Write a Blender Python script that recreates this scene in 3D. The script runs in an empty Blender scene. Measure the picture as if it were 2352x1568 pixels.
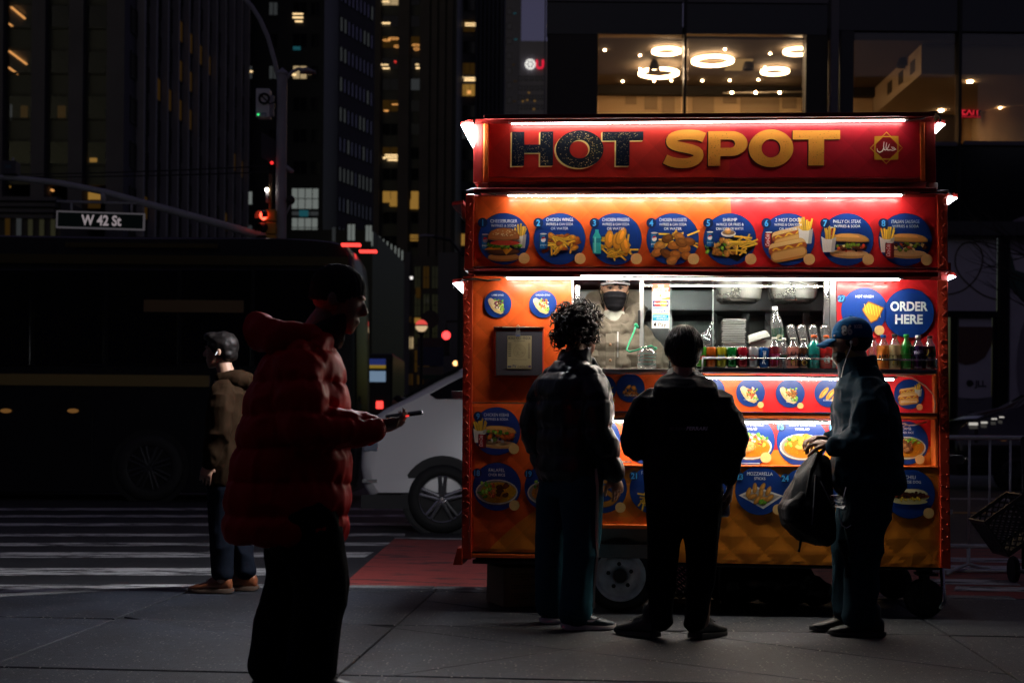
import bpy, bmesh, math, random
import numpy as np
from mathutils import Vector, Matrix

random.seed(7)
rng = np.random.default_rng(7)
SC = bpy.context.scene
COL = SC.collection

# ------------------------------------------------------------------ camera
F, CX, CY, CAMH, ROLL = 3267.0, 1176.0, 980.0, 1.10, 0.009
cam_data = bpy.data.cameras.new('camera')
cam = bpy.data.objects.new('camera', cam_data)
COL.objects.link(cam)
cam.matrix_world = Matrix.Translation((0, 0, CAMH)) @ Matrix.Rotation(math.radians(90), 4, 'X') @ Matrix.Rotation(ROLL, 4, 'Z')
cam_data.sensor_width = 36.0
cam_data.lens = 36.0 * F / 2352.0
cam_data.shift_y = (CY - 784.0) / 2352.0
cam_data.clip_start, cam_data.clip_end = 0.1, 3000.0
cam_data.dof.use_dof = True
cam_data.dof.focus_distance = 8.25
cam_data.dof.aperture_fstop = 3.2
SC.camera = cam

# ------------------------------------------------------------------ dusk sky, no sun above the horizon
world = bpy.data.worlds.new('World')
SC.world = world
world.use_nodes = True
wn = world.node_tree
bgn = wn.nodes['Background']
sky = wn.nodes.new('ShaderNodeTexSky')
sky.sky_type = 'NISHITA'
sky.sun_disc = False
sky.sun_elevation = math.radians(1.0)
sky.sun_rotation = math.radians(200)
sky.air_density, sky.dust_density, sky.ozone_density = 1.0, 1.5, 2.5
hsv = wn.nodes.new('ShaderNodeHueSaturation')           # city haze greys the whole dusk sky evenly
hsv.inputs['Saturation'].default_value = 0.68
hsv.inputs['Hue'].default_value = 0.59
wn.links.new(sky.outputs[0], hsv.inputs['Color'])
wn.links.new(hsv.outputs[0], bgn.inputs[0])
bgn.inputs[1].default_value = 0.072

SC.view_settings.view_transform = 'Standard'
SC.view_settings.look = 'None'
SC.view_settings.gamma = 1.0
SC.view_settings.use_curve_mapping = False
SC.view_settings.exposure = 0.0
SC.render.engine = 'CYCLES'
SC.cycles.use_denoising = True
SC.cycles.max_bounces = 6
SC.cycles.diffuse_bounces = 3
SC.cycles.glossy_bounces = 3
SC.cycles.transmission_bounces = 6
SC.cycles.transparent_max_bounces = 12
SC.cycles.caustics_reflective = False
SC.cycles.caustics_refractive = False
SC.cycles.sample_clamp_indirect = 4.0

# ------------------------------------------------------------------ measuring the place
cr, sr = math.cos(ROLL), math.sin(ROLL)
def ray(px, py):
    u, v = px - CX, CY - py
    return (u * cr - v * sr) / F, (u * sr + v * cr) / F
def P(px, py, d):
    a, b = ray(px, py)
    return Vector((a * d, d, CAMH + b * d))
def G(px, py, z=0.0):
    a, b = ray(px, py)
    d = (z - CAMH) / b
    return Vector((a * d, d, z))

# ------------------------------------------------------------------ materials
def hx(s):
    s = s.lstrip('#')
    r = []
    for i in (0, 2, 4):
        c = int(s[i:i + 2], 16) / 255
        r.append(c / 12.92 if c <= 0.04045 else ((c + 0.055) / 1.055) ** 2.4)
    return tuple(r)

MATS = {}
def pm(name, col=(.5, .5, .5), rough=.5, metal=0.0, spec=.5, var=0.0, vscale=8.0, bump=0.0, bscale=60.0,
       emit=None, estr=0.0, alpha=1.0, coat=0.0, sheen=0.0, rvar=0.0):
    if name in MATS:
        return MATS[name]
    m = bpy.data.materials.new(name)
    m.use_nodes = True
    nt = m.node_tree
    b = nt.nodes['Principled BSDF']
    b.inputs['Base Color'].default_value = (*col, 1)
    b.inputs['Roughness'].default_value = rough
    b.inputs['Metallic'].default_value = metal
    b.inputs['Specular IOR Level'].default_value = spec
    b.inputs['Coat Weight'].default_value = coat
    b.inputs['Sheen Weight'].default_value = sheen
    if emit:
        b.inputs['Emission Color'].default_value = (*emit, 1)
        b.inputs['Emission Strength'].default_value = estr
    if var or bump or rvar:
        tc = nt.nodes.new('ShaderNodeTexCoord')
        if var or rvar:
            n = nt.nodes.new('ShaderNodeTexNoise')
            n.inputs['Scale'].default_value = vscale
            n.inputs['Detail'].default_value = 6
            n.inputs['Roughness'].default_value = .6
            nt.links.new(tc.outputs['Object'], n.inputs['Vector'])
        if var:
            mr = nt.nodes.new('ShaderNodeMapRange')
            mr.inputs[1].default_value, mr.inputs[2].default_value = .25, .75
            mr.inputs[3].default_value, mr.inputs[4].default_value = 1 - var, 1 + var
            nt.links.new(n.outputs[0], mr.inputs[0])
            vm = nt.nodes.new('ShaderNodeVectorMath'); vm.operation = 'SCALE'
            vm.inputs[0].default_value = col
            nt.links.new(mr.outputs[0], vm.inputs['Scale'])
            nt.links.new(vm.outputs[0], b.inputs['Base Color'])
        if rvar:
            mr = nt.nodes.new('ShaderNodeMapRange')
            mr.inputs[1].default_value, mr.inputs[2].default_value = .3, .7
            mr.inputs[3].default_value, mr.inputs[4].default_value = max(.02, rough - rvar), min(1, rough + rvar)
            nt.links.new(n.outputs[0], mr.inputs[0])
            nt.links.new(mr.outputs[0], b.inputs['Roughness'])
        if bump:
            n2 = nt.nodes.new('ShaderNodeTexNoise')
            n2.inputs['Scale'].default_value = bscale
            n2.inputs['Detail'].default_value = 5
            nt.links.new(tc.outputs['Object'], n2.inputs['Vector'])
            bp = nt.nodes.new('ShaderNodeBump')
            bp.inputs['Strength'].default_value = bump
            bp.inputs['Distance'].default_value = .01
            nt.links.new(n2.outputs[0], bp.inputs['Height'])
            nt.links.new(bp.outputs[0], b.inputs['Normal'])
    MATS[name] = m
    return m

def emit_mat(name, col, s):
    if name in MATS:
        return MATS[name]
    m = bpy.data.materials.new(name)
    m.use_nodes = True
    nt = m.node_tree
    nt.nodes.remove(nt.nodes['Principled BSDF'])
    e = nt.nodes.new('ShaderNodeEmission')
    e.inputs[0].default_value = (*col, 1)
    e.inputs[1].default_value = s
    nt.links.new(e.outputs[0], nt.nodes['Material Output'].inputs[0])
    MATS[name] = m
    return m

def glass_mat(name, tint=(.9, .95, .95), gloss=.08, rough=.03, body=None, bodyf=0.0):
    """Clear sheet or bottle wall: transparent mixed with a mirror coat, and a tinted body if asked."""
    if name in MATS:
        return MATS[name]
    m = bpy.data.materials.new(name)
    m.use_nodes = True
    nt = m.node_tree
    nt.nodes.remove(nt.nodes['Principled BSDF'])
    t = nt.nodes.new('ShaderNodeBsdfTransparent'); t.inputs[0].default_value = (*tint, 1)
    g = nt.nodes.new('ShaderNodeBsdfGlossy'); g.inputs['Roughness'].default_value = rough
    lw = nt.nodes.new('ShaderNodeLayerWeight'); lw.inputs[0].default_value = .35
    mr = nt.nodes.new('ShaderNodeMapRange'); mr.inputs[3].default_value = gloss; mr.inputs[4].default_value = min(1, gloss + .55)
    nt.links.new(lw.outputs['Facing'], mr.inputs[0])
    mx = nt.nodes.new('ShaderNodeMixShader')
    nt.links.new(mr.outputs[0], mx.inputs[0])
    src = t
    if body:
        d = nt.nodes.new('ShaderNodeBsdfDiffuse'); d.inputs[0].default_value = (*body, 1)
        tl = nt.nodes.new('ShaderNodeBsdfTranslucent'); tl.inputs[0].default_value = (*body, 1)
        m0 = nt.nodes.new('ShaderNodeMixShader'); m0.inputs[0].default_value = .5
        nt.links.new(d.outputs[0], m0.inputs[1]); nt.links.new(tl.outputs[0], m0.inputs[2])
        m1 = nt.nodes.new('ShaderNodeMixShader'); m1.inputs[0].default_value = bodyf
        nt.links.new(t.outputs[0], m1.inputs[1]); nt.links.new(m0.outputs[0], m1.inputs[2])
        src = m1
    nt.links.new(src.outputs[0], mx.inputs[1]); nt.links.new(g.outputs[0], mx.inputs[2])
    nt.links.new(mx.outputs[0], nt.nodes['Material Output'].inputs[0])
    MATS[name] = m
    return m

def print_mat(name, rough=.35):
    """Printed sheet: the ink colours come with the sheet's own polygons."""
    if name in MATS:
        return MATS[name]
    m = bpy.data.materials.new(name)
    m.use_nodes = True
    nt = m.node_tree
    b = nt.nodes['Principled BSDF']
    b.inputs['Roughness'].default_value = rough
    a = nt.nodes.new('ShaderNodeVertexColor'); a.layer_name = 'ink'
    n = nt.nodes.new('ShaderNodeTexNoise'); n.inputs['Scale'].default_value = 300; n.inputs['Detail'].default_value = 3
    tc = nt.nodes.new('ShaderNodeTexCoord'); nt.links.new(tc.outputs['Object'], n.inputs['Vector'])
    mr = nt.nodes.new('ShaderNodeMapRange'); mr.inputs[1].default_value = .3; mr.inputs[2].default_value = .7
    mr.inputs[3].default_value = .88; mr.inputs[4].default_value = 1.1
    nt.links.new(n.outputs[0], mr.inputs[0])
    vm = nt.nodes.new('ShaderNodeVectorMath'); vm.operation = 'SCALE'
    nt.links.new(a.outputs[0], vm.inputs[0]); nt.links.new(mr.outputs[0], vm.inputs['Scale'])
    nt.links.new(vm.outputs[0], b.inputs['Base Color'])
    MATS[name] = m
    return m

# ------------------------------------------------------------------ object helpers
def tag(o, label=None, cat=None, group=None, kind=None):
    if label: o['label'] = label
    if cat: o['category'] = cat
    if group: o['group'] = group
    if kind: o['kind'] = kind
    return o

def thing(name, label, cat, loc=(0, 0, 0), rz=0.0, group=None):
    o = bpy.data.objects.new(name, None)
    COL.objects.link(o)
    o.empty_display_size = .1
    o.location = loc
    o.rotation_euler = (0, 0, rz)
    return tag(o, label, cat, group)

def copy_tree(o, parent=None):
    c = o.copy()
    COL.objects.link(c)
    c.parent = parent
    for ch in list(o.children):
        copy_tree(ch, c)
    return c

class MB:
    """Collects boxes, tubes, lathes and polygons and links them as one mesh object."""
    def __init__(self):
        self.v, self.f, self.m = [], [], []
    def add(self, vs, fs, m=0):
        k = len(self.v)
        self.v += [tuple(x) for x in vs]
        for f in fs:
            self.f.append([i + k for i in f]); self.m.append(m)
        return self
    def box(self, x0, x1, y0, y1, z0, z1, m=0):
        return self.add([(x0, y0, z0), (x1, y0, z0), (x1, y1, z0), (x0, y1, z0), (x0, y0, z1), (x1, y0, z1), (x1, y1, z1), (x0, y1, z1)],
                        [(0, 3, 2, 1), (4, 5, 6, 7), (0, 1, 5, 4), (1, 2, 6, 5), (2, 3, 7, 6), (3, 0, 4, 7)], m)
    def hexa(self, a, b, m=0):
        """solid between two 4-point loops"""
        return self.add(list(a) + list(b), [(0, 3, 2, 1), (4, 5, 6, 7), (0, 1, 5, 4), (1, 2, 6, 5), (2, 3, 7, 6), (3, 0, 4, 7)], m)
    def poly(self, pts, m=0):
        return self.add(pts, [list(range(len(pts)))], m)
    def prism(self, pts, y0, y1, m=0):
        """(x, z) outline given thickness along y"""
        n = len(pts)
        vs = [(p[0], y0, p[1]) for p in pts] + [(p[0], y1, p[1]) for p in pts]
        fs = [list(range(n)), list(range(2 * n - 1, n - 1, -1))] + [(i, i + n, (i + 1) % n + n, (i + 1) % n) for i in range(n)]
        return self.add(vs, fs, m)
    def flat(self, pts, z0, z1, m=0):
        n = len(pts)
        vs = [(p[0], p[1], z0) for p in pts] + [(p[0], p[1], z1) for p in pts]
        fs = [list(range(n - 1, -1, -1)), list(range(n, 2 * n))] + [(i, (i + 1) % n, (i + 1) % n + n, i + n) for i in range(n)]
        return self.add(vs, fs, m)
    def tube(self, pts, r, n=8, m=0, closed=False):
        pts = [Vector(p) for p in pts]
        rs = r if isinstance(r, (list, tuple)) else [r] * len(pts)
        k = len(self.v)
        ref = None
        for i, p in enumerate(pts):
            if closed:
                t = pts[(i + 1) % len(pts)] - pts[i - 1]
            else:
                t = pts[min(i + 1, len(pts) - 1)] - pts[max(i - 1, 0)]
            t.normalize()
            if ref is None:
                ref = Vector((0, 0, 1)) if abs(t.z) < .9 else Vector((1, 0, 0))
            a = ref - t * ref.dot(t); a.normalize(); ref = a
            b = t.cross(a)
            for j in range(n):
                w = 2 * math.pi * j / n
                self.v.append(tuple(p + (a * math.cos(w) + b * math.sin(w)) * rs[i]))
        L = len(pts)
        for i in range(L if closed else L - 1):
            i2 = (i + 1) % L
            for j in range(n):
                self.f.append([k + i * n + j, k + i * n + (j + 1) % n, k + i2 * n + (j + 1) % n, k + i2 * n + j]); self.m.append(m)
        if not closed:
            self.f.append([k + j for j in range(n - 1, -1, -1)]); self.m.append(m)
            self.f.append([k + (L - 1) * n + j for j in range(n)]); self.m.append(m)
        return self
    def lathe(self, prof, c=(0, 0, 0), axis='z', n=20, m=0, mfun=None):
        """profile of (radius, height) spun about an axis through c"""
        k = len(self.v)
        c = Vector(c)
        for (r, h) in prof:
            for j in range(n):
                w = 2 * math.pi * j / n
                x, y = r * math.cos(w), r * math.sin(w)
                q = {'z': (x, y, h), 'y': (x, h, y), 'x': (h, x, y)}[axis]
                self.v.append(tuple(c + Vector(q)))
        for i in range(len(prof) - 1):
            for j in range(n):
                self.f.append([k + i * n + j, k + i * n + (j + 1) % n, k + (i + 1) * n + (j + 1) % n, k + (i + 1) * n + j])
                self.m.append(mfun(i) if mfun else m)
        return self
    def ell(self, c, r, n=12, m=0, rot=None):
        k = len(self.v)
        c = Vector(c)
        nr = max(5, n // 2 + 1)
        for i in range(nr + 1):
            t = math.pi * i / nr
            for j in range(n):
                w = 2 * math.pi * j / n
                q = Vector((r[0] * math.sin(t) * math.cos(w), r[1] * math.sin(t) * math.sin(w), r[2] * math.cos(t)))
                if rot is not None: q = rot @ q
                self.v.append(tuple(c + q))
        for i in range(nr):
            for j in range(n):
                self.f.append([k + i * n + j, k + (i + 1) * n + j, k + (i + 1) * n + (j + 1) % n, k + i * n + (j + 1) % n]); self.m.append(m)
        return self
    def loft(self, secs, n=20, m=0, power=2.0):
        """secs: (centre, half-axis U, half-axis V)"""
        k = len(self.v)
        for (c, U, V) in secs:
            c, U, V = Vector(c), Vector(U), Vector(V)
            for j in range(n):
                w = 2 * math.pi * j / n
                cc, ss = math.cos(w), math.sin(w)
                e = 2.0 / power
                self.v.append(tuple(c + U * (abs(cc) ** e * (1 if cc >= 0 else -1)) + V * (abs(ss) ** e * (1 if ss >= 0 else -1))))
        for i in range(len(secs) - 1):
            for j in range(n):
                self.f.append([k + i * n + j, k + i * n + (j + 1) % n, k + (i + 1) * n + (j + 1) % n, k + (i + 1) * n + j]); self.m.append(m)
        self.f.append([k + j for j in range(n - 1, -1, -1)]); self.m.append(m)
        self.f.append([k + (len(secs) - 1) * n + j for j in range(n)]); self.m.append(m)
        return self
    def cap(self, p0, p1, r0, r1, n=12, m=0):
        """tapered limb with round ends"""
        p0, p1 = Vector(p0), Vector(p1)
        d = p1 - p0; L = d.length
        t = d / L if L > 1e-6 else Vector((0, 0, 1))
        a = t.orthogonal().normalized(); b = t.cross(a)
        secs = []
        for i in range(5):
            w = math.pi / 2 * (1 - i / 4.0)
            secs.append((p0 - t * r0 * math.sin(w), a * max(1e-4, r0 * math.cos(w)), b * max(1e-4, r0 * math.cos(w))))
        for i in range(5):
            w = math.pi / 2 * i / 4.0
            secs.append((p1 + t * r1 * math.sin(w), a * max(1e-4, r1 * math.cos(w)), b * max(1e-4, r1 * math.cos(w))))
        return self.loft(secs, n, m)
    def mesh(self, name):
        me = bpy.data.meshes.new(name)
        me.from_pydata(self.v, [], self.f)
        return me
    def build(self, name, mat, parent=None, smooth=False, bevel=0.0, fixn=True):
        me = self.mesh(name)
        mats = mat if isinstance(mat, (list, tuple)) else [mat]
        for x in mats: me.materials.append(x)
        if len(mats) > 1: me.polygons.foreach_set('material_index', self.m)
        if fixn:
            bm = bmesh.new(); bm.from_mesh(me)
            bmesh.ops.recalc_face_normals(bm, faces=bm.faces)
            bm.to_mesh(me); bm.free()
        if smooth:
            me.polygons.foreach_set('use_smooth', [True] * len(me.polygons))
        o = bpy.data.objects.new(name, me)
        COL.objects.link(o)
        if parent: o.parent = parent
        if bevel:
            b = o.modifiers.new('bevel', 'BEVEL'); b.width = bevel; b.segments = 2; b.limit_method = 'ANGLE'
        return o

def smooth_by_angle(o, deg=40):
    me = o.data
    me.polygons.foreach_set('use_smooth', [True] * len(me.polygons))
    me.set_sharp_from_angle(angle=math.radians(deg))
    return o

# numpy value noise -------------------------------------------------
def _h(i):
    i = (i[..., 0] * 374761393 + i[..., 1] * 668265263 + i[..., 2] * 2147483647) & 0xffffffff
    i = ((i ^ (i >> 13)) * 1274126177) & 0xffffffff
    return ((i ^ (i >> 16)) & 0xffff) / 65535.0
def vnoise(p):
    p = np.asarray(p, float)
    i = np.floor(p).astype(np.int64); f = p - i
    f = f * f * (3 - 2 * f)
    r = 0
    for dx in (0, 1):
        for dy in (0, 1):
            for dz in (0, 1):
                w = (f[:, 0] if dx else 1 - f[:, 0]) * (f[:, 1] if dy else 1 - f[:, 1]) * (f[:, 2] if dz else 1 - f[:, 2])
                r = r + w * _h(i + np.array([dx, dy, dz]))
    return r

def fuse(name, mb, voxel, mat, parent=None, smooth=4, disp=None, linkit=True):
    """Grow one continuous surface from overlapping closed shapes; disp(points, normals) gives the relief."""
    me = mb.mesh(name + '_raw')
    o = bpy.data.objects.new(name + '_raw', me)
    COL.objects.link(o)
    bm = bmesh.new(); bm.from_mesh(me); bmesh.ops.recalc_face_normals(bm, faces=bm.faces); bm.to_mesh(me); bm.free()
    r = o.modifiers.new('r', 'REMESH'); r.mode = 'VOXEL'; r.voxel_size = voxel
    if smooth:
        s = o.modifiers.new('s', 'SMOOTH'); s.factor = .5; s.iterations = smooth
    dg = bpy.context.evaluated_depsgraph_get()
    new = bpy.data.meshes.new_from_object(o.evaluated_get(dg))
    bpy.data.objects.remove(o); bpy.data.meshes.remove(me)
    new.name = name
    n = len(new.vertices)
    if disp and n:
        co = np.empty(n * 3); new.vertices.foreach_get('co', co); co = co.reshape(-1, 3)
        nn = np.empty(n * 3, np.float32); new.vertex_normals.foreach_get('vector', nn); nn = nn.reshape(-1, 3)
        d = disp(co, nn)
        co = co + (d if d.ndim == 2 else nn * d[:, None])
        new.vertices.foreach_set('co', co.ravel()); new.update()
    new.materials.clear()
    for x in (mat if isinstance(mat, (list, tuple)) else [mat]): new.materials.append(x)
    new.polygons.foreach_set('use_smooth', [True] * len(new.polygons))
    new.polygons.foreach_set('material_index', [0] * len(new.polygons))
    ob = bpy.data.objects.new(name, new)
    COL.objects.link(ob)
    if parent: ob.parent = parent
    return ob

# flat print ----------------------------------------------------------
_TX = {}
def text_mesh(s, bold=0.0):
    key = (s, bold)
    if key not in _TX:
        c = bpy.data.curves.new('t', 'FONT')
        c.body = s; c.resolution_u = 3; c.offset = bold; c.size = 1.0
        o = bpy.data.objects.new('t', c)
        me = bpy.data.meshes.new_from_object(o)
        v = np.array([x.co[:2] for x in me.vertices]) if len(me.vertices) else np.zeros((0, 2))
        _TX[key] = (v, [list(p.vertices) for p in me.polygons])
        bpy.data.objects.remove(o); bpy.data.curves.remove(c); bpy.data.meshes.remove(me)
    return _TX[key]

class Art:
    """Ink polygons of one printed sheet, in the sheet's own x-z plane, facing -y."""
    STEP = 0.00004
    def __init__(self):
        self.v, self.f, self.c = [], [], []
        self.k = 0
        self.ox = self.oz = 0.0; self.s = 1.0; self.rot = 0.0
    def at(self, ox, oz, s=1.0, rot=0.0):
        self.ox, self.oz, self.s, self.rot = ox, oz, s, rot
        return self
    def _put(self, pts, faces, col, up=True):
        if up: self.k += 1
        b = len(self.v)
        ca, sa = math.cos(self.rot), math.sin(self.rot)
        for (x, z) in pts:
            self.v.append((self.ox + self.s * (x * ca - z * sa), -self.k * self.STEP, self.oz + self.s * (x * sa + z * ca)))
        for f in faces:
            self.f.append([i + b for i in f]); self.c.append(col)
    def poly(self, pts, col):
        self._put(pts, [list(range(len(pts)))], col); return self
    def ell(self, x, z, rx, rz, col, rot=0.0, n=22, wob=0.0):
        ca, sa = math.cos(rot), math.sin(rot)
        ph = [random.uniform(0, 6.28) for _ in range(3)]
        pts = []
        for j in range(n):
            w = 2 * math.pi * j / n
            q = 1 + wob * (math.sin(2 * w + ph[0]) + .6 * math.sin(3 * w + ph[1]) + .5 * math.sin(5 * w + ph[2]))
            a, b = rx * q * math.cos(w), rz * q * math.sin(w)
            pts.append((x + a * ca - b * sa, z + a * sa + b * ca))
        return self.poly(pts, col)
    def rect(self, x0, x1, z0, z1, col):
        return self.poly([(x0, z0), (x1, z0), (x1, z1), (x0, z1)], col)
    def stroke(self, pts, w, col):
        ws = w if isinstance(w, (list, tuple)) else [w] * len(pts)
        L, R = [], []
        for i, p in enumerate(pts):
            a, b = pts[max(i - 1, 0)], pts[min(i + 1, len(pts) - 1)]
            tx, tz = b[0] - a[0], b[1] - a[1]
            l = math.hypot(tx, tz) or 1
            nx, nz = -tz / l * ws[i] / 2, tx / l * ws[i] / 2
            L.append((p[0] + nx, p[1] + nz)); R.append((p[0] - nx, p[1] - nz))
        n = len(pts)
        self._put(L + R, [(i, i + 1, n + i + 1, n + i) for i in range(n - 1)], col)
        return self
    def text(self, s, x, z, h, col, bold=0.0, align='c', sx=1.0, shear=0.0, rot=0.0):
        v, fs = text_mesh(s, bold)
        if len(v) == 0: return self
        k = h / 0.70
        w0, w1 = v[:, 0].min(), v[:, 0].max()
        off = {'c': (w0 + w1) / 2, 'l': w0, 'r': w1}[align]
        ca, sa = math.cos(rot), math.sin(rot)
        pts = []
        for q in v:
            a, b = (q[0] - off) * k * sx + shear * q[1] * k, q[1] * k
            pts.append((x + a * ca - b * sa, z + a * sa + b * ca))
        self._put(pts, fs, col)
        return self
    def fit(self, s, x, z, h, width, col, bold=0.0, **kw):
        v, _ = text_mesh(s, bold)
        w = (v[:, 0].max() - v[:, 0].min()) * h / .70
        return self.text(s, x, z, h, col, bold, sx=width / w, **kw)
    def build(self, name, parent=None, y=0.0, mat=None, wrap=None):
        me = bpy.data.meshes.new(name)
        vs = [(a, b + y, c) for a, b, c in self.v]
        if wrap: vs = [wrap(*q) for q in vs]
        me.from_pydata(vs, [], self.f)
        at = me.color_attributes.new('ink', 'FLOAT_COLOR', 'CORNER')
        arr = []
        for p, c in zip(me.polygons, self.c):
            arr += [c[0], c[1], c[2], 1.0] * p.loop_total
        at.data.foreach_set('color', arr)
        me.materials.append(mat or print_mat('vinyl_print'))
        o = bpy.data.objects.new(name, me)
        COL.objects.link(o)
        if parent: o.parent = parent
        return o
# ------------------------------------------------------------------ ground, road, pavement
YAW = 0.0768
def dxy(px, d): return (px - CX) * d / F
O = Vector((dxy(1620, 8.36), 8.36, 0.0))           # middle of the cart's front, on the pavement
EX = Vector((math.cos(YAW), -math.sin(YAW), 0)); EY = Vector((math.sin(YAW), math.cos(YAW), 0))
def to_walk(p):
    q = Vector(p) - O
    return (q.dot(EX), q.dot(EY))
def from_walk(x, y, z=0.0):
    q = O + EX * x + EY * y
    return Vector((q.x, q.y, z))
ROADZ = -0.10

def ground_mat(name, col, var, speck=0.0, speckcol=(.4, .4, .42), rough=.75, bump=.35, bscale=180, vscale=1.5, tint=False):
    m = bpy.data.materials.new(name); m.use_nodes = True
    nt = m.node_tree; b = nt.nodes['Principled BSDF']
    b.inputs['Roughness'].default_value = rough
    tc = nt.nodes.new('ShaderNodeTexCoord')
    geo = nt.nodes.new('ShaderNodeNewGeometry')
    def noise(s, det=6, r=.6):
        n = nt.nodes.new('ShaderNodeTexNoise'); n.inputs['Scale'].default_value = s
        n.inputs['Detail'].default_value = det; n.inputs['Roughness'].default_value = r
        nt.links.new(geo.outputs['Position'], n.inputs['Vector']); return n
    n1, n2 = noise(vscale), noise(16 if tint else 55, 8, .75)
    mr = nt.nodes.new('ShaderNodeMapRange'); mr.inputs[1].default_value, mr.inputs[2].default_value = .3, .7
    mr.inputs[3].default_value, mr.inputs[4].default_value = 1 - var, 1 + var
    nt.links.new(n1.outputs[0], mr.inputs[0])
    mr2 = nt.nodes.new('ShaderNodeMapRange'); mr2.inputs[1].default_value, mr2.inputs[2].default_value = .3, .7
    mr2.inputs[3].default_value, mr2.inputs[4].default_value = (.35, 1.65) if tint else (.6, 1.4)
    nt.links.new(n2.outputs[0], mr2.inputs[0])
    mu = nt.nodes.new('ShaderNodeMath'); mu.operation = 'MULTIPLY'
    nt.links.new(mr.outputs[0], mu.inputs[0]); nt.links.new(mr2.outputs[0], mu.inputs[1])
    fac = mu
    if tint:
        oi = nt.nodes.new('ShaderNodeObjectInfo')
        m3 = nt.nodes.new('ShaderNodeMapRange'); m3.inputs[3].default_value, m3.inputs[4].default_value = .78, 1.2
        nt.links.new(oi.outputs['Random'], m3.inputs[0])
        m4 = nt.nodes.new('ShaderNodeMath'); m4.operation = 'MULTIPLY'
        nt.links.new(mu.outputs[0], m4.inputs[0]); nt.links.new(m3.outputs[0], m4.inputs[1]); fac = m4
    vm = nt.nodes.new('ShaderNodeVectorMath'); vm.operation = 'SCALE'; vm.inputs[0].default_value = col
    nt.links.new(fac.outputs[0], vm.inputs['Scale'])
    out = vm.outputs[0]
    if speck:
        vo = nt.nodes.new('ShaderNodeTexVoronoi'); vo.inputs['Scale'].default_value = 42
        nt.links.new(geo.outputs['Position'], vo.inputs['Vector'])
        cs = nt.nodes.new('ShaderNodeSeparateColor'); nt.links.new(vo.outputs['Color'], cs.inputs[0])
        g1 = nt.nodes.new('ShaderNodeMath'); g1.operation = 'LESS_THAN'; g1.inputs[1].default_value = speck
        nt.links.new(cs.outputs[0], g1.inputs[0])
        g2 = nt.nodes.new('ShaderNodeMath'); g2.operation = 'LESS_THAN'; g2.inputs[1].default_value = .22
        nt.links.new(vo.outputs['Distance'], g2.inputs[0])
        g3 = nt.nodes.new('ShaderNodeMath'); g3.operation = 'MULTIPLY'
        nt.links.new(g1.outputs[0], g3.inputs[0]); nt.links.new(g2.outputs[0], g3.inputs[1])
        mx = nt.nodes.new('ShaderNodeMix'); mx.data_type = 'RGBA'
        mx.inputs[7].default_value = (*speckcol, 1)
        nt.links.new(g3.outputs[0], mx.inputs[0]); nt.links.new(out, mx.inputs[6]); out = mx.outputs[2]
    if tint:                                             # trodden gum and grease spots
        vo = nt.nodes.new('ShaderNodeTexVoronoi'); vo.inputs['Scale'].default_value = 3.2
        nt.links.new(geo.outputs['Position'], vo.inputs['Vector'])
        sp_ = nt.nodes.new('ShaderNodeSeparateColor'); nt.links.new(vo.outputs['Color'], sp_.inputs[0])
        rr = nt.nodes.new('ShaderNodeMath'); rr.operation = 'MULTIPLY'; rr.inputs[1].default_value = .12
        nt.links.new(sp_.outputs[1], rr.inputs[0])
        lt = nt.nodes.new('ShaderNodeMath'); lt.operation = 'LESS_THAN'
        nt.links.new(vo.outputs['Distance'], lt.inputs[0]); nt.links.new(rr.outputs[0], lt.inputs[1])
        n5 = noise(.9, 9, .75)
        m5 = nt.nodes.new('ShaderNodeMapRange'); m5.inputs[1].default_value, m5.inputs[2].default_value = .52, .60
        m5.inputs[4].default_value = .55
        nt.links.new(n5.outputs[0], m5.inputs[0])
        mxx = nt.nodes.new('ShaderNodeMath'); mxx.operation = 'MAXIMUM'
        m6 = nt.nodes.new('ShaderNodeMath'); m6.operation = 'MULTIPLY'; m6.inputs[1].default_value = .8
        nt.links.new(lt.outputs[0], m6.inputs[0])
        nt.links.new(m6.outputs[0], mxx.inputs[0]); nt.links.new(m5.outputs[0], mxx.inputs[1])
        mg = nt.nodes.new('ShaderNodeMix'); mg.data_type = 'RGBA'; mg.inputs[7].default_value = (.010, .010, .012, 1)
        nt.links.new(mxx.outputs[0], mg.inputs[0]); nt.links.new(out, mg.inputs[6]); out = mg.outputs[2]
    nt.links.new(out, b.inputs['Base Color'])
    nb = noise(bscale, 4)
    ad = nt.nodes.new('ShaderNodeMath'); ad.operation = 'ADD'
    nt.links.new(nb.outputs[0], ad.inputs[0]); nt.links.new(n2.outputs[0], ad.inputs[1])
    bp = nt.nodes.new('ShaderNodeBump'); bp.inputs['Strength'].default_value = bump; bp.inputs['Distance'].default_value = .006
    nt.links.new(ad.outputs[0], bp.inputs['Height']); nt.links.new(bp.outputs[0], b.inputs['Normal'])
    MATS[name] = m
    return m

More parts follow.
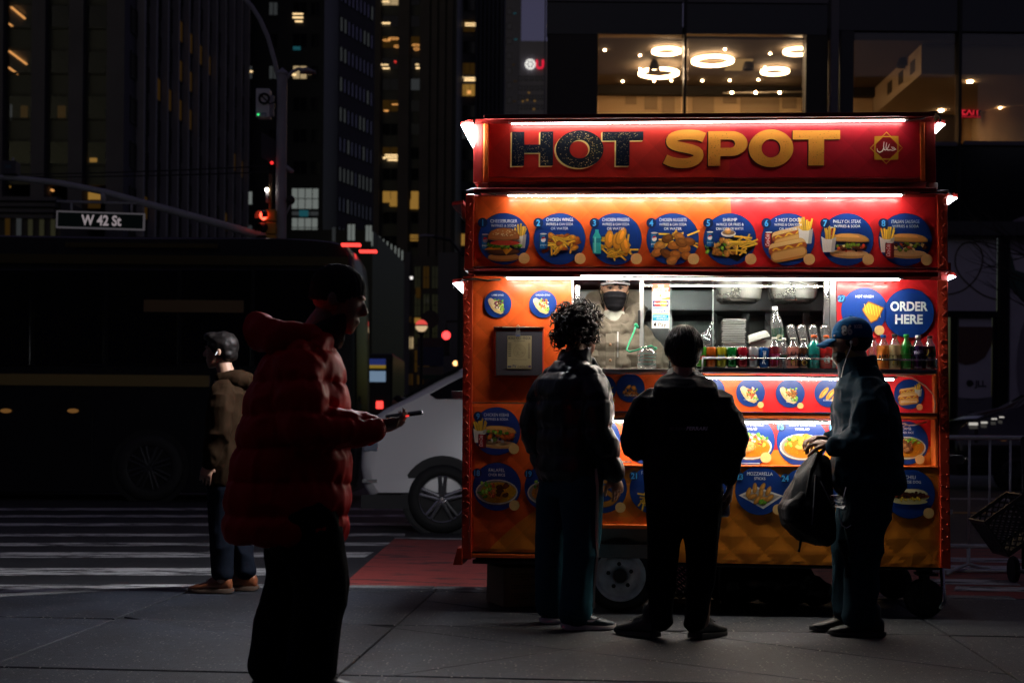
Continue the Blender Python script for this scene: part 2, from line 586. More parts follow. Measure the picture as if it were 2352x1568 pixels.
def worn_paint(name, col, under, wear=.45, rough=.6):
    """road paint rubbed off in streaks and patches down to the asphalt"""
    m = bpy.data.materials.new(name); m.use_nodes = True
    nt = m.node_tree; b = nt.nodes['Principled BSDF']; b.inputs['Roughness'].default_value = rough
    geo = nt.nodes.new('ShaderNodeNewGeometry')
    mp = nt.nodes.new('ShaderNodeMapping'); mp.inputs['Scale'].default_value = (1.1, 4.0, 1)
    nt.links.new(geo.outputs['Position'], mp.inputs['Vector'])
    n = nt.nodes.new('ShaderNodeTexNoise'); n.inputs['Scale'].default_value = 2.2; n.inputs['Detail'].default_value = 9; n.inputs['Roughness'].default_value = .72
    nt.links.new(mp.outputs[0], n.inputs['Vector'])
    rp = nt.nodes.new('ShaderNodeMapRange'); rp.inputs[1].default_value = wear - .05; rp.inputs[2].default_value = wear + .04
    nt.links.new(n.outputs[0], rp.inputs[0])
    mx = nt.nodes.new('ShaderNodeMix'); mx.data_type = 'RGBA'
    mx.inputs[6].default_value = (*under, 1); mx.inputs[7].default_value = (*col, 1)
    nt.links.new(rp.outputs[0], mx.inputs[0]); nt.links.new(mx.outputs[2], b.inputs['Base Color'])
    bp = nt.nodes.new('ShaderNodeBump'); bp.inputs['Strength'].default_value = .4; bp.inputs['Distance'].default_value = .006
    n2 = nt.nodes.new('ShaderNodeTexNoise'); n2.inputs['Scale'].default_value = 120
    nt.links.new(geo.outputs['Position'], n2.inputs['Vector']); nt.links.new(n2.outputs[0], bp.inputs['Height']); nt.links.new(bp.outputs[0], b.inputs['Normal'])
    MATS[name] = m
    return m

ASPHALT = ground_mat('asphalt', (.035, .036, .040), .3, speck=.10, speckcol=(.16, .16, .16), rough=.62, bump=.5)
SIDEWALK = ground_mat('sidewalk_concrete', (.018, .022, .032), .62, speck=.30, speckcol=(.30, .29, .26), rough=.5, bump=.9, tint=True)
KERB = ground_mat('kerb_granite', (.13, .13, .135), .25, speck=.2, rough=.6)
WHITEP = worn_paint('crosswalk_paint', (.66, .66, .66), (.04, .04, .045), .485)
REDP = worn_paint('bus_lane_paint', (.36, .060, .050), (.05, .03, .03), .45)
YELP = worn_paint('yellow_road_paint', (.60, .34, .04), (.04, .04, .045), .42)

tag(MB().box(-900, 900, -60, 1500, ROADZ - .3, ROADZ).build('road', ASPHALT), kind='structure')

# kerb line in the pavement's own frame; it turns towards the camera at the left corner
kpx = [(-420, 1404), (-200, 1380), (0, 1363), (200, 1353), (420, 1346), (590, 1342.5), (760, 1342), (1000, 1345)]
kl = [to_walk(G(*q)) for q in kpx]
yk = kl[-1][1]
kl += [(kl[-1][0] + 1.0, yk), (30.0, yk)]
xl = kl[0][0]
base = [(xl - 3, -14)] + [(xl - 3, kl[0][1] - 1.2)] + [(x, y - .02) for x, y in kl] + [(30, -14)]
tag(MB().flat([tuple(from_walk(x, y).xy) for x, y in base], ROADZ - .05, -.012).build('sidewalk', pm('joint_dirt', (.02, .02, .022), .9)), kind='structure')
SWALK = bpy.data.objects['sidewalk']
for i in range(len(kl) - 1):
    (xa, ya), (xb, yb) = kl[i], kl[i + 1]
    nseg = max(1, int(round(abs(xb - xa) / 1.5)))
    for s in range(nseg):
        a0, a1 = s / nseg, (s + 1) / nseg
        p = [(xa + (xb - xa) * t, ya + (yb - ya) * t) for t in (a0 + .002, a1 - .002)]
        q = [(p[0][0], p[0][1] - .15), (p[1][0], p[1][1] - .15), p[1], p[0]]
        MB().flat([tuple(from_walk(x, y).xy) for x, y in q], ROADZ - .02, .002).build('kerb_stone', KERB, SWALK, bevel=.008)

def clip(poly, a, n):
    """keep the side of the line through a with normal n"""
    out = []
    for i in range(len(poly)):
        p, q = poly[i - 1], poly[i]
        dp = (p[0] - a[0]) * n[0] + (p[1] - a[1]) * n[1]; dq = (q[0] - a[0]) * n[0] + (q[1] - a[1]) * n[1]
        if (dp >= 0) != (dq >= 0):
            t = dp / (dp - dq); out.append((p[0] + (q[0] - p[0]) * t, p[1] + (q[1] - p[1]) * t))
        if dq >= 0: out.append(q)
    return out
def line(pa, pb):
    a, b = to_walk(G(*pa)), to_walk(G(*pb))
    d = (b[0] - a[0], b[1] - a[1]); l = math.hypot(*d)
    return a, (-d[1] / l, d[0] / l)
x2 = to_walk(G(1007, 1349))[0]
SL = 1.60
cracks = [(line((914, 1442), (1233, 1482)), 0, (-.3, 1.9)), (line((1319, 1487), (1451, 1467)), 1, (.4, 3.4)), (line((840, 1507), (1091, 1549)), 0, (-.9, .9)), (line((1640, 1462), (1790, 1481)), 0, (.6, 2.4))]
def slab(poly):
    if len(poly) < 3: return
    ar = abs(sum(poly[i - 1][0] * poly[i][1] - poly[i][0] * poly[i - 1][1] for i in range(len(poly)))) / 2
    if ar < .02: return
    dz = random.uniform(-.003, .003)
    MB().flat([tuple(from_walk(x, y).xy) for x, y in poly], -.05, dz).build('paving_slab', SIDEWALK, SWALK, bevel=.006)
GAP = .006
COLX = [-6.4, -4.8, -3.2, -1.6, 0, 3.0, 4.7, 6.3, 7.9, 9.5, 11.1, 12.7, 14.3]
for i in range(-4, 8):
    for j in range(-6, 2):
        xa, xb = x2 + COLX[i + 4], x2 + COLX[i + 5]
        yb_ = yk - .16 + (j - 1) * SL + SL * .9 if j < 1 else yk - .16
        ya_ = yb_ - SL if j < 1 else yk - .16 - SL * .1
        if j == 1: ya_ = yk - .16 - .16
        poly = [(xa + GAP, ya_ + GAP), (xb - GAP, ya_ + GAP), (xb - GAP, yb_ - GAP), (xa + GAP, yb_ - GAP)]
        # the curved kerb trims the slabs at the corner
        for s in range(len(kl) - 1):
            if kl[s + 1][0] < xa - .5 or kl[s][0] > xb + .5: continue
            a, b = kl[s], kl[s + 1]
            d = (b[0] - a[0], b[1] - a[1]); l = math.hypot(*d)
            n = (d[1] / l, -d[0] / l)
            poly = clip(poly, (a[0] + n[0] * .16, a[1] + n[1] * .16), n)
            if len(poly) < 3: break
        if len(poly) < 3: continue
        if j == 1 and False: continue
        pieces = [poly]
        cxm = sum(q[0] for q in poly) / len(poly)
        for (a, n), _, (lo, hi) in cracks:
            if not (lo - .6 < cxm - x2 < hi + .3): continue
            if not (ya_ > -3.6): continue
            nx = []
            for pc in pieces:
                for sgn in (1, -1):
                    nn = (n[0] * sgn, n[1] * sgn)
                    r = clip(pc, (a[0] + nn[0] * .005, a[1] + nn[1] * .005), nn)
                    if len(r) > 2: nx.append(r)
            pieces = nx
        for pc in pieces: slab(pc)

# road markings, sheets a few millimetres over the asphalt
def road_quad(name, pts, mat, z=.004):
    q = [G(px, py, ROADZ) for px, py in pts]
    o = MB().poly([(p.x, p.y, ROADZ + z) for p in q]).build(name, mat)
    return tag(o, kind='structure')
ends = lambda y: 845 + (1276 - y) * 1.75
for (y0, y1, xr) in [(1166, 1171, 1020), (1182, 1187, 1000), (1201, 1207, 960), (1225, 1231, 930), (1246, 1253, None), (1268, 1280, None), (1304, 1321, None), (1342, 1362, None)]:
    ra, rb = (xr or ends(y0)), (xr or ends(y1))
    road_quad('crosswalk_stripe', [(-260, y1 + 1), (rb, y1), (ra, y0), (-260, y0 + 1)], WHITEP)
def lane(px, py): return px, py
lr = [to_walk(G(px, py, ROADZ)) for px, py in [(790, 1352), (905, 1238)]]
ylane = lr[1][1]
q = [from_walk(lr[0][0], yk + .02), from_walk(26, yk + .02), from_walk(26, ylane), from_walk(lr[1][0], ylane)]
tag(MB().poly([(p.x, p.y, ROADZ + .004) for p in q]).build('bus_lane', REDP), kind='structure')
q = [from_walk(lr[1][0], ylane + .02), from_walk(26, ylane + .02), from_walk(26, ylane + .17), from_walk(lr[1][0] - .02, ylane + .17)]
tag(MB().poly([(p.x, p.y, ROADZ + .008) for p in q]).build('lane_line', WHITEP), kind='structure')
# white letters of the lane, seen on edge at the right
for (y0, y1, xa, xb) in [(1280, 1290, 2100, 2360), (1298, 1309, 2120, 2400), (1330, 1342, 2120, 2345), (1347, 1358, 2190, 2420), (1284, 1287, 1890, 2090)]:
    road_quad('lane_lettering', [(xa, y1), (xb, y1 + 4), (xb - 20, y0 + 4), (xa + 6, y0)], WHITEP, .009)
road_quad('yellow_line', [(1900, 1173), (2420, 1178), (2420, 1181), (1900, 1176)], YELP)
road_quad('lane_line', [(1900, 1141), (2420, 1146), (2420, 1149), (1900, 1143)], WHITEP)

# ------------------------------------------------------------------ buildings
STONE = pm('dark_stone', (.10, .092, .118), .8, var=.2, vscale=.3)
DSTONE = pm('brown_granite', (.060, .048, .050), .7, var=.25, vscale=.3)
SPAN = pm('dark_spandrel', (.018, .019, .024), .45, var=.2, vscale=.2)
DFRAME = pm('dark_window_frame', (.02, .02, .023), .5)
DGLASS = pm('dark_window_glass', (.010, .011, .016), .08, spec=.5)
BGLASS = pm('dusk_window_glass', (.30, .30, .38), .12, metal=.8)
FIN = pm('mullion_fin', (.36, .33, .35), .6, var=.15, vscale=.3)
AMBER = emit_mat('lit_amber_window', hx('#d9a24a'), .34)
DAMBER = emit_mat('dim_amber_window', hx('#b0803a'), .05)
WARMW = emit_mat('lit_warm_window', hx('#f0d09a'), .42)
PALE = emit_mat('lit_pale_window', hx('#c9d2cc'), .22)
DPALE = emit_mat('dim_pale_window', hx('#9fa5a8'), .07)
TEAL = emit_mat('teal_window', hx('#3fa0b0'), .16)
LAMPW = emit_mat('bright_warm_lamp', hx('#ffd79a'), 1.5)
LAMPO = emit_mat('bright_orange_lamp', hx('#ffb060'), .9)
LAMPC = emit_mat('bright_white_lamp', hx('#fff2e0'), 4.0)
ROOMD = pm('dim_room', (.06, .05, .04), .8)

_WM = {}
def win_obj(parent, x0, x1, z0, z1, y, mat, name='window', nx=1, nz=1, axis='y'):
    """framed pane; the pane sits behind the frame"""
    w, h = round(x1 - x0, 2), round(z1 - z0, 2)
    key = (w, h, nx, nz)
    if key not in _WM:
        b = MB(); t = min(.12, w * .12)
        b.box(-w / 2, w / 2, 0, .08, 0, t); b.box(-w / 2, w / 2, 0, .08, h - t, h)
        b.box(-w / 2, -w / 2 + t, 0, .08, t, h - t); b.box(w / 2 - t, w / 2, 0, .08, t, h - t)
        for i in range(1, nx):
            c = -w / 2 + w * i / nx; b.box(c - t / 3, c + t / 3, .01, .07, t, h - t)
        for i in range(1, nz):
            c = h * i / nz; b.box(-w / 2 + t, w / 2 - t, .015, .065, c - t / 3, c + t / 3)
        b.add([(-w / 2 + t, .05, t), (w / 2 - t, .05, t), (w / 2 - t, .05, h - t), (-w / 2 + t, .05, h - t)], [(0, 1, 2, 3)], 1)
        me = b.mesh('window'); me.materials.append(DFRAME); me.materials.append(DGLASS)
        me.polygons.foreach_set('material_index', b.m)
        _WM[key] = me
    o = bpy.data.objects.new(name, _WM[key]); COL.objects.link(o); o.parent = parent
    o.location = ((x0 + x1) / 2, y - .085, z0)
    if mat is not None:
        o.material_slots[1].link = 'OBJECT'; o.material_slots[1].material = mat
    return o
def lrect(par, px0, px1, py0, py1, d):
    a, b = P(px0, py1, d) - par.location, P(px1, py0, d) - par.location
    return a.x, b.x, a.z, b.z
def wpx(par, px0, px1, py0, py1, d, mat, **kw):
    x0, x1, z0, z1 = lrect(par, px0, px1, py0, py1, d)
    return win_obj(par, x0, x1, z0, z1, d - par.location.y, mat, **kw)
def bpx(par, name, px0, px1, py0, py1, d, t, mat, proud=.0, **kw):
    x0, x1, z0, z1 = lrect(par, px0, px1, py0, py1, d)
    y = d - par.location.y
    return MB().box(x0, x1, y - proud, y + t, z0, z1).build(name, mat, par, **kw)

# --- A: tower of wide stone piers, its long side fins running away down the street
dA = 100.0
xA = dxy(283, dA)
bA = thing('office_tower', 'dark tower with wide stone piers and thin fins down its receding side', 'office tower', (xA, dA, 0))
MB().box(-13, 0, 5, 44, 0, 75).build('wall', SPAN, bA)
for (a, b) in [(-16, 5), (70, 101), (155, 188), (242, 283)]:
    x0, x1 = dxy(a, dA) - xA, dxy(b, dA) - xA
    MB().box(x0, min(x1, -.02), -.5, 5.0, 0, 75).build('pier', STONE, bA)
flz = []
for k in range(-2, 12):
    ytop = 170 - 104.5 * k                                   # window heads, 104 px a storey
    z = P(120, ytop, dA).z
    if z < 1.5 or z > 60: continue
    flz.append(z)
    MB().box(-12.6, -.05, .25, 4.9, z - 1.35, z).build('spandrel', SPAN, bA)
bays = [(5, 70), (101, 155), (188, 242)]
GLASSP = glass_mat('window_pane', (.9, .9, .92), .008, .05)
for (a, b) in bays:
    x0, x1 = dxy(a, dA) - xA, dxy(b, dA) - xA
    for z in flz:
        win_obj(bA, x0 + .01, x1 - .01, z + .02, z + 1.80, .22, GLASSP)
def ceil_lamp(par, pa, d0, d1, mat, w=.12):
    a = P(pa[0], pa[1], d0) - par.location
    MB().box(a.x - w / 2, a.x + w / 2, d0 - par.location.y, d1 - par.location.y, a.z - .05, a.z + .05).build('ceiling_lamp', mat, par)
for (px, py, d0, d1) in [(26, 17, 100.6, 103.4), (109, 24, 100.6, 103.4), (21, 118, 100.6, 104.2), (109, 128, 100.6, 103), (20, 156, 100.6, 102.4), (20, 55, 100.6, 101.6),
                         (103, 438, 100.6, 102.2), (118, 436, 100.6, 101), (104, 462, 100.6, 102)]:
    ceil_lamp(bA, (px, py), d0, d1, LAMPO)
for (x0, x1, y0, y1, m) in [(47, 63, 243, 274, DAMBER), (132, 150, 243, 275, DAMBER), (196, 232, 440, 458, AMBER), (196, 230, 462, 478, DAMBER), (206, 222, 363, 372, AMBER), (105, 150, 290, 305, DPALE), (17, 27, 240, 280, DPALE), (12, 24, 424, 430, AMBER)]:
    o = bpx(bA, 'lit_room', x0, x1, y0, y1, dA + 1.0, .1, m)
for pxf in [308, 336, 363, 388, 412, 435, 457, 477, 498, 518, 536, 553]:
    d = xA * F / (pxf - CX)
    MB().box(.0, .55, d - dA - .22, d - dA + .22, 0, 75).build('fin', FIN, bA)
fd = [xA * F / (p - CX) for p in [290, 308, 336, 363, 388, 412, 435, 457, 477, 498, 518, 536, 553]]
lit = {(5, 2): 1, (6, 2): 1, (7, 2): 1, (6, 1): 1, (5, 1): 1, (5, 0): 1, (6, 0): 1, (4, 0): 1, (3, 0): 1, (4, -1): 0, (8, 1): 0, (11, 0): 1, (12, 0): 1, (2, -3): 1, (3, -3): 0, (10, -2): 1, (11, -3): 1, (6, -4): 1, (7, -4): 1, (8, 2): 1}
_sw = {}
for k in range(1, 13):
    for s in range(-4, 4):
        y0, y1 = fd[k - 1], fd[k]
        z = P(120, 170 - 104.5 * s, dA).z + .1
        if z < 3: continue
        o = win_obj(bA, 0, max(.5, round(y1 - y0 - .6, 1)), z, z + 1.9, 0, DAMBER if lit.get((k, s)) else DGLASS)
        o.rotation_euler = (0, 0, math.radians(90)); o.location = (.085, (y0 + y1) / 2 - dA, z)

# --- low colonnaded block in front of its foot, lower left
b2 = thing('corner_pavilion', 'low dark pavilion with stepped cornice at the foot of the pier tower', 'building', (dxy(40, 92), 92, 0))
x0, x1, z0, z1 = lrect(b2, -60, 140, 455, 990, 92)
MB().box(x0, x1, 0, 6, 0, z1).build('wall', DSTONE, b2)
for k in range(4):
    xx = lrect(b2, -60, 142 - k * 4, 0, 10, 92)
    MB().box(xx[0], xx[1], -.8 + k * .18, 0, z1 - .3 - k * .35, z1 - .05 - k * .35).build('cornice', STONE, b2)
for px in (10, 36, 62, 88, 114):
    wpx(b2, px, px + 16, 500, 560, 92, DPALE if px == 36 else DAMBER if px in (10,) else DGLASS)

# --- B: plain dark block with a few lit rooms
dB = 150.0
bB = thing('office_block', 'plain dark office block with a few lit windows and a bright two storey hall', 'office block', (dxy(650, dB), dB, 0))
x0, x1, z0, z1 = lrect(bB, 555, 748, -260, 990, dB)
MB().box(x0, x1, 0, 22, 0, z1).build('wall', SPAN, bB)
litB = {(555, 2): DPALE, (615, 0): DPALE, (672, 2): WARMW, (555, 6): PALE, (555, 7): DPALE, (615, 2): DPALE, (615, 1): None}
for r in range(0, 8):
    for cx_, w in ((556, 26), (616, 24), (671, 36), (712, 26)):
        y0 = 4 + r * 73 - (4 if r == 6 else 0)
        if r >= 6 and cx_ > 650: continue
        m = litB.get((555 if cx_ == 556 else 615 if cx_ == 616 else 672 if cx_ == 671 else 0, r))
        wpx(bB, cx_, cx_ + w, y0, y0 + 34, dB, m, nx=2)
for (x0, x1, y0, y1, m) in [(672, 696, 31, 33.5, LAMPW), (672, 696, 39, 42, LAMPW), (678, 695, 48, 51, LAMPW), (673, 690, 107, 115, TEAL), (687, 708, 483, 497, TEAL),
                            (671, 680, 170, 174, LAMPW), (700, 714, 166, 170, LAMPW), (562, 580, 163, 166, LAMPW), (560, 568, 28, 31, LAMPW)]:
    bpx(bB, 'interior_light', x0, x1, y0, y1, dB - .2, .05, m)
wpx(bB, 668, 734, 431, 482, dB, PALE, nx=4, nz=2)
wpx(bB, 668, 732, 499, 547, dB, PALE, nx=4, nz=2)
wpx(bB, 668, 734, 483.5, 497.5, dB, DPALE, nx=3)

# --- C: pale gridded facade running obliquely away
d1, d2 = 160.0, 171.0
p1, p2 = Vector((dxy(748, d1), d1, 0)), Vector((dxy(853, d2), d2, 0))
ang = math.atan2(p2.y - p1.y, p2.x - p1.x)
L = (p2 - p1).length
bC = thing('gridded_block', 'dark purple office block with an oblique grid of narrow windows', 'office block', p1, ang)
MB().box(0, L, 0, 14, 0, 62).build('wall', pm('purple_concrete', (.085, .08, .10), .8, var=.15, vscale=.2), bC)
for r in range(0, 13):
    zt = P(757, 548 - r * 70, d1).z
    for c in range(11):
        x = .9 + c * (L - 1.2) / 10.6
        lit_ = (r in (6, 7) and c in (1, 2, 3)) or random.random() < .22
        win_obj(bC, x - .33, x + .33, zt, zt + 1.75, 0, DPALE if lit_ else BGLASS)

# --- its lower wing with the bright slot windows
d3 = 140.0
bW = thing('street_wing', 'low dark street wing with a descending row of bright slot windows', 'building', (dxy(855, d3), d3, 0))
x0, x1, z0, z1 = lrect(bW, 745, 856, 545, 990, d3)
pA_, pB_ = Vector((dxy(852, d3), d3, 0)), Vector((dxy(934, 172), 172, 0))
MB().box(x0, x1, 0, 8, 0, z1 + .6).build('wall', SPAN, bW)
w_ang = math.atan2(pB_.y - pA_.y, pB_.x - pA_.x)
wg = bpy.data.objects.new('side_wing', MB().box(0, (pB_ - pA_).length, 0, 10, 0, P(855, 528, d3).z).mesh('side_wing')); COL.objects.link(wg)
wg.data.materials.append(SPAN); wg.parent = bW; wg.location = pA_ - bW.location; wg.rotation_euler = (0, 0, w_ang)
for k, (px, y0, y1) in enumerate([(855, 532, 566), (864, 538, 571), (872, 543, 575), (881, 549, 579), (890, 554, 583), (899, 560, 587), (908, 565, 591), (916, 570, 595), (924, 575, 598), (931, 579, 602)]):
    t = k / 9.0
    d = d3 + (172 - d3) * t - .4
    a, b = P(px - 2.2, y1, d) - bW.location, P(px + 2.2, y0, d) - bW.location
    o = win_obj(bW, a.x, b.x, a.z, b.z, a.y, PALE, name='slot_window')
for (x0, x1, y0, y1, m) in [(796, 818, 537, 555, PALE), (838, 856, 540, 556, PALE), (762, 772, 545, 556, DPALE)]:
    wpx(bW, x0, x1, y0 - 24, y1, d3, m, nx=2)

# --- D: central tower of broad piers with lit office columns
dD = 240.0
bD = thing('pier_tower', 'tall tower of broad brown piers with lit offices and ring lamps between', 'office tower', (dxy(960, dD), dD, 0))
x0, x1, z0, z1 = lrect(bD, 848, 1052, -260, 990, dD)
MB().box(x0, x1, .6, 30, 0, z1).build('wall', SPAN, bD)
for (a, b) in [(857, 876), (917, 942), (966, 988), (992, 1006), (1010, 1024), (1028, 1041)]:
    xa, xb, _, _ = lrect(bD, a, b, 0, 10, dD)
    MB().box(xa, xb, -.8, .6, 0, z1).build('pier', DSTONE, bD)
rowsD = [(-46, 1), (4, 2), (54, 3), (102, 4), (151, 5), (199, 6), (248, 7), (302, 8), (356, 9), (405, 10), (457, 11), (505, 12), (560, 13), (612, 14), (660, 15), (710, 16), (760, 17)]
litD = {(0, 2): WARMW, (0, 3): None, (0, 4): DAMBER, (0, 7): DAMBER, (0, 9): DAMBER, (0, 11): AMBER, (1, 4): DAMBER, (1, 11): AMBER, (1, 6): DPALE, (1, 13): None, (1, 15): AMBER, (2, 13): AMBER}
for i, (y, k) in enumerate(rowsD):
    for c, (a, b) in enumerate([(877, 917), (942, 966)]):
        m = litD.get((c, k))
        wpx(bD, a + .5, b - .5, y - 19, y + 10, dD + .6, m, nx=2 if c == 0 else 1)
    wpx(bD, 850, 857, y - 19, y + 8, dD + .6, DAMBER if k in (3, 4, 5, 8, 12) else None)
for (x0, x1, y0, y1, m) in [(878, 894, 3, 5, LAMPW), (878, 896, 52, 55, LAMPW), (875, 892, 148, 150, LAMPW), (879, 895, 156, 158.5, LAMPW), (900, 916, 239, 241, LAMPO), (882, 892, 253, 256, LAMPO), (880, 885, 361, 365, LAMPW),
                            (884, 914, 355, 357, LAMPW), (884, 914, 360, 362.5, LAMPW), (890, 914, 366, 369, LAMPW), (942, 963, 458, 480, AMBER), (895, 914, 458, 474, AMBER), (954, 962, 147.5, 149.5, LAMPW),
                            (955, 964, 155, 158, LAMPW), (852, 856, 55, 58, LAMPO), (851, 856, 212, 216, LAMPO), (850, 854, 470, 473, LAMPO), (942, 962, 544, 547, AMBER), (942, 962, 550, 553, AMBER), (942, 962, 539, 542, AMBER), (946, 956, 655, 675, AMBER), (850.5, 855, 156, 159, LAMPW), (906, 910, 140, 144, emit_mat('red_dot', (1, .05, .04), 1.0))]:
    bpx(bD, 'interior_light', x0, x1, y0, y1, dD - .1, .1, m)
for (px, py, rx, rz) in [(888, 93, 8, 2.5), (904, 89, 12, 3), (912, 107, 6, 3), (955, 104, 8, 2.5), (957, 113, 6, 3)]:
    c = P(px, py, dD - .4) - bD.location
    k = dD / F
    MB().tube([(c.x + rx * k * math.cos(t), c.y + rx * k * .3 * math.sin(t), c.z + rz * k * math.sin(t)) for t in np.linspace(0, 6.283, 18)[:-1]], .06, 5, closed=True).build('ring_lamp', LAMPO, bD)

# --- low street fronts under the towers
bS = thing('street_front', 'low dark street front with a portal and dim shop windows behind the globe lamp', 'building', (dxy(1000, 120), 120, 0))
x0, x1, z0, z1 = lrect(bS, 930, 1120, 590, 1000, 120)
MB().box(x0, x1, 0, 10, 0, z1).build('wall', DSTONE, bS)
for (a, b) in [(935, 948), (1012, 1058)]:
    xa, xb, _, _ = lrect(bS, a, b, 0, 10, 120)
    MB().box(xa, xb, -.5, 0, 0, z1 + .3).build('pier', STONE, bS)
for c in range(3):
    for r in range(4):
        a = 950 + c * 20
        m = DAMBER if (c, r) in ((0, 3), (1, 3)) else DAMBER if (c, r) == (1, 0) else None
        wpx(bS, a, a + 18, 610 + r * 64, 664 + r * 64, 120, m, nx=2, nz=2)
for (x0, x1, y0, y1, m) in [(955, 966, 660, 684, DAMBER), (933, 949, 774, 800, WARMW), (952, 966, 730, 742, AMBER), (934, 948, 858, 884, DAMBER), (958, 972, 860, 882, DAMBER), (938, 946, 727, 740, DAMBER)]:
    bpx(bS, 'interior_light', x0, x1, y0, y1, 119.7, .1, m)

# --- E: dark slab tower with fluted side
dE = 280.0
bE = thing('fluted_tower', 'dark fluted slab tower with one column of lit floors', 'office tower', (dxy(1100, dE), dE, 0))
x0, x1, z0, z1 = lrect(bE, 1036, 1162, -300, 990, dE)
MB().box(x0, x1, .5, 30, 0, z1).build('wall', pm('blue_slab', (.05, .052, .075), .7, var=.2, vscale=.1), bE)
for k in range(7):
    xa, xb, _, _ = lrect(bE, 1093 + k * 9.5, 1098 + k * 9.5, 0, 10, dE)
    MB().box(xa, xb, -.6, .5, 0, z1).build('flute', pm('blue_flute', (.075, .078, .11), .7), bE)
for i in range(15):
    y = 10 + i * 49
    wpx(bE, 1042, 1092, y - 13, y + 16, dE + .5, {1: DAMBER, 3: DAMBER, 4: AMBER, 6: DPALE, 11: AMBER}.get(i), nx=4)
for (x0, x1, y0, y1, m) in [(1068, 1092, 53, 55, LAMPW), (1068, 1092, 58, 60, LAMPW), (1056, 1064, 176, 179, LAMPW), (1066, 1092, 178, 180.5, LAMPW), (1066, 1092, 183, 186, LAMPW), (1073, 1082, 208, 216, LAMPO), (1043, 1048, 360, 364, LAMPW), (1053, 1056, 140, 142, LAMPW), (1041, 1043, 216, 219, LAMPW), (1049, 1054, 400, 405, DPALE)]:
    bpx(bE, 'interior_light', x0, x1, y0, y1, dE - .2, .1, m)

# --- F: far tower with haze put into its pale colour and an illuminated emblem
dFar = 420.0
bF = thing('far_tower', 'hazy blue far tower with an illuminated white emblem near its top', 'office tower', (dxy(1215, dFar), dFar, 0))
x0, x1, z0, z1 = lrect(bF, 1186, 1262, 95, 990, dFar)
MB().box(x0, x1, 0, 30, 0, z1).build('wall', pm('hazed_facade', (.30, .28, .36), .7, var=.1, vscale=.05), bF)
for r in range(9):
    for c in range(5):
        a = 1190 + c * 13
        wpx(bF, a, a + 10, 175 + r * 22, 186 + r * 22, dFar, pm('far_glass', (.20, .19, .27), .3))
for (px, py) in [(1209, 229), (1226, 231), (1199, 232), (1224, 250), (1213, 212)]:
    bpx(bF, 'interior_light', px, px + 4, py, py + 2, dFar - .2, .1, AMBER)
EMB = emit_mat('emblem_white', hx('#f2efe6'), 1.1)
c = P(1218, 148, dFar - .6) - bF.location
kk = dFar / F
mb = MB()
for i in range(3):
    a = math.radians(90 + 60 * i)
    for sg in (-1, 1):
        e = (math.cos(a) * 11 * sg, math.sin(a) * 11 * sg)
        mb.tube([(c.x - e[0] * kk * .1, c.y, c.z - e[1] * kk * .1), (c.x + e[0] * kk, c.y, c.z + e[1] * kk)], 1.1 * kk, 6)
        for q in (-1, 1):
            oo = (c.x + (e[0] * .9 - math.sin(a) * 3.0 * q) * kk, c.y, c.z + (e[1] * .9 + math.cos(a) * 3.0 * q) * kk)
            mb.ell(oo, (2.3 * kk, .3, 2.3 * kk), 8)
mb.build('key_emblem', EMB, bF)
art = Art(); art.text('U', 0, -10 * kk, 20 * kk, (1, .02, .05), .03)
o = art.build('emblem_letter', bF, 0, emit_mat('emblem_red', (1, .02, .06), .8)); o.location = P(1240, 148, dFar - .6) - bF.location

bF2 = thing('far_slab_tower', 'narrow far blue tower left of the illuminated emblem', 'office tower', (dxy(1172, 500), 500, 0))
x0, x1, z0, z1 = lrect(bF2, 1150, 1199, -160, 990, 500)
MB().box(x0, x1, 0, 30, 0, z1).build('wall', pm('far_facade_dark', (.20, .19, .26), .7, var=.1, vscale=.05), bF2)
for r in range(10):
    a = 1164
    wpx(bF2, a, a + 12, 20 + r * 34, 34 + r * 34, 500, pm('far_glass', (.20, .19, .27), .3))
for (px, py) in [(1179, 30), (1181, 90), (1176, 148), (1180, 186), (1178, 232)]:
    bpx(bF2, 'interior_light', px, px + 7, py, py + 2, 499.8, .1, TEAL if py < 100 else DAMBER)

# unseen dark blocks added behind the camera to hide sky glow from glossy fronts
bK = thing('horizon_blocker', 'unseen dark blocks added behind the camera to block horizon glow', 'office block', (0, -16, 0))
for k, (a, b, h) in enumerate([(-90, -40, 22), (-39, -8, 16), (-7, 30, 24), (31, 90, 19)]):
    MB().box(a, b, -20, 0, 0, h).build('wall', DSTONE, bK)
    for i in range(int((b - a) / 4)):
        for z in (5, 9, 13): win_obj(bK, a + 1 + i * 4, a + 3.5 + i * 4, z, z + 2.6, 0, None).rotation_euler = (0, 0, math.pi)
for o_ in bK.children:
    if o_.name.startswith('window'): o_.location.y = .085
# --- G: the glass building across the avenue, with the lit first floor
dG = 38.0
bG = thing('glass_building', 'dark glass building whose lit upper floor shows ring lamps above the food cart', 'building', (dxy(1800, dG), dG, 0))
GL = bG.location
GDARK = pm('dark_glass_wall', (.012, .016, .022), .12, spec=.6)
GMET = pm('dark_mullion', (.018, .018, .022), .35, metal=.4)
GPALE = pm('grey_mullion', (.16, .15, .19), .5)
CEILB = pm('brown_ceiling', (.10, .075, .05), .8)
WALLB = pm('beige_room_wall', (.82, .58, .33), .8, var=.10, vscale=.9)
def gb(name, px0, px1, py0, py1, y0, y1, mat, ref=dG):
    a, b = P(px0, py1, ref), P(px1, py0, ref)
    return MB().box(a.x - GL.x, b.x - GL.x, y0, y1, a.z, b.z).build(name, mat, bG)
ZC = P(1600, 80, dG).z
ZF = P(1600, 338, dG).z
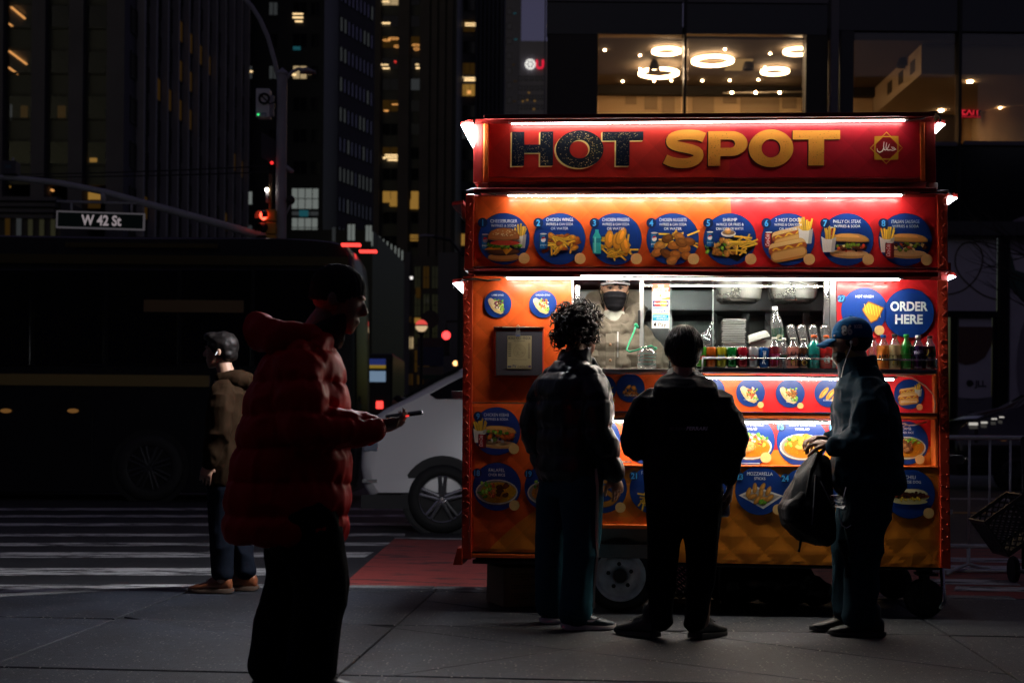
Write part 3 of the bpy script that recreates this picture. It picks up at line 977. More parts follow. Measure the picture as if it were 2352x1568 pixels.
# fixed frame
gb('upper_spandrel', 1256, 1570, -200, 78, 0, .35, GDARK); gb('upper_spandrel', 1576, 1902, -200, 78, 0, .35, GDARK); gb('upper_spandrel', 1928, 2500, -200, 70, 0, .35, GDARK)
gb('lower_spandrel', 1256, 1902, 338, 520, 0, .35, GDARK); gb('lower_spandrel', 1928, 2500, 334, 519, 0, .35, GDARK)
gb('corner_mullion', 1243, 1255.5, -200, 985, -.12, .3, GPALE)
gb('column_cover', 1256, 1374, 78.5, 337.5, .02, .5, pm('column_dark', (.05, .045, .045), .6))
gb('column_cover', 1850, 1902, 78.5, 337.5, .02, .5, pm('column_dark', (.05, .045, .045), .6))
gb('column_cover', 1929, 1962, 70.5, 333.5, .02, .5, pm('column_slate', (.06, .065, .08), .6))
gb('mullion', 1567, 1579, -200, 520, -.1, .2, GMET)
gb('broad_mullion', 1903, 1927, -200, 520, -.15, .4, GPALE)
gb('mullion', 2197, 2210, -200, 520, -.1, .2, GMET)
gb('transom', 1930, 2196, 328, 335, -.12, -.01, GPALE); gb('transom', 2211, 2500, 328, 335, -.12, -.01, GPALE)
gb('transom', 1256, 1902, 1, 4, -.06, -.005, GPALE)
gb('soffit_band', 1256, 2500, 514, 534, -.3, .3, pm('band_grey', (.07, .07, .075), .5))
# panes
PANE = glass_mat('big_pane', (.86, .84, .80), .05, .02)
for (a, b) in [(1374.5, 1566.5), (1579.5, 1849.5), (1962.5, 2196.5), (2210.5, 2500)]:
    gb('window_pane', a, b, 79 if a < 1900 else 71, 333, .10, .115, PANE)
# the room behind
xl_, xr_ = dxy(1300, dG) - GL.x, dxy(2560, dG) - GL.x
DEP = 5.9
MB().box(xl_, xr_, .36, DEP + .2, ZC - .01, ZC + .3).build('room_ceiling', CEILB, bG)
MB().box(xl_, xr_, .36, DEP + .2, ZF - .3, ZF).build('room_floor', pm('room_floor', (.2, .17, .13), .6), bG)
MB().box(xl_, xr_, DEP, DEP + .2, ZF + .001, ZC - .012).build('room_wall', WALLB, bG)
MB().box(xl_ - .2, xl_, .36, DEP, ZF, ZC).build('room_wall', WALLB, bG)
MB().box(xl_, 5.0, DEP - .25, DEP - .01, ZC - .28, ZC - .013).build('wall_cornice', pm('cornice_dark', (.03, .025, .02), .8), bG)
RINGM = emit_mat('ring_lamp_glow', (1.0, .70, .42), 20.0)
DOWN = emit_mat('downlight_glow', (1.0, .68, .40), 70.0)
for (px, py, rpx, d) in [(1531, 115, 34, 39.3), (1513, 171, 47, 41.2), (1637, 143, 49, 40.2), (1780, 167, 33, 41.3), (1833, 111, 34, 39.2)]:
    c = P(px, py, d) - GL
    r = rpx * d / F
    mb = MB().lathe([(r * .74, .0), (r, .0), (r, .06), (r * .74, .06), (r * .74, .0)], (c.x, c.y, min(c.z, ZC - .14)), 'z', 36)
    mb.build('ring_lamp', RINGM, bG, smooth=False)
for (px, py) in [(1430, 189), (1502, 188), (1542, 187), (1613, 187), (1676, 186), (1742, 185), (1665, 115), (1769, 125), (1757, 157), (1470, 129), (1470, 160), (1389, 117)]:
    bx, bz = ray(px, py)
    d = (ZC - .05 - CAMH) / bz
    if d > dG + DEP - .1: continue
    MB().lathe([(0, 0), (.032, 0), (.032, .03)], (bx * d - GL.x, d - dG, ZC - .05), 'z', 12).build('downlight', DOWN, bG)
MB().box(*[v for v in (P(1671, 170, 41).x - GL.x, P(1722, 170, 41).x - GL.x)], 2.4, 3.6, ZC - .05, ZC - .012).build('light_panel', emit_mat('panel_glow', hx('#e8b878'), .45), bG)
for (px, py, d) in [(1503, 152, 40.6), (1719, 149, 40.6), (2073, 143, 40.2), (2303, 139, 40.2)]:
    c = P(px, py, d) - GL
    mb = MB().lathe([(.0, .17), (.05, .17), (.10, .12), (.17, -.10), (.18, -.14), (.165, -.14), (.0, .05)], c, 'z', 18)
    mb.tube([(c.x, c.y, c.z + .16), (c.x, c.y, ZC - .02)], .008, 5)
    mb.lathe([(0, 0), (.07, 0), (.07, .05)], (c.x, c.y, ZC - .07), 'z', 12)
    mb.build('pendant_lamp', pm('black_shade', (.015, .013, .012), .4), bG, smooth=False)
# sketched panels on the back wall
for (a, b, y0, y1) in [(1436, 1462, 212, 240), (1480, 1510, 206, 252), (1520, 1550, 214, 262), (1590, 1640, 208, 262), (1660, 1692, 214, 238), (1700, 1790, 216, 262), (1796, 1830, 210, 250)]:
    p, q = P(a, y1, dG + DEP), P(b, y0, dG + DEP)
    MB().box(p.x - GL.x, q.x - GL.x, DEP - .03, DEP - .002, p.z, q.z).build('wall_panel', pm('tan_panel', (.48, .34, .20), .8), bG)
mb = MB(); p, q = P(1660, 214, 43), P(1850, 211, 43)
mb.tube([(p.x - GL.x, 5.0, p.z), (q.x - GL.x, 5.0, q.z)], .03, 6)
mb.build('track_rail', pm('steel_rail', (.4, .36, .3), .35, metal=.8), bG)
for px in (1681, 1736, 1791):
    p = P(px, 213, 42.9) - GL
    MB().ell(p, (.045, .045, .04), 10).build('track_lamp', DOWN, bG)
# bulkhead with vents, lower ceiling to its right
XB = 11.05 - GL.x
MB().box(XB, xr_, .7, DEP - .01, ZC - .82, ZC - .015).build('bulkhead', pm('bulkhead_plaster', (.55, .42, .28), .8), bG)
for k in range(3):
    MB().box(XB - .02, XB - .002, 1.3 + k * 1.2, 1.75 + k * 1.2, ZC - .6, ZC - .25).build('air_vent', pm('vent_dark', (.06, .045, .03), .7), bG)
for (px, py) in [(2228, 189), (2162, 255), (2300, 250)]:
    bx, bz = ray(px, py); d = (ZC - .85 - CAMH) / bz
    d = min(d, dG + DEP - .3)
    MB().lathe([(0, 0), (.08, 0), (.08, .03)], (bx * d - GL.x, d - dG, ZC - .855), 'z', 12).build('downlight', DOWN, bG)
MB().lathe([(1.3, ZF), (1.3, ZC - .83)], (dxy(2330, 43.5) - GL.x, 5.6, 0), 'z', 28).build('curved_wall', WALLB, bG, smooth=True)
p, q = P(2130, 332, 43.6), P(2205, 255, 43.6)
MB().box(p.x - GL.x, q.x - GL.x, 5.7, 5.85, ZF, q.z).build('doorway', pm('doorway_dark', (.03, .02, .015), .7), bG)
p, q = P(2207, 271, 43), P(2253, 240, 43)
MB().box(p.x - GL.x, q.x - GL.x, 5.0, 5.08, p.z, q.z).build('exit_sign', pm('exit_box', (.03, .01, .01), .5), bG)
ex = bpy.data.objects['exit_sign']
art = Art(); art.fit('EXIT', 0, -.14, .30, .54, (1, .02, .05), .01)
o = art.build('exit_lettering', ex, 0, emit_mat('exit_red', (1, .03, .06), 1.1)); o.location = ((p.x + q.x) / 2 - GL.x, 4.985, (p.z + q.z) / 2 + .02)
mb = MB()
for k in range(9): mb.box(p.x - GL.x + .03 + k * .065, p.x - GL.x + .06 + k * .065, 4.98, 4.995, p.z + .02, p.z + .045)
mb.build('exit_dots', emit_mat('exit_red', (1, .03, .06), 1.1), ex)

# street level: pale boarded front with painted line, glazed door and poster
HB = pm('pale_boarding', (.70, .66, .74), .7, var=.1, vscale=1.0)
gb('boarding_panel', 2150, 2290, 537, 714, .0, .12, HB)
gb('boarding_panel', 2318, 2560, 522, 985, .02, .14, HB)
gb('boarding_wall', 1256, 2149, 535, 985, .06, .2, GDARK)
gb('shopfront_post', 2292, 2316, 535, 985, -.1, .15, GMET)
gb('shopfront_head', 2150, 2291, 715, 728, -.08, .15, GMET)
gb('door_stile', 2183, 2200, 729, 985, -.02, .1, GMET); gb('door_stile', 2280, 2291, 729, 985, -.02, .1, GMET)
gb('door_panel', 2201, 2279, 729, 985, .02, .1, HB)
sc = dG / F
art = Art()
LINE = (.10, .075, .04)
pts = [(-70, 52), (-40, 50), (-10, 38), (15, 12), (28, -22), (24, -52), (4, -68), (-20, -62), (-34, -36), (-30, -4), (-6, 26), (30, 52), (66, 64)]
cat = []
for i in range(len(pts) - 1):
    p0, p1_, p2_, p3 = pts[max(i - 1, 0)], pts[i], pts[i + 1], pts[min(i + 2, len(pts) - 1)]
    for t in np.linspace(0, 1, 6)[:-1]:
        f = lambda k: .5 * (2 * p1_[k] + (p2_[k] - p0[k]) * t + (2 * p0[k] - 5 * p1_[k] + 4 * p2_[k] - p3[k]) * t * t + (3 * p1_[k] - p0[k] - 3 * p2_[k] + p3[k]) * t ** 3)
        cat.append((f(0) * sc, -f(1) * sc))
art.stroke(cat, 3.2 * sc, LINE)
o = art.build('painted_line', bG, 0, print_mat('paint_print', .7)); o.location = P(2228, 625, dG) - GL + Vector((0, -.012, 0))
art = Art()
art.poly([(-39 * sc, 100 * sc), (39 * sc, 100 * sc), (38 * sc, 60 * sc), (22 * sc, 30 * sc), (0, 16 * sc), (-22 * sc, 12 * sc), (-39 * sc, 18 * sc)], (.16, .075, .06))
art.poly([(-39 * sc, -120 * sc), (39 * sc, -120 * sc), (39 * sc, -60 * sc), (0, -66 * sc), (-39 * sc, -62 * sc)], (.19, .19, .21))
INK = (.03, .03, .035)
art.ell(-12 * sc, -30 * sc, 8 * sc, 8 * sc, INK, wob=.04)
art.text('JLL', 12 * sc, -37 * sc, 14 * sc, INK, .02)
for k, (y, w) in enumerate([(-68, 46), (-76, 30), (-98, 26), (-106, 38), (-126, 40), (-134, 44), (-154, 24), (-162, 32)]):
    for j in range(int(w / 5)):
        art.rect((-w / 2 + j * 5) * sc, (-w / 2 + j * 5 + 3.6) * sc, y * sc, (y + (3.2 if k % 2 == 0 else 2)) * sc, INK if k % 2 == 0 else (.12, .12, .13))
o = art.build('door_poster', bG, 0, print_mat('paint_print', .7)); o.location = P(2240, 850, dG) - GL + Vector((0, -.0, 0))
art = Art()
art.ell(30 * sc, 190 * sc, 60 * sc, 45 * sc, (.30, .26, .32)); art.poly([(-16 * sc, 150 * sc), (-5 * sc, 110 * sc), (60 * sc, 90 * sc), (60 * sc, 20 * sc), (10 * sc, 40 * sc), (-16 * sc, 70 * sc)], (.05, .11, .09))
art.ell(60 * sc, -110 * sc, 60 * sc, 150 * sc, (.30, .27, .33))
art.ell(0, -230 * sc, 20 * sc, 26 * sc, (.20, .07, .07))
o = art.build('painted_mural', bG, 0, print_mat('paint_print', .7)); o.location = P(2336, 730, dG) - GL + Vector((0, -.0, 0))

# bare street tree whose twigs cross the boarding at the right edge
tr = thing('bare_tree', 'bare street tree with thin twigs reaching in from the right edge', 'tree', (dxy(2480, 33), 33, ROADZ))
BARK = pm('bark', (.05, .042, .038), .9, var=.3, vscale=12, bump=.5)
MB().tube([(0, 0, 0), (.03, 0, 1.5), (-.02, .05, 3.2), (.05, 0, 4.6), (.0, .1, 7.5)], [.14, .12, .10, .08, .02], 10).build('trunk', BARK, tr, smooth=True)
mb = MB()
def twig(p, d, l, r, dep):
    pts = [p]; q = Vector(p); dd = Vector(d)
    for k in range(5):
        dd = (dd + Vector((random.uniform(-.22, .22), random.uniform(-.22, .22), random.uniform(-.12, .22)))).normalized()
        q = q + dd * l / 5; pts.append(q.copy())
        if dep and k in (1, 2, 3):
            twig(q, dd + Vector((random.uniform(-.8, .8), random.uniform(-.6, .6), random.uniform(-.3, .5))), l * .6, r * .55, dep - 1)
    mb.tube(pts, [r * (1 - .16 * k) for k in range(6)], 5)
for z, a in ((3.3, math.pi), (3.7, math.pi + .6), (4.2, math.pi - .5), (4.6, 1.0), (5.2, 2.6), (4.0, 5.2), (5.6, 4.0), (6.2, .2), (4.9, math.pi + .2)):
    twig(Vector((0, 0, z)), Vector((math.cos(a), math.sin(a), .32)), 2.3, .035, 2)
mb.build('crown', BARK, tr)
# ------------------------------------------------------------------ the food cart
cart = thing('food_cart', 'red and orange HOT SPOT food cart with lit menu boards and an open serving window', 'food cart', O, -YAW)
cart['label'] = 'red and orange food cart with lit menu boards and an open serving window'
def cl(px, py, off=0.0):
    """cart-local (x, z) of what shows at a pixel on the cart plane y = off"""
    a, b = ray(px, py)
    d = Vector((a, 1.0, b))
    base = O + EY * off
    t = (base.dot(EY)) / d.dot(EY)
    p = Vector((a * t, t, CAMH + b * t)) - O
    return p.dot(EX), p.z
def from_cart(x, y, z):
    q = O + EX * x + EY * y
    return Vector((q.x, q.y, q.z + z))
MPX = 8.36 / F          # metres per pixel on the cart front

def wrap_mat(name, rough=.38):
    """vinyl wrap: orange at left, crimson beyond a sharp curved edge at right, amber below a rising curved edge"""
    m = bpy.data.materials.new(name); m.use_nodes = True
    nt = m.node_tree; b = nt.nodes['Principled BSDF']
    b.inputs['Roughness'].default_value = rough; b.inputs['Coat Weight'].default_value = .15
    tc = nt.nodes.new('ShaderNodeTexCoord'); sp = nt.nodes.new('ShaderNodeSeparateXYZ')
    nt.links.new(tc.outputs['Object'], sp.inputs[0])
    def M(op, a, bb=None, c=None):
        n = nt.nodes.new('ShaderNodeMath'); n.operation = op
        for i, v in enumerate((a, bb, c)):
            if v is None: continue
            if isinstance(v, (int, float)): n.inputs[i].default_value = v
            else: nt.links.new(v, n.inputs[i])
        return n.outputs[0]
    X, Z = sp.outputs[0], sp.outputs[2]
    x1, z1 = cl(1686, 455); x0, _ = cl(1676, 280)
    # crimson right of a gently bowed edge
    bow = M('MULTIPLY', M('POWER', M('ABSOLUTE', M('SUBTRACT', Z, 2.75)), 2.0), .09)
    red = M('GREATER_THAN', X, M('ADD', bow, x0))
    # amber under the curve
    xa, za = cl(1115, 1270); xb, zb = cl(1240, 1218); xc, zc = cl(1480, 1070); xd, zd = cl(2150, 1022)
    k = math.log((zd - za) / (zd - zc)) / (xc - xa)
    edge = M('SUBTRACT', zd, M('MULTIPLY', zd - za, M('EXPONENT', M('MULTIPLY', M('SUBTRACT', X, xa), -k))))
    amb = M('LESS_THAN', Z, edge)
    mx = nt.nodes.new('ShaderNodeMix'); mx.data_type = 'RGBA'
    mx.inputs[6].default_value = (.74, .105, .014, 1); mx.inputs[7].default_value = (.62, .016, .022, 1)
    nt.links.new(red, mx.inputs[0])
    my = nt.nodes.new('ShaderNodeMix'); my.data_type = 'RGBA'
    nt.links.new(amb, my.inputs[0]); nt.links.new(mx.outputs[2], my.inputs[6]); my.inputs[7].default_value = (.76, .25, .022, 1)
    # printed diamond tint and scuffs
    u = M('ADD', X, Z); v = M('SUBTRACT', X, Z)
    cell = .19
    fu = M('FRACT', M('DIVIDE', M('ADD', u, 50.0), cell)); fv = M('FRACT', M('DIVIDE', M('ADD', v, 50.0), cell))
    tint = M('ADD', .84, M('MULTIPLY', .30, M('MULTIPLY', M('ADD', fu, fv), .5)))
    n = nt.nodes.new('ShaderNodeTexNoise'); n.inputs['Scale'].default_value = 6; n.inputs['Detail'].default_value = 8
    nt.links.new(tc.outputs['Object'], n.inputs['Vector'])
    tint = M('MULTIPLY', tint, M('ADD', .75, M('MULTIPLY', n.outputs[0], .5)))
    vm = nt.nodes.new('ShaderNodeVectorMath'); vm.operation = 'SCALE'
    nt.links.new(my.outputs[2], vm.inputs[0]); nt.links.new(tint, vm.inputs['Scale'])
    nt.links.new(vm.outputs[0], b.inputs['Base Color'])
    n2 = nt.nodes.new('ShaderNodeTexNoise'); n2.inputs['Scale'].default_value = 14; n2.inputs['Detail'].default_value = 3
    nt.links.new(tc.outputs['Object'], n2.inputs['Vector'])
    bp = nt.nodes.new('ShaderNodeBump'); bp.inputs['Strength'].default_value = .12; bp.inputs['Distance'].default_value = .01
    nt.links.new(n2.outputs[0], bp.inputs['Height']); nt.links.new(bp.outputs[0], b.inputs['Normal'])
    MATS[name] = m
    return m
WRAP = wrap_mat('vinyl_wrap')
def sign_mat():
    m = WRAP.copy(); m.name = 'sign_wrap'
    for n in m.node_tree.nodes:
        if n.type == 'MIX' and abs(n.inputs[6].default_value[1] - .105) < .01 and not n.inputs[6].is_linked:
            n.inputs[6].default_value = (.52, .026, .018, 1); n.inputs[7].default_value = (.42, .008, .022, 1)
    return m
SIGNW = sign_mat()
REDST = pm('red_steel', (.42, .035, .014), .32, var=.2, vscale=5, bump=.25, bscale=9, coat=.2)
DKRED = pm('dark_red_steel', (.22, .015, .012), .35, var=.2, vscale=5, bump=.2, bscale=9)
ORTRIM = pm('orange_trim', (.66, .13, .02), .35, var=.15, vscale=6, bump=.15, bscale=14)
STEEL = pm('brushed_steel', (.55, .55, .55), .28, metal=.95, var=.12, vscale=3, rvar=.1)
DSTEEL = pm('dull_steel', (.22, .23, .24), .4, metal=.7, var=.3, vscale=2, rvar=.12)
DARKST = pm('dark_steel', (.06, .065, .07), .3, metal=.4, var=.5, vscale=3, rvar=.12)  # darker mottled steel for posts and grill inside
BLKRUB = pm('black_rubber', (.012, .012, .013), .7, var=.3, vscale=10)
BLKMET = pm('black_metal', (.015, .015, .016), .45)
CHROME = pm('bright_edge', (.75, .73, .70), .15, metal=1.0)
LED = emit_mat('led_tube', (1.0, .90, .76), 85.0)
LEDS = emit_mat('side_led', (.95, .96, 1.0), 14.0)
LEDR = emit_mat('side_led_right', (.95, .96, 1.0), 26.0)
LEDI = emit_mat('inside_led', (1.0, .92, .80), 120.0)

def pbox(name, a, b, y0, y1, mat, parent=None, off=None, bevel=.004):
    """box between two pixel corners measured on plane off (default its front y0)"""
    o = y0 if off is None else off
    x0, z1 = cl(a[0], a[1], o); x1, z0 = cl(b[0], b[1], o)
    return MB().box(x0, x1, y0, y1, z0, z1).build(name, mat, parent or cart, bevel=bevel)
def pquad(name, corners, y0, y1, mat, parent=None, off=None, bevel=.004):
    """slab with the 4 pixel corners TL, TR, BR, BL"""
    o = y0 if off is None else off
    q = [cl(px, py, o) for px, py in corners]
    return MB().prism(q, y0, y1).build(name, mat, parent or cart, bevel=bevel)
def quilted(name, corners, y, thick, mat, cell=.19, depth=.0032, parent=None, res=.02):
    """panel pressed into diamonds, each a shallow pyramid"""
    q = [cl(px, py, y) for px, py in corners]      # TL TR BR BL
    w = max(q[1][0] - q[0][0], q[2][0] - q[3][0]); h = max(q[0][1] - q[3][1], q[1][1] - q[2][1])
    nx, nz = max(2, int(w / res)), max(2, int(h / res))
    vs, fs = [], []
    for j in range(nz + 1):
        for i in range(nx + 1):
            s, t = i / nx, j / nz
            xt, zt = q[0][0] + (q[1][0] - q[0][0]) * s, q[0][1] + (q[1][1] - q[0][1]) * s
            xb, zb = q[3][0] + (q[2][0] - q[3][0]) * s, q[3][1] + (q[2][1] - q[3][1]) * s
            x, z = xb + (xt - xb) * t, zb + (zt - zb) * t
            u, v = ((x + z + 50) / cell) % 1, ((x - z + 50) / cell) % 1
            d = min(min(u, 1 - u), min(v, 1 - v)) * 2
            e = min(1, min(s, 1 - s) * w / .02, min(t, 1 - t) * h / .02)
            vs.append((x, y - depth * d * e, z))
    for j in range(nz):
        for i in range(nx):
            a = j * (nx + 1) + i
            fs.append((a, a + 1, a + nx + 2, a + nx + 1))
    mb = MB().add(vs, fs)
    k = [(0, 0), (nx, 0), (nx, nz), (0, nz)]
    c = [vs[b * (nx + 1) + a] for a, b in k]
    mb.add([(p[0], y + .003, p[2]) for p in c] + [(p[0], y + thick, p[2]) for p in c], [(3, 2, 1, 0), (4, 5, 6, 7), (0, 1, 5, 4), (1, 2, 6, 5), (2, 3, 7, 6), (3, 0, 4, 7)])
    return mb.build(name, mat, parent or cart, smooth=False, fixn=False)

# --- chassis, inside, back
xL, _ = cl(1062, 1280); xR, _ = cl(2180, 1290)
_, zB = cl(1620, 1290); _, zT = cl(1620, 622)
DEPTH = 1.38
MB().box(xL + .02, xR - .02, .06, DEPTH, zB + .01, zB + .09).build('cart_floor', DSTEEL, cart)
MB().box(xL + .01, xR - .01, DEPTH - .04, DEPTH, zB + .1, zT - .01).build('back_wall', pm('inside_steel', (.14, .15, .15), .3, metal=.5, var=.6, vscale=1.6, rvar=.12), cart)
for x in (xL + .01, xR - .05):
    MB().box(x, x + .04, .05, DEPTH - .045, zB + .1, zT - .01).build('side_wall', DKRED, cart)
MB().box(xL, xR, .02, DEPTH + .02, zT, zT + .05).build('roof', DKRED, cart)
xw0, _ = cl(1316, 700); xw1, _ = cl(1920, 700)
_, zc0 = cl(1600, 852)
MB().box(xw0 - .02, xw1 + .02, .16, .56, zc0 - .16, zc0 - .12).build('inside_counter', STEEL, cart)
MB().box(xw0, xw1, .17, .20, zB + .1, zc0 - .17).build('inside_apron', DSTEEL, cart)
# inside wall posts, hood and shelf
for (px, w, m) in [(1540, .02, STEEL), (1712, .05, DARKST), (1765, .05, STEEL), (1640, .03, DARKST), (1850, .04, DSTEEL)]:
    x, _ = cl(px, 720, DEPTH - .3)
    MB().box(x - w / 2, x + w / 2, DEPTH - .34, DEPTH - .30, zc0 - .1, zT - .02).build('inside_post', m, cart)
x0, z0 = cl(1325, 668, DEPTH - .1); x1, z1 = cl(1900, 640, DEPTH - .1)
MB().box(x0, x1, DEPTH - .45, DEPTH - .06, zT - .16, zT - .02).build('exhaust_hood', DSTEEL, cart, bevel=.01)
x0, z0 = cl(1500, 800, .8); x1, z1 = cl(1900, 790, .8)
MB().box(x0, x1, .62, 1.15, z0 - .12, z0).build('grill', DARKST, cart, bevel=.01)

# --- front skin
quilted('front_panel', [(1086, 634), (1313, 636), (1313, 925), (1083, 923)], .0, .03, WRAP)
quilted('front_panel', [(1083, 926), (1345, 928), (1345, 1270), (1081, 1266)], .0, .03, WRAP)
quilted('front_panel', [(1346, 1071), (1530, 1075), (1530, 1204), (1346, 1202)], .0, .03, WRAP)
quilted('front_panel', [(1531, 1075), (2156, 1074), (2160, 1303), (1531, 1290)], .0, .03, WRAP)
quilted('front_panel', [(1922, 642), (2153, 643), (2153, 852), (1922, 850)], .0, .03, WRAP)
pbox('skirt_trim', (1083, 1270.5), (1345, 1284), -.006, .03, ORTRIM)
pquad('arch_lip', [(1346, 1203), (1530, 1205), (1530, 1215), (1346, 1213)], -.03, .02, ORTRIM)
pquad('corner_post', [(1064, 634), (1085.5, 634), (1082.5, 1284), (1060, 1284)], -.015, .06, REDST)
pquad('corner_post', [(2154, 643), (2177, 643), (2184, 1306), (2161, 1304)], -.015, .06, REDST)
mb = MB()
for px, y0, y1, n in ((1067, 660, 1260, 22), (2172, 660, 1290, 22), (1079, 940, 1260, 8), (2160, 1090, 1290, 8)):
    for k in range(n):
        x, z = cl(px + (y0 + (y1 - y0) * k / n - 640) * (.008 if px > 2000 else -.006), y0 + (y1 - y0) * k / n, -.015)
        mb.ell((x, -.016, z), (.006, .004, .006), 8)
mb.build('rivet', REDST, cart, smooth=True)
tag(bpy.data.objects['rivet'], kind='stuff')
MB().tube([(*[cl(1079.5, y, -.012)[0] for y in (928,)], -.012, cl(1079.5, 928, -.012)[1]), (cl(1077.5, 1266, -.012)[0], -.012, cl(1077.5, 1266, -.012)[1])], .004, 6).build('edge_bead', CHROME, cart)
# diamond plate pips on the corner posts
mb = MB()
for px, y0, y1 in ((1074, 650, 1200), (2166, 455, 640), (1077, 470, 600), (2166, 660, 1000)):
    n = int((y1 - y0) / 15)
    for k in range(n):
        py = y0 + (y1 - y0) * k / n
        x, z = cl(px + random.uniform(-4, 4), py, -.018)
        r = Matrix.Rotation(.8 if k % 2 else -.8, 3, 'Y')
        mb.ell((x, -.018, z), (.016, .006, .006), 8, rot=r)
mb.build('diamond_plate', REDST, cart, smooth=True); tag(bpy.data.objects['diamond_plate'], kind='stuff')

# --- recessed menu rows under the counter
YR1, YR2 = .06, .11
pquad('menu_row_panel', [(1280, 850, ), (2156, 856), (2156, 948), (1280, 946)], YR1, YR1 + .02, WRAP)
pquad('menu_row_panel', [(1280, 950), (2156, 956), (2156, 1072), (1280, 1070)], YR2, YR2 + .02, WRAP)
pquad('menu_ledge', [(1283, 945.5), (2152, 950), (2152, 963), (1283, 960)], -.035, YR2, ORTRIM)
mb = MB(); a = cl(1283, 945, -.036); b = cl(2152, 949.5, -.036)
mb.tube([(a[0], -.036, a[1]), (b[0], -.036, b[1])], .005, 6)
a = cl(1283, 959.5, -.036); b = cl(2152, 962.5, -.036)
mb.tube([(a[0], -.036, a[1]), (b[0], -.036, b[1])], .003, 6)
mb.build('ledge_bead', CHROME, cart)
pquad('menu_ledge', [(1346, 1066), (2156, 1070), (2156, 1074), (1346, 1071)], -.01, YR2, ORTRIM)
pquad('recess_cheek', [(2146, 858), (2153, 858), (2156, 1070), (2148, 1070)], -.004, YR2, ORTRIM)
pquad('recess_cheek', [(1281, 858), (1286, 858), (1286, 925), (1281, 925)], .032, YR2, ORTRIM)
mb = MB()
for (p, q) in [((1392, 1060), (1450, 1060)), ((1690, 1063), (1745, 1064)), ((1560, 1062), (1640, 1062))]:
    a, b = cl(p[0], p[1], -.02), cl(q[0], q[1], -.02)
    MB().tube([(a[0], .0, a[1] - .012), (a[0], -.02, a[1]), (b[0], -.02, b[1]), (b[0], .0, b[1] - .012)], .004, 6).build('pull_handle', STEEL, cart)

# --- counter tray
TY = -.17
pquad('counter_tray', [(1280, 845), (1612, 847), (1612, 857), (1280, 855)], -.20, .10, STEEL, off=-.20)
pquad('bottle_tray', [(1613, 843), (2152, 849), (2152, 859), (1613, 855)], TY, .02, DSTEEL, off=TY)
mb = MB()
for (xa, ya, xb, yb) in [(1613, 822, 1906, 824), (1906, 824, 2152, 827)]:
    a, b = cl(xa, ya, TY), cl(xb, yb, TY)
    mb.tube([(a[0], TY + .004, a[1]), (b[0], TY + .004, b[1])], .005, 8)
for px in (1614, 1800, 2151):
    a, b = cl(px, 823, TY), cl(px, 848, TY)
    mb.tube([(a[0], TY + .004, a[1]), (b[0], TY + .004, b[1])], .005, 8)
a = cl(2151, 827, TY); mb.tube([(a[0], TY + .004, a[1]), (a[0], .0, a[1])], .005, 8)
mb.build('tray_rail', STEEL, cart, smooth=True)
tray_z0, tray_z1 = cl(1613, 843, TY)[1], cl(2152, 849, TY)[1]
tx0, tx1 = cl(1613, 843, TY)[0], cl(2152, 849, TY)[0]
def tray_z(x): return tray_z0 + (tray_z1 - tray_z0) * (x - tx0) / (tx1 - tx0) + .004
a, b = cl(1616, 825, TY), cl(2150, 846, TY)
MB().box(a[0], b[0], TY + .001, TY + .003, b[1] + .004, a[1]).build('tray_front_sheet', glass_mat('clear_sheet', (.93, .95, .95), .03, .05), cart)

# --- serving window
FR = .0
pquad('window_frame', [(1313, 640), (1317, 640), (1317, 846), (1313, 846)], -.012, .06, pm('pale_aluminium', (.75, .75, .73), .3, metal=.6))
pquad('window_frame', [(1893, 640), (1905, 640), (1905, 842), (1893, 842)], .012, .06, STEEL)
pquad('window_frame', [(1906, 640), (1921, 640), (1921, 844), (1906, 844)], -.008, .06, DSTEEL)
pquad('window_frame', [(1469, 644), (1479, 644), (1479, 844), (1469, 844)], .03, .05, pm('clear_edge', (.55, .57, .58), .2, metal=.3))
GSH = glass_mat('serving_glass', (.90, .93, .93), .05, .02)
a, b = cl(1479, 642, .03), cl(1638, 842, .03)
MB().box(a[0], b[0], .028, .034, b[1], a[1]).build('sliding_pane', GSH, cart)
a, b = cl(1540, 642, .045), cl(1893, 842, .045)
MB().box(a[0], b[0], .043, .049, b[1], a[1]).build('sliding_pane', GSH, cart)
for px in (1637, 1540):
    pquad('pane_edge', [(px, 642), (px + 1.6, 642), (px + 1.6, 842), (px, 842)], .022 if px == 1637 else .0425, .036 if px == 1637 else .052, pm('glass_edge', (.5, .62, .6), .1))
a, b = cl(1465, 712, .02), cl(1471, 755, .02)
o = MB().box(a[0], b[0], .012, .029, b[1], a[1]).build('pane_handle', BLKMET, cart, bevel=.006)
a, b = cl(1320, 655, .1), cl(1332, 690, .1)
MB().box(a[0], b[0], .08, .1, b[1], a[1]).build('hinge', STEEL, cart, bevel=.004)

# --- LED lamps under the hoods
def led(pa, pb, off, r=.009, mat=None, tilt=.45):
    a, b = cl(pa[0], pa[1], off), cl(pb[0], pb[1], off)
    lampo = MB()
    n = 10
    vs, fs = [], []
    for (x, z) in (a, b):
        for j in range(n + 1):
            w = math.pi * (j / n) + math.pi + tilt
            vs.append((x, off - r * math.cos(w) * 1.0, z + r * math.sin(w)))
    for j in range(n): fs.append((j, j + 1, n + 2 + j, n + 1 + j))
    o = MB().add(vs, fs).build('led_strip', mat or LED, cart, fixn=False)
    ch = MB().box(a[0] - .02, b[0] + .02, off - .014, off + .016, a[1] + .001, a[1] + .014)
    x0, z0, z1 = a[0], a[1], b[1]
    # channel follows the strip's slope
    for i, v in enumerate(ch.v):
        t = (v[0] - a[0]) / (b[0] - a[0]); ch.v[i] = (v[0], v[1], v[2] + (z1 - z0) * t)
    ch.build('lamp_channel', pm('lamp_channel', (.5, .5, .5), .35, metal=.6), o)
    return o
LO = -.045
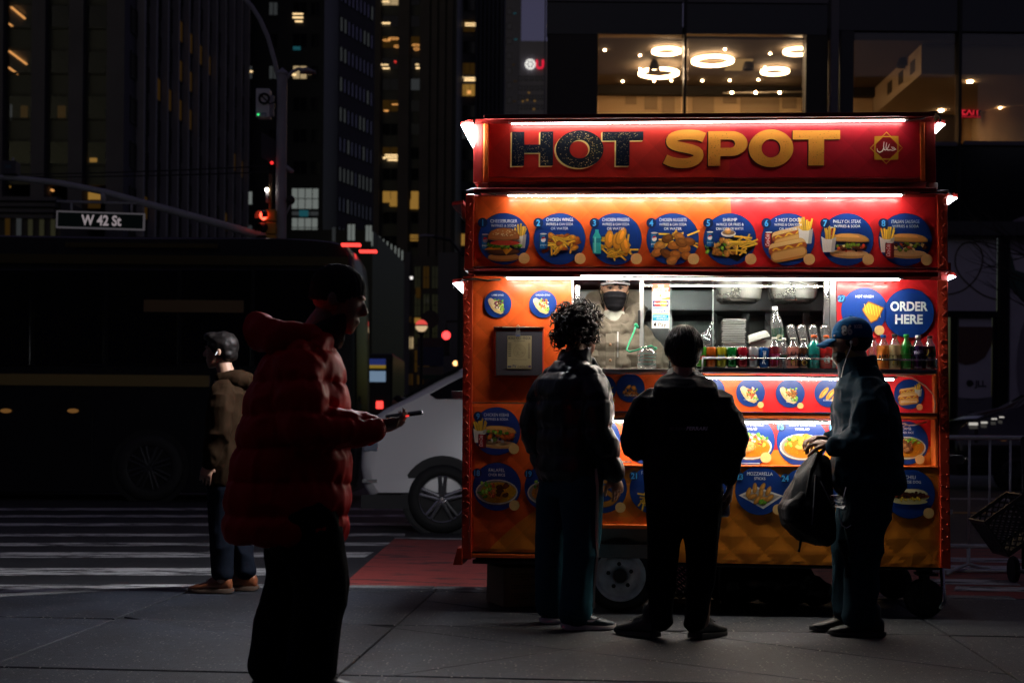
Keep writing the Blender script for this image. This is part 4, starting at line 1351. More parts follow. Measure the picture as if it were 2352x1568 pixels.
led((1176, 284), (2078, 276), LO, mat=emit_mat('led_sign', (1.0, .90, .80), 34.0), r=.0065)
led((1168, 449), (2070, 448), LO - .03, tilt=.15, r=.007)
led((1165, 638), (2065, 641), -.155, mat=emit_mat('led_window', (1.0, .91, .78), 160.0), tilt=.05, r=.0075)
led((1335, 633), (1885, 635.5), .085, r=.008, mat=LEDI)
led((1560, 866), (2052, 870), -.11, r=.008, tilt=.2)
led((1395, 966), (2046, 970), -.03, r=.007, tilt=.0, mat=emit_mat('led_lower', (1.0, .90, .76), 150.0))

def hood(name, pa, pb, dz, mat, dp=-.13):
    a, b = cl(pa[0], pa[1], dp), cl(pb[0], pb[1], dp)
    mb = MB()
    mb.hexa([(a[0], dp, a[1] - dz), (b[0], dp, b[1] - dz), (b[0], .03, b[1] - dz + .03), (a[0], .03, a[1] - dz + .03)],
            [(a[0], dp, a[1]), (b[0], dp, b[1]), (b[0], .03, b[1] + .012), (a[0], .03, a[1] + .012)])
    return mb.build(name, mat, cart, bevel=.004)
hood('sign_hood', (1112, 263), (2148, 257), .026, DKRED)
hood('menu_hood', (1087, 432), (2152, 431), .026, DKRED)
hood('window_hood', (1088, 620), (2156, 624), .028, DKRED, -.185)

# --- upper menu box
_, zm0 = cl(1620, 618); _, zm1 = cl(1620, 440)
xm0, _ = cl(1074, 530); xm1, _ = cl(2170, 530)
MB().box(xm0, xm1, .035, .62, zm0 - .02, zm1 - .01).build('menu_box', DKRED, cart, bevel=.004)
quilted('menu_board', [(1090, 452), (2152, 453), (2154, 614), (1088, 612)], .0, .03, WRAP)
pquad('corner_post', [(1070, 446), (1089, 446), (1086, 618), (1066, 618)], -.02, .05, REDST)
pquad('corner_post', [(2153, 446), (2176, 446), (2178, 620), (2155, 620)], -.02, .05, REDST)
mb = MB()
for (p, q) in [((1066, 618), (2178, 622)), ((1086, 613), (2156, 615.5))]:
    a, b = cl(*p, -.02), cl(*q, -.02)
    mb.tube([(a[0], -.02, a[1]), (b[0], -.02, b[1])], .004, 6)
mb.build('edge_bead', CHROME, cart)
pquad('menu_base_trim', [(1066, 617), (2178, 621), (2178, 625), (1066, 621)], -.03, .04, DKRED)

# --- sign box
_, zs0 = cl(1620, 419); _, zs1 = cl(1620, 266)
xs0, _ = cl(1090, 340); xs1, _ = cl(2148, 340)
MB().box(xs0, xs1, .035, .60, zs0, zs1).build('sign_box', DKRED, cart, bevel=.004)
pquad('sign_board', [(1123, 284), (2113, 280), (2115, 409), (1122, 407)], .0, .03, SIGNW)
pquad('sign_frame', [(1111, 284), (1122.5, 284), (1121.5, 419), (1110, 419)], -.018, .03, ORTRIM)
pquad('sign_frame', [(2113.5, 280), (2124, 280), (2126, 418), (2115.5, 418)], -.018, .03, ORTRIM)
pquad('sign_frame', [(1123, 408), (1640, 409), (1640, 419), (1122, 419)], -.018, .03, ORTRIM)
pquad('sign_frame', [(1640.5, 409), (2114.5, 410), (2115, 419), (1640.5, 419)], -.018, .03, REDST)
pquad('sign_corner', [(1088, 284), (1110, 284), (1109, 419), (1087, 419)], .0, .034, DKRED)
pquad('sign_corner', [(2125, 280), (2148, 280), (2150, 418), (2127, 418)], .0, .034, DKRED)
mb = MB()
for (p, q) in [((1123, 407.5), (2114, 409.5)), ((1110, 419.5), (2126, 418.5))]:
    a, b = cl(*p, -.019), cl(*q, -.019); mb.tube([(a[0], -.019, a[1]), (b[0], -.019, b[1])], .0028, 6)
mb.build('edge_bead', CHROME, cart)
for px in (1098, 2132):
    pbox('sign_foot', (px, 419.5), (px + 22, 434), .03, .10, pm('pale_bracket', (.5, .5, .48), .4))
pbox('sign_foot', (1500, 419.5), (1560, 434), .2, .4, BLKMET)

# --- lettering of the sign: heavy rounded capitals
NAVY, CREAM, GOLD, BLACKI = hx('#0b1a2c'), hx('#f3d587'), hx('#e29a3c'), hx('#17130f')
def glyph(art, ch, x0, x1, z0, z1, col, dx=0, dz=0):
    w, h = x1 - x0, z1 - z0
    X = lambda u: x0 + u * w + dx
    Z = lambda v: z0 + v * h + dz
    if ch == 'H':
        art.poly([(X(a), Z(b)) for a, b in [(0, 0), (.30, 0), (.30, .38), (.69, .38), (.69, 0), (1, 0), (1, 1), (.69, 1), (.69, .62), (.30, .62), (.30, 1), (0, 1)]], col)
    elif ch == 'T':
        art.poly([(X(a), Z(b)) for a, b in [(.335, 0), (.665, 0), (.665, .74), (1, .74), (1, 1), (0, 1), (0, .74), (.335, .74)]], col)
    elif ch == 'O':
        out, inn = [], []
        n = 40
        for j in range(n):
            t = 2 * math.pi * j / n
            out.append((X(.5 + .5 * math.cos(t)), Z(.5 + .5 * math.sin(t)))); inn.append((X(.5 + .21 * math.cos(t)), Z(.5 + .245 * math.sin(t))))
        art._put(out + inn, [(j, (j + 1) % n, n + (j + 1) % n, n + j) for j in range(n)], col)
    elif ch == 'P':
        n = 16; out = [(0, 1)]; inn = []
        art.rect(X(0), X(.31), Z(0), Z(1), col)
        o, i_ = [], []
        for j in range(n + 1):
            t = math.pi / 2 - math.pi * j / n
            o.append((X(.58 + .42 * math.cos(t)), Z(.64 + .36 * math.sin(t)))); i_.append((X(.55 + .13 * math.cos(t)), Z(.64 + .12 * math.sin(t))))
        o = [(X(.31), Z(1))] + o + [(X(.31), Z(.28))]; i_ = [(X(.31), Z(.76))] + i_ + [(X(.31), Z(.52))]
        m = len(o)
        art._put(o + i_, [(j, j + 1, m + j + 1, m + j) for j in range(m - 1)], col)
    elif ch == 'S':
        pts = [(.95, .80), (.80, .865), (.60, .885), (.38, .87), (.215, .79), (.20, .67), (.30, .59), (.5, .535), (.70, .475), (.82, .39), (.80, .245), (.66, .145), (.45, .115), (.23, .15), (.06, .235)]
        d = []
        for i in range(len(pts) - 1):
            p0, p1, p2, p3 = pts[max(i - 1, 0)], pts[i], pts[i + 1], pts[min(i + 2, len(pts) - 1)]
            for t in (0, .33, .66):
                g = lambda k: .5 * (2 * p1[k] + (p2[k] - p0[k]) * t + (2 * p0[k] - 5 * p1[k] + 4 * p2[k] - p3[k]) * t * t + (3 * p1[k] - p0[k] - 3 * p2[k] + p3[k]) * t ** 3)
                d.append((X(g(0)), Z(g(1))))
        d.append((X(pts[-1][0]), Z(pts[-1][1])))
        art.stroke(d, .262 * h, col)
def inside(ch, u, v):
    if ch == 'H': return u < .28 or u > .71 or .40 < v < .60
    if ch == 'T': return v > .76 or .35 < u < .65
    if ch == 'O': return ((u - .5) / .47) ** 2 + ((v - .5) / .47) ** 2 < 1 and ((u - .5) / .24) ** 2 + ((v - .5) / .28) ** 2 > 1
    if ch == 'P': return (.02 < u < .28) or (.3 < u < .9 and (.80 < v < .97 or .32 < v < .5)) or (.72 < u < .93 and .45 < v < .85)
    if ch == 'S': return (.3 < u < .8 and (.80 < v < .95 or .03 < v < .2)) or (.35 < u < .65 and .45 < v < .62)
for (ch, px0, px1, py0, py1, kind) in [('H', 1176, 1270, 303, 381, 0), ('O', 1277, 1386, 300, 386, 0), ('T', 1384, 1477, 303, 381, 0),
                                       ('S', 1522, 1622, 300, 385, 1), ('P', 1627, 1717, 302, 381, 1), ('O', 1720, 1822, 298, 384, 1), ('T', 1821, 1929, 300, 380, 1)]:
    art = Art()
    x0, z1 = cl(px0, py0, -.003); x1, z0 = cl(px1, py1, -.003)
    k = MPX
    if kind == 0:
        for s in (1, 2, 3, 3.5): glyph(art, ch, x0, x1, z0, z1, CREAM, -s * k, -s * k * .8)
        glyph(art, ch, x0, x1, z0, z1, NAVY)
    else:
        for s in (1, 2, 2.6): glyph(art, ch, x0, x1, z0, z1, hx('#3a0d12'), -s * k, -s * k * .8)
        glyph(art, ch, x0, x1, z0, z1, GOLD)
    cl_c = [(random.random(), random.random()) for _ in range(6)]
    for _ in range(420 if kind == 0 else 150):
        if random.random() < .6:
            c = random.choice(cl_c); u, v = random.gauss(c[0], .16), random.gauss(c[1], .16)
        else: u, v = random.random(), random.random()
        if not (.03 < u < .97 and .03 < v < .97) or not inside(ch, u, v): continue
        r = random.uniform(.4, 1.4) * k * (1 if kind == 0 else .75)
        a = random.uniform(0, 6.28)
        X, Z = x0 + u * (x1 - x0), z0 + v * (z1 - z0)
        pts = [(X + r * random.uniform(.5, 1.4) * math.cos(a + q), Z + r * random.uniform(.4, 1.2) * math.sin(a + q)) for q in (0, 1.6, 3.1, 4.7)]
        art.k -= 1 if _ else 0
        art.poly(pts, CREAM if kind == 0 else BLACKI)
    art.build('sign_letter', cart, -.003)
# halal emblem: two crossed squares and the word in script
art = Art()
x, z = cl(2036, 340, -.003)
art.at(x, z, MPX)
GD = hx('#c8912a')
def sq(r, w, rot):
    p = [(r * math.cos(rot + math.pi / 2 * i), r * math.sin(rot + math.pi / 2 * i)) for i in range(4)]
    q = [(a * (1 - w / r), b * (1 - w / r)) for a, b in p]
    art._put(p + q, [(i, (i + 1) % 4, 4 + (i + 1) % 4, 4 + i) for i in range(4)], GD)
sq(37, 2.6, 0); sq(38, 3.6, math.pi / 4)
for i in range(4):
    a = math.pi / 4 + math.pi / 2 * i
    c = (35 * math.cos(a), 35 * math.sin(a))
    art.poly([c, (c[0] - 17 * (1 if c[0] > 0 else -1), c[1]), (c[0], c[1] - 17 * (1 if c[1] > 0 else -1))], GD)
art.poly([(22.5 * math.cos(math.pi / 4 * i + .39), 22.5 * math.sin(math.pi / 4 * i + .39)) for i in range(8)], hx('#8e1420'))
WH = hx('#f0e6e0')
art.stroke([(22, -4), (16, 1), (11, 2), (14, -2), (20, -4), (14, -6), (8, -4)], [1, 2, 2.4, 2.4, 2.6, 2.4, 2], WH)
art.stroke([(9, -4.5), (4, -5), (0, -3.5), (-1, 2), (0.5, 12)], [2.4, 2.6, 2.4, 2.2, 1.6], WH)
art.stroke([(1, -4), (4, 2), (7, 9)], [2, 2, 1.4], WH)
art.stroke([(-1, -5), (-5, -4), (-6.5, 4), (-5.5, 14)], [2.2, 2.6, 2.2, 1.4], WH)
art.stroke([(-6, 0), (-9, -7), (-15, -10), (-20, -7), (-21, -1)], [2.2, 2.6, 2.8, 2.2, 1.2], WH)
art.build('halal_emblem', cart, -.003)
# ------------------------------------------------------------------ printed menu pictures
BLUE, BLUE2, TXT = hx('#0d3683'), hx('#082353'), hx('#eef2f5')
NUMC, PRICE = hx('#3f9fe0'), hx('#e8bf7a')
U = lambda a, b: random.uniform(a, b)
def mixc(c, k): return tuple(min(1, max(0, v * k)) for v in c)
def blob(a, x, z, rx, rz, col, rot=0.0, wob=.08, shade=True):
    a.ell(x, z, rx, rz, mixc(col, .55), rot, 12, wob)
    a.ell(x + .04 * rx, z + .08 * rz, rx * .9, rz * .86, col, rot, 12, wob)
    if shade: a.ell(x + .12 * rx, z + .30 * rz, rx * .5, rz * .4, mixc(col, 1.45), rot, 9, wob)
def fries(a, x, z, w, h, n=9, upright=True):
    for i in range(n):
        t = U(-1, 1)
        if upright:
            p = (x + t * w * .35, z); q = (x + t * w * .6, z + h * U(.6, 1.0))
        else:
            an = U(0, 3.14); l = h * U(.5, .9) / 2
            c = (x + U(-1, 1) * w * .5, z + U(-1, 1) * h * .35)
            p = (c[0] - math.cos(an) * l, c[1] - math.sin(an) * l * .7); q = (c[0] + math.cos(an) * l, c[1] + math.sin(an) * l * .7)
        col = mixc(hx('#e8b93f'), U(.75, 1.25))
        a.stroke([p, q], .075, mixc(col, .55)); a.stroke([p, q], .05, col)
def fries_box(a, x, z, s):
    fries(a, x, z + .1 * s, .5 * s, .62 * s, 11)
    a.poly([(x - .24 * s, z - .42 * s), (x + .24 * s, z - .42 * s), (x + .31 * s, z + .22 * s), (x + .1 * s, z + .12 * s), (x - .12 * s, z + .12 * s), (x - .31 * s, z + .24 * s)], hx('#d8d4ce'))
    a.poly([(x + .1 * s, z - .42 * s), (x + .24 * s, z - .42 * s), (x + .31 * s, z + .22 * s), (x + .15 * s, z + .14 * s)], hx('#aba8a6'))
def can(a, x, z, h, kind):
    w = h * .27
    c1, c2 = (hx('#1a6fb0'), hx('#0e3f74')) if kind == 'b' else (hx('#b3202c'), hx('#5c0f18'))
    a.poly([(x - w * .85, z - h / 2), (x + w * .85, z - h / 2), (x + w, z - h * .42), (x + w, z + h * .40), (x + w * .8, z + h / 2), (x - w * .8, z + h / 2), (x - w, z + h * .40), (x - w, z - h * .42)], c2)
    a.rect(x - w * .75, x + w * .35, z - h * .42, z + h * .40, c1)
    a.ell(x, z + h * .47, w * .78, h * .05, hx('#c9c9c4'))
    if kind == 'b':
        a.ell(x, z + h * .1, w * .55, w * .55, hx('#e8e8ea')); a.poly([(x - w * .5, z + h * .14), (x + w * .5, z + h * .2), (x + w * .3, z + h * .27), (x - w * .2, z + h * .29)], hx('#c02030'))
        a.fit('pepsi', x, z - h * .26, h * .11, w * 1.4, hx('#e8e8ea'))
    else:
        a.fit('Coca-Cola', x + w * .1, z - h * .02, h * .24, h * .72, hx('#f0e8e8'), rot=1.57, shear=.2)
def bottle_pic(a, x, z, h):
    w = h * .17
    a.poly([(x - w, z - h / 2), (x + w, z - h / 2), (x + w, z + h * .2), (x + w * .4, z + h * .4), (x + w * .4, z + h / 2), (x - w * .4, z + h / 2), (x - w * .4, z + h * .4), (x - w, z + h * .2)], hx('#2fa9a8'))
    a.rect(x - w, x + w, z - h * .05, z + h * .14, hx('#1d7c8c'))
    a.rect(x - w * .6, x - w * .2, z - h * .46, z + h * .2, hx('#6fd0cc'))
def lettuce(a, x, z, w, h, n=12):
    for i in range(n):
        blob(a, x + U(-1, 1) * w, z + U(-1, 1) * h, U(.05, .11), U(.04, .08), random.choice([hx('#5c9a2e'), hx('#7db83c'), hx('#3f7a22'), hx('#98c94e')]), U(0, 3), .22)
def bits(a, x, z, w, h, n, cols, r=(.03, .07)):
    for i in range(n):
        t = U(0, 6.28); k = math.sqrt(U(0, 1))
        blob(a, x + math.cos(t) * k * w, z + math.sin(t) * k * h, U(*r), U(*r) * .7, random.choice(cols), U(0, 3), .15)
def bun(a, x, z, w, h, col=None, rot=0.0, seeds=0):
    col = col or hx('#b87434')
    pts = [(-1, -.35), (-.98, .1), (-.8, .6), (-.45, .92), (0, 1), (.45, .92), (.8, .6), (.98, .1), (1, -.35), (.6, -.5), (0, -.55), (-.6, -.5)]
    f = lambda p: (x + (p[0] * w) * math.cos(rot) - (p[1] * h) * math.sin(rot), z + (p[0] * w) * math.sin(rot) + (p[1] * h) * math.cos(rot))
    a.poly([f(p) for p in pts], mixc(col, .6))
    a.poly([f((p[0] * .93, p[1] * .85 + .1)) for p in pts], col)
    a.poly([f((p[0] * .6 - .1, p[1] * .4 + .45)) for p in pts], mixc(col, 1.4))
    for i in range(seeds):
        q = f((U(-.7, .7), U(.0, .8))); a.ell(q[0], q[1], .022, .014, hx('#ead9b0'), U(0, 3), 6)
def hotdog(a, x, z, s, rot):
    ca, sa = math.cos(rot), math.sin(rot)
    f = lambda p: (x + s * (p[0] * ca - p[1] * sa), z + s * (p[0] * sa + p[1] * ca))
    def pill(w, h, dz, c):
        pts = [f((math.copysign(w - h, math.cos(t)) + h * math.cos(t) if abs(math.cos(t)) > 1e-3 else 0, dz + h * math.sin(t))) for t in np.linspace(0, 6.283, 25)[:-1]]
        a.poly(pts, c)
    pill(.62, .20, .10, hx('#c99654')); pill(.60, .15, .13, hx('#e0b878'))
    pill(.64, .13, .02, hx('#7c3a20')); pill(.62, .09, .05, hx('#a9552e'))
    a.stroke([f((-.5 + 1.0 * t, .05 + .06 * math.sin(t * 15))) for t in np.linspace(0, 1, 24)], .06 * s, hx('#e9b42a'))
    pill(.60, .20, -.17, hx('#b9843f')); pill(.56, .13, -.15, hx('#d8a865'))
def plate(a, rx, rz, z=-.15, rim='#cfcac0'):
    a.ell(0, z - .04, rx, rz, hx('#5b5650')); a.ell(0, z, rx, rz, hx(rim)); a.ell(0, z + .005, rx * .93, rz * .91, hx('#8b857a'))
def rice(a, x, z, rx, rz, col='#d79a22', n=40):
    a.ell(x, z, rx, rz, mixc(hx(col), .7), 0, 20, .04)
    for i in range(n):
        t = U(0, 6.28); k = math.sqrt(U(0, 1)); q = (x + rx * k * math.cos(t), z + rz * k * math.sin(t)); an = U(0, 3.1)
        a.stroke([(q[0] - .03 * math.cos(an), q[1] - .03 * math.sin(an)), (q[0] + .03 * math.cos(an), q[1] + .03 * math.sin(an))], .02, mixc(hx(col), U(.8, 1.35)))
def gyro(a, cols):
    a.ell(-.1, -.12, .66, .34, hx('#c9a468'), -.6); a.ell(-.12, -.1, .62, .29, hx('#ead2a0'), -.6)
    a.ell(-.5, .22, .22, .20, hx('#e6cb98'), -.6)
    lettuce(a, .08, .02, .36, .34, 16)
    bits(a, .08, -.02, .34, .34, 20, cols, (.06, .12))
    a.stroke([(-.58, .12), (-.45, -.2), (-.15, -.5), (.25, -.66), (.42, -.6)], [.06, .16, .2, .16, .06], hx('#d8b87e'))
    lettuce(a, .35, -.42, .14, .14, 6)
GYC = [hx('#c9692c'), hx('#e0a040'), hx('#d8503a'), hx('#f0d8c0'), hx('#7a3b22')]
BRN = [hx('#8a5526'), hx('#a8692e'), hx('#70431e'), hx('#b57c3c')]

def food(a, k):
    if k == 'burger':
        can(a, -.72, -.12, .62, 'b'); fries_box(a, .62, .0, .85)
        a.ell(0, -.72, .62, .16, hx('#8a5a2c')); a.ell(0, -.68, .6, .12, hx('#b07a42'))
        a.ell(0, -.5, .62, .16, hx('#3a2016'), 0, 20, .04); a.ell(0, -.46, .58, .1, hx('#5a3422'), 0, 20, .05)
        a.poly([(-.75, -.42), (-.5, -.28), (.2, -.3), (.35, -.4), (.1, -.62), (-.05, -.42)], hx('#e0992a'))
        lettuce(a, 0, -.28, .66, .07, 26)
        a.ell(.05, -.16, .58, .1, hx('#b03a2a')); bun(a, 0, .1, .62, .33, hx('#9a5e34'), 0, 34)
    elif k == 'wings':
        bits(a, .0, -.2, .72, .36, 16, [hx('#a85a1c'), hx('#8a3f14'), hx('#c07a2a')], (.12, .2)); fries(a, .05, -.2, .8, .75, 22, False)
        bits(a, .3, -.15, .4, .3, 5, [hx('#9a4a18'), hx('#d0902e')], (.12, .18)); can(a, -.62, -.1, .62, 'b')
    elif k == 'fingers':
        fries(a, 0, -.3, .95, .95, 26, False)
        for (x, z, r) in ((-.25, -.02, .9), (.05, -.1, 1.0), (.35, -.25, 1.2), (.2, .1, .6)):
            blob(a, x, z, .36, .18, hx('#d98f2c'), r + .6, .05)
        fries(a, .0, -.6, .7, .4, 12, False); bottle_pic(a, -.72, -.1, .92)
    elif k == 'nuggets':
        fries(a, .2, .0, 1.2, .7, 12, False); can(a, -.7, -.05, .62, 'b')
        for (x, z) in ((-.5, -.25), (-.2, .02), (.25, .08), (.62, -.1), (.05, -.25), (.45, -.38), (-.6, -.52), (-.25, -.55), (.1, -.6), (.55, -.65), (-.02, -.82), (.32, -.14)):
            blob(a, x, z, .24, .17, random.choice(BRN), U(-.5, .5), .07)
    elif k == 'shrimp':
        a.poly([(-.9, -.3), (.3, -.85), (1.0, -.25), (.2, .1)], hx('#15161a')); lettuce(a, -.5, -.4, .35, .25, 12)
        bits(a, -.2, -.3, .46, .32, 20, [hx('#c08a42'), hx('#a87030'), hx('#d8a860')], (.1, .15)); fries(a, .5, -.2, .55, .9, 16, False)
        a.ell(-.05, .22, .28, .13, hx('#d8d4d0')); a.ell(-.05, .25, .24, .09, hx('#8a6a58')); blob(a, -.08, .32, .13, .12, hx('#d89a4a')); can(a, -.75, .0, .58, 'b')
    elif k == 'hotdogs':
        can(a, -.72, -.02, .62, 'r'); hotdog(a, .02, .12, 1.0, .25); fries_box(a, .66, .22, .9); hotdog(a, .0, -.38, 1.15, .2)
    elif k in ('philly', 'sausage', 'kebab'):
        if k == 'philly': can(a, -.6, .2, .55, 'r')
        a.ell(.1, -.55, .74, .17, hx('#b98a50'), -.03); a.ell(.1, -.5, .7, .12, hx('#dcb67c'), -.03)
        bits(a, .1, -.28, .7, .14, 34, [hx('#5a3020'), hx('#6a8a2c'), hx('#c04a2a'), hx('#e0c890'), hx('#402018')] if k != 'kebab' else [hx('#b5501e'), hx('#7a2c12'), hx('#5a7a2c'), hx('#e8dcc8')], (.06, .12))
        bun(a, .1, .02, .74, .22, hx('#c8924e'), -.04)
        if k == 'kebab': bits(a, .1, -.15, .66, .12, 10, [hx('#b5501e'), hx('#d0702a')], (.12, .16)); lettuce(a, .1, -.05, .5, .06, 10)
        fries_box(a, -.68, -.1, .9)
        if k != 'philly': can(a, -.58, -.4, .62, 'r')
    elif k in ('gyro1', 'gyro2', 'gyro3'):
        gyro(a, [hx('#4a2a1c'), hx('#6a3a24'), hx('#8a2c5a'), hx('#e8e0d8')] if k == 'gyro1' else GYC)
        if k == 'gyro3': bits(a, .12, -.1, .2, .2, 4, [hx('#8a5a20'), hx('#a06a2a')], (.14, .18)); lettuce(a, .15, -.45, .2, .12, 8)
    elif k == 'corndog':
        for (x, z, r) in ((-.35, .0, .9), (.1, -.1, .9), (.5, -.2, .9)):
            blob(a, x, z, .5, .17, hx('#dca040'), r, .02); a.stroke([(x - .2, z - .25), (x, z + .1), (x + .2, z + .25)], .04, hx('#c04a24'))
    elif k == 'hotdog1':
        hotdog(a, -.05, .15, .95, .15); fries_box(a, .6, .2, .8); hotdog(a, -.05, -.3, 1.1, .13)
    elif k in ('rice_shrimp', 'rice_chicken', 'rice_lamb', 'falafel', 'rice_mix'):
        plate(a, .88, .52, -.22); rice(a, .05, -.24, .76, .42, '#d88a1e' if k != 'falafel' else '#e0a820', 60)
        if k == 'falafel':
            lettuce(a, -.48, -.15, .26, .3, 18); bits(a, -.2, -.2, .14, .32, 14, [hx('#c0452c'), hx('#e07a50')], (.06, .1)); bits(a, .12, -.08, .05, .3, 4, [hx('#4a2414')], (.12, .16)); bits(a, .36, -.1, .04, .28, 3, [hx('#4a2414'), hx('#5a2c18')], (.13, .15))
        elif k == 'rice_shrimp':
            lettuce(a, -.35, .0, .3, .2, 14); bits(a, .15, -.05, .5, .28, 18, [hx('#e0a23c'), hx('#d08a2c'), hx('#eab65a')], (.12, .17))
        elif k == 'rice_lamb':
            lettuce(a, 0, .12, .6, .14, 16); bits(a, -.1, -.12, .45, .26, 22, [hx('#8a5a34'), hx('#a5744a'), hx('#6a4226')], (.08, .15))
        else:
            lettuce(a, .25, .05, .45, .22, 20); bits(a, .3, .02, .4, .18, 8, [hx('#d0402c'), hx('#e8a0a0')], (.05, .09)); bits(a, -.2, -.2, .35, .2, 10, [hx('#d08a4a'), hx('#e0a060')], (.12, .2))
    elif k == 'pretzel':
        for c, w in ((hx('#7a4a16'), .26), (hx('#b87a26'), .2)):
            a.stroke([(.6 * math.cos(t), -.15 + .5 * math.sin(t)) for t in np.linspace(0, 6.283, 28)], w, c)
            a.stroke([(-.5, -.35), (0, .0), (.45, .2)], w * .8, c); a.stroke([(.5, -.35), (0, .0), (-.45, .2)], w * .8, c)
    elif k == 'fries':
        fries(a, 0, -.3, 1.1, .9, 36, False)
    elif k == 'mozz':
        a.poly([(-.85, -.2), (-.1, .15), (.95, -.2), (.15, -.75)], hx('#d8d6d2')); a.poly([(-.7, -.22), (-.1, .06), (.8, -.22), (.12, -.64)], hx('#9c9894'))
        for (x, z, r) in ((-.45, -.08, 1.3), (-.2, .1, 1.5), (.1, .12, 1.1), (.35, -.02, 1.2), (-.3, -.25, .4), (.05, -.12, 1.4), (.4, -.3, .7), (.1, -.35, .2), (-.1, -.38, 1.0)):
            blob(a, x, z, .22, .10, hx('#b5803a'), r, .03)
        lettuce(a, .12, -.46, .12, .06, 7)
    elif k == 'chili':
        a.ell(0, -.12, .76, .2, hx('#c8c08a')); bun(a, 0, .02, .72, .2, hx('#c8c296')); a.ell(0, -.08, .8, .1, hx('#8a3a20'))
        bits(a, 0, -.05, .66, .1, 34, [hx('#4a2012'), hx('#5e2c18'), hx('#38160c')], (.06, .1)); a.ell(0, -.3, .7, .12, hx('#cfc68e')); bits(a, 0, -.2, .6, .05, 10, [hx('#d8b83a')], (.05, .09))
    elif k == 'knish':
        a.poly([(-.1, .05), (.18, .42), (.86, .12), (.58, -.42), (.3, -.56), (.05, -.22)], hx('#8a4a12')); a.poly([(-.06, .04), (.18, .36), (.8, .1), (.54, -.38), (.3, -.5), (.08, -.2)], hx('#dd942e'))
        for t in np.linspace(0, 1, 6): a.stroke([(.0 + .62 * t, .3 - .1 * t), (.1 + .6 * t, -.1 - .2 * t)], .025, hx('#f0c84e'))
    elif k == 'plain':
        bits(a, 0, -.25, .6, .36, 22, BRN + [hx('#d8a24a')], (.1, .2))

def menu_disc(px, py, r, off, lines, kind, num=None, dot=(.86, -.80), hscale=1.0, ty=.62, numat=(-.86, .66), price=True):
    a = Art()
    x, z = cl(px, py, off)
    a.at(x, z, r * MPX)
    a.ell(0, 0, 1.0, 1.0, BLUE2, 0, 48); a.ell(0, .0, .985, .985, BLUE, 0, 48)
    if kind: food(a, kind)
    y = ty
    for i, s in enumerate(lines):
        h = (.125 if i == 0 else .10) * hscale
        v, _ = text_mesh(s, .0)
        w = min(1.04, (v[:, 0].max() - v[:, 0].min()) * h / .7 * .92)
        a.fit(s, 0, y, h, w, TXT, .0); y -= .165 * hscale
    if price: a.ell(dot[0], dot[1], .215, .215, PRICE, 0, 24)
    if num:
        a.ell(numat[0], numat[1], .19, .19, hx('#0c2350'), 0, 24)
        a.text(num, numat[0], numat[1] - .115, .23, NUMC, .03, sx=.9)
    return a.build('menu_picture', cart, off)
MO = -.0085
R = 60
row1 = [(1157, ['CHEESEBURGER', 'W/FRIES & SODA'], 'burger'), (1285, ['CHICKEN WINGS', 'W/FRIES & CAN SODA', 'OR WATER'], 'wings'), (1414, ['CHICKEN FINGERS', 'W/FRIES & CAN SODA', 'OR WATER'], 'fingers'),
        (1545, ['CHICKEN NUGGETS', 'W/FRIES & CAN SODA', 'OR WATER'], 'nuggets'), (1676, ['SHRIMP', 'W/RICE OR FRIES &', 'CAN SODA OR WATER'], 'shrimp'), (1810, ['2 HOT DOGS', 'W/FRIES & CAN SODA', 'OR WATER'], 'hotdogs'),
        (1945, ['PHILLY CH. STEAK', 'W/FRIES & SODA'], 'philly'), (2079, ['ITALIAN SAUSAGE', 'W/FRIES & SODA'], 'sausage')]
for i, (px, ln, k) in enumerate(row1):
    menu_disc(px, 548.5 + .3 * i, R, MO, ln, k, str(i + 1), ty=.68 if len(ln) == 3 else .62, dot=(.80, -.76), numat=(-.82, .62))
menu_disc(1143, 698, 32, MO, ['LAMB GYRO'], 'gyro1', None, price=False, ty=.58, hscale=.95)
menu_disc(1247, 698, 32, MO, ['CHICKEN GYRO'], 'gyro2', None, price=False, ty=.58, hscale=.95)
menu_disc(1985, 713, 52, MO, ['HOT KNISH'], 'knish', '27', ty=.56, dot=(.66, -.86), numat=(-.98, .52), hscale=.9)
a = Art(); x, z = cl(2088, 719, MO); a.at(x, z, 56 * MPX)
a.ell(0, 0, 1, 1, BLUE2, 0, 48); a.ell(0, 0, .985, .985, BLUE, 0, 48)
a.fit('ORDER', 0, .10, .36, 1.50, TXT, .035); a.fit('HERE', 0, -.42, .36, 1.10, TXT, .035)
a.build('order_here_disc', cart, MO)
# gyro row
for (px, py, r, ln, k) in [(1384, 892, 32, ['FRIES'], 'fries'), (1448, 891, 33, ['CHICKEN BITS'], 'plain'), (1540, 894, 33, ['FISH'], 'plain'), (1632, 898, 33, ['STEAK GYRO'], 'gyro1'), (1724, 901, 33, ['COMBO GYRO'], 'gyro2'), (1815, 903, 33, ['FALAFEL', 'SANDWICH'], 'gyro3'), (1904, 902, 33, ['CORN DOG'], 'corndog'), (1996, 904, 33, ['GYRO'], 'gyro2'), (2088, 905, 34, ['HOT DOG W/FRIES'], 'hotdog1')]:
    menu_disc(px, py, r, YR1 - .004, ln, k, None, ty=-.56 if k != 'gyro3' else -.5, dot=(.70, -.86), hscale=.85)
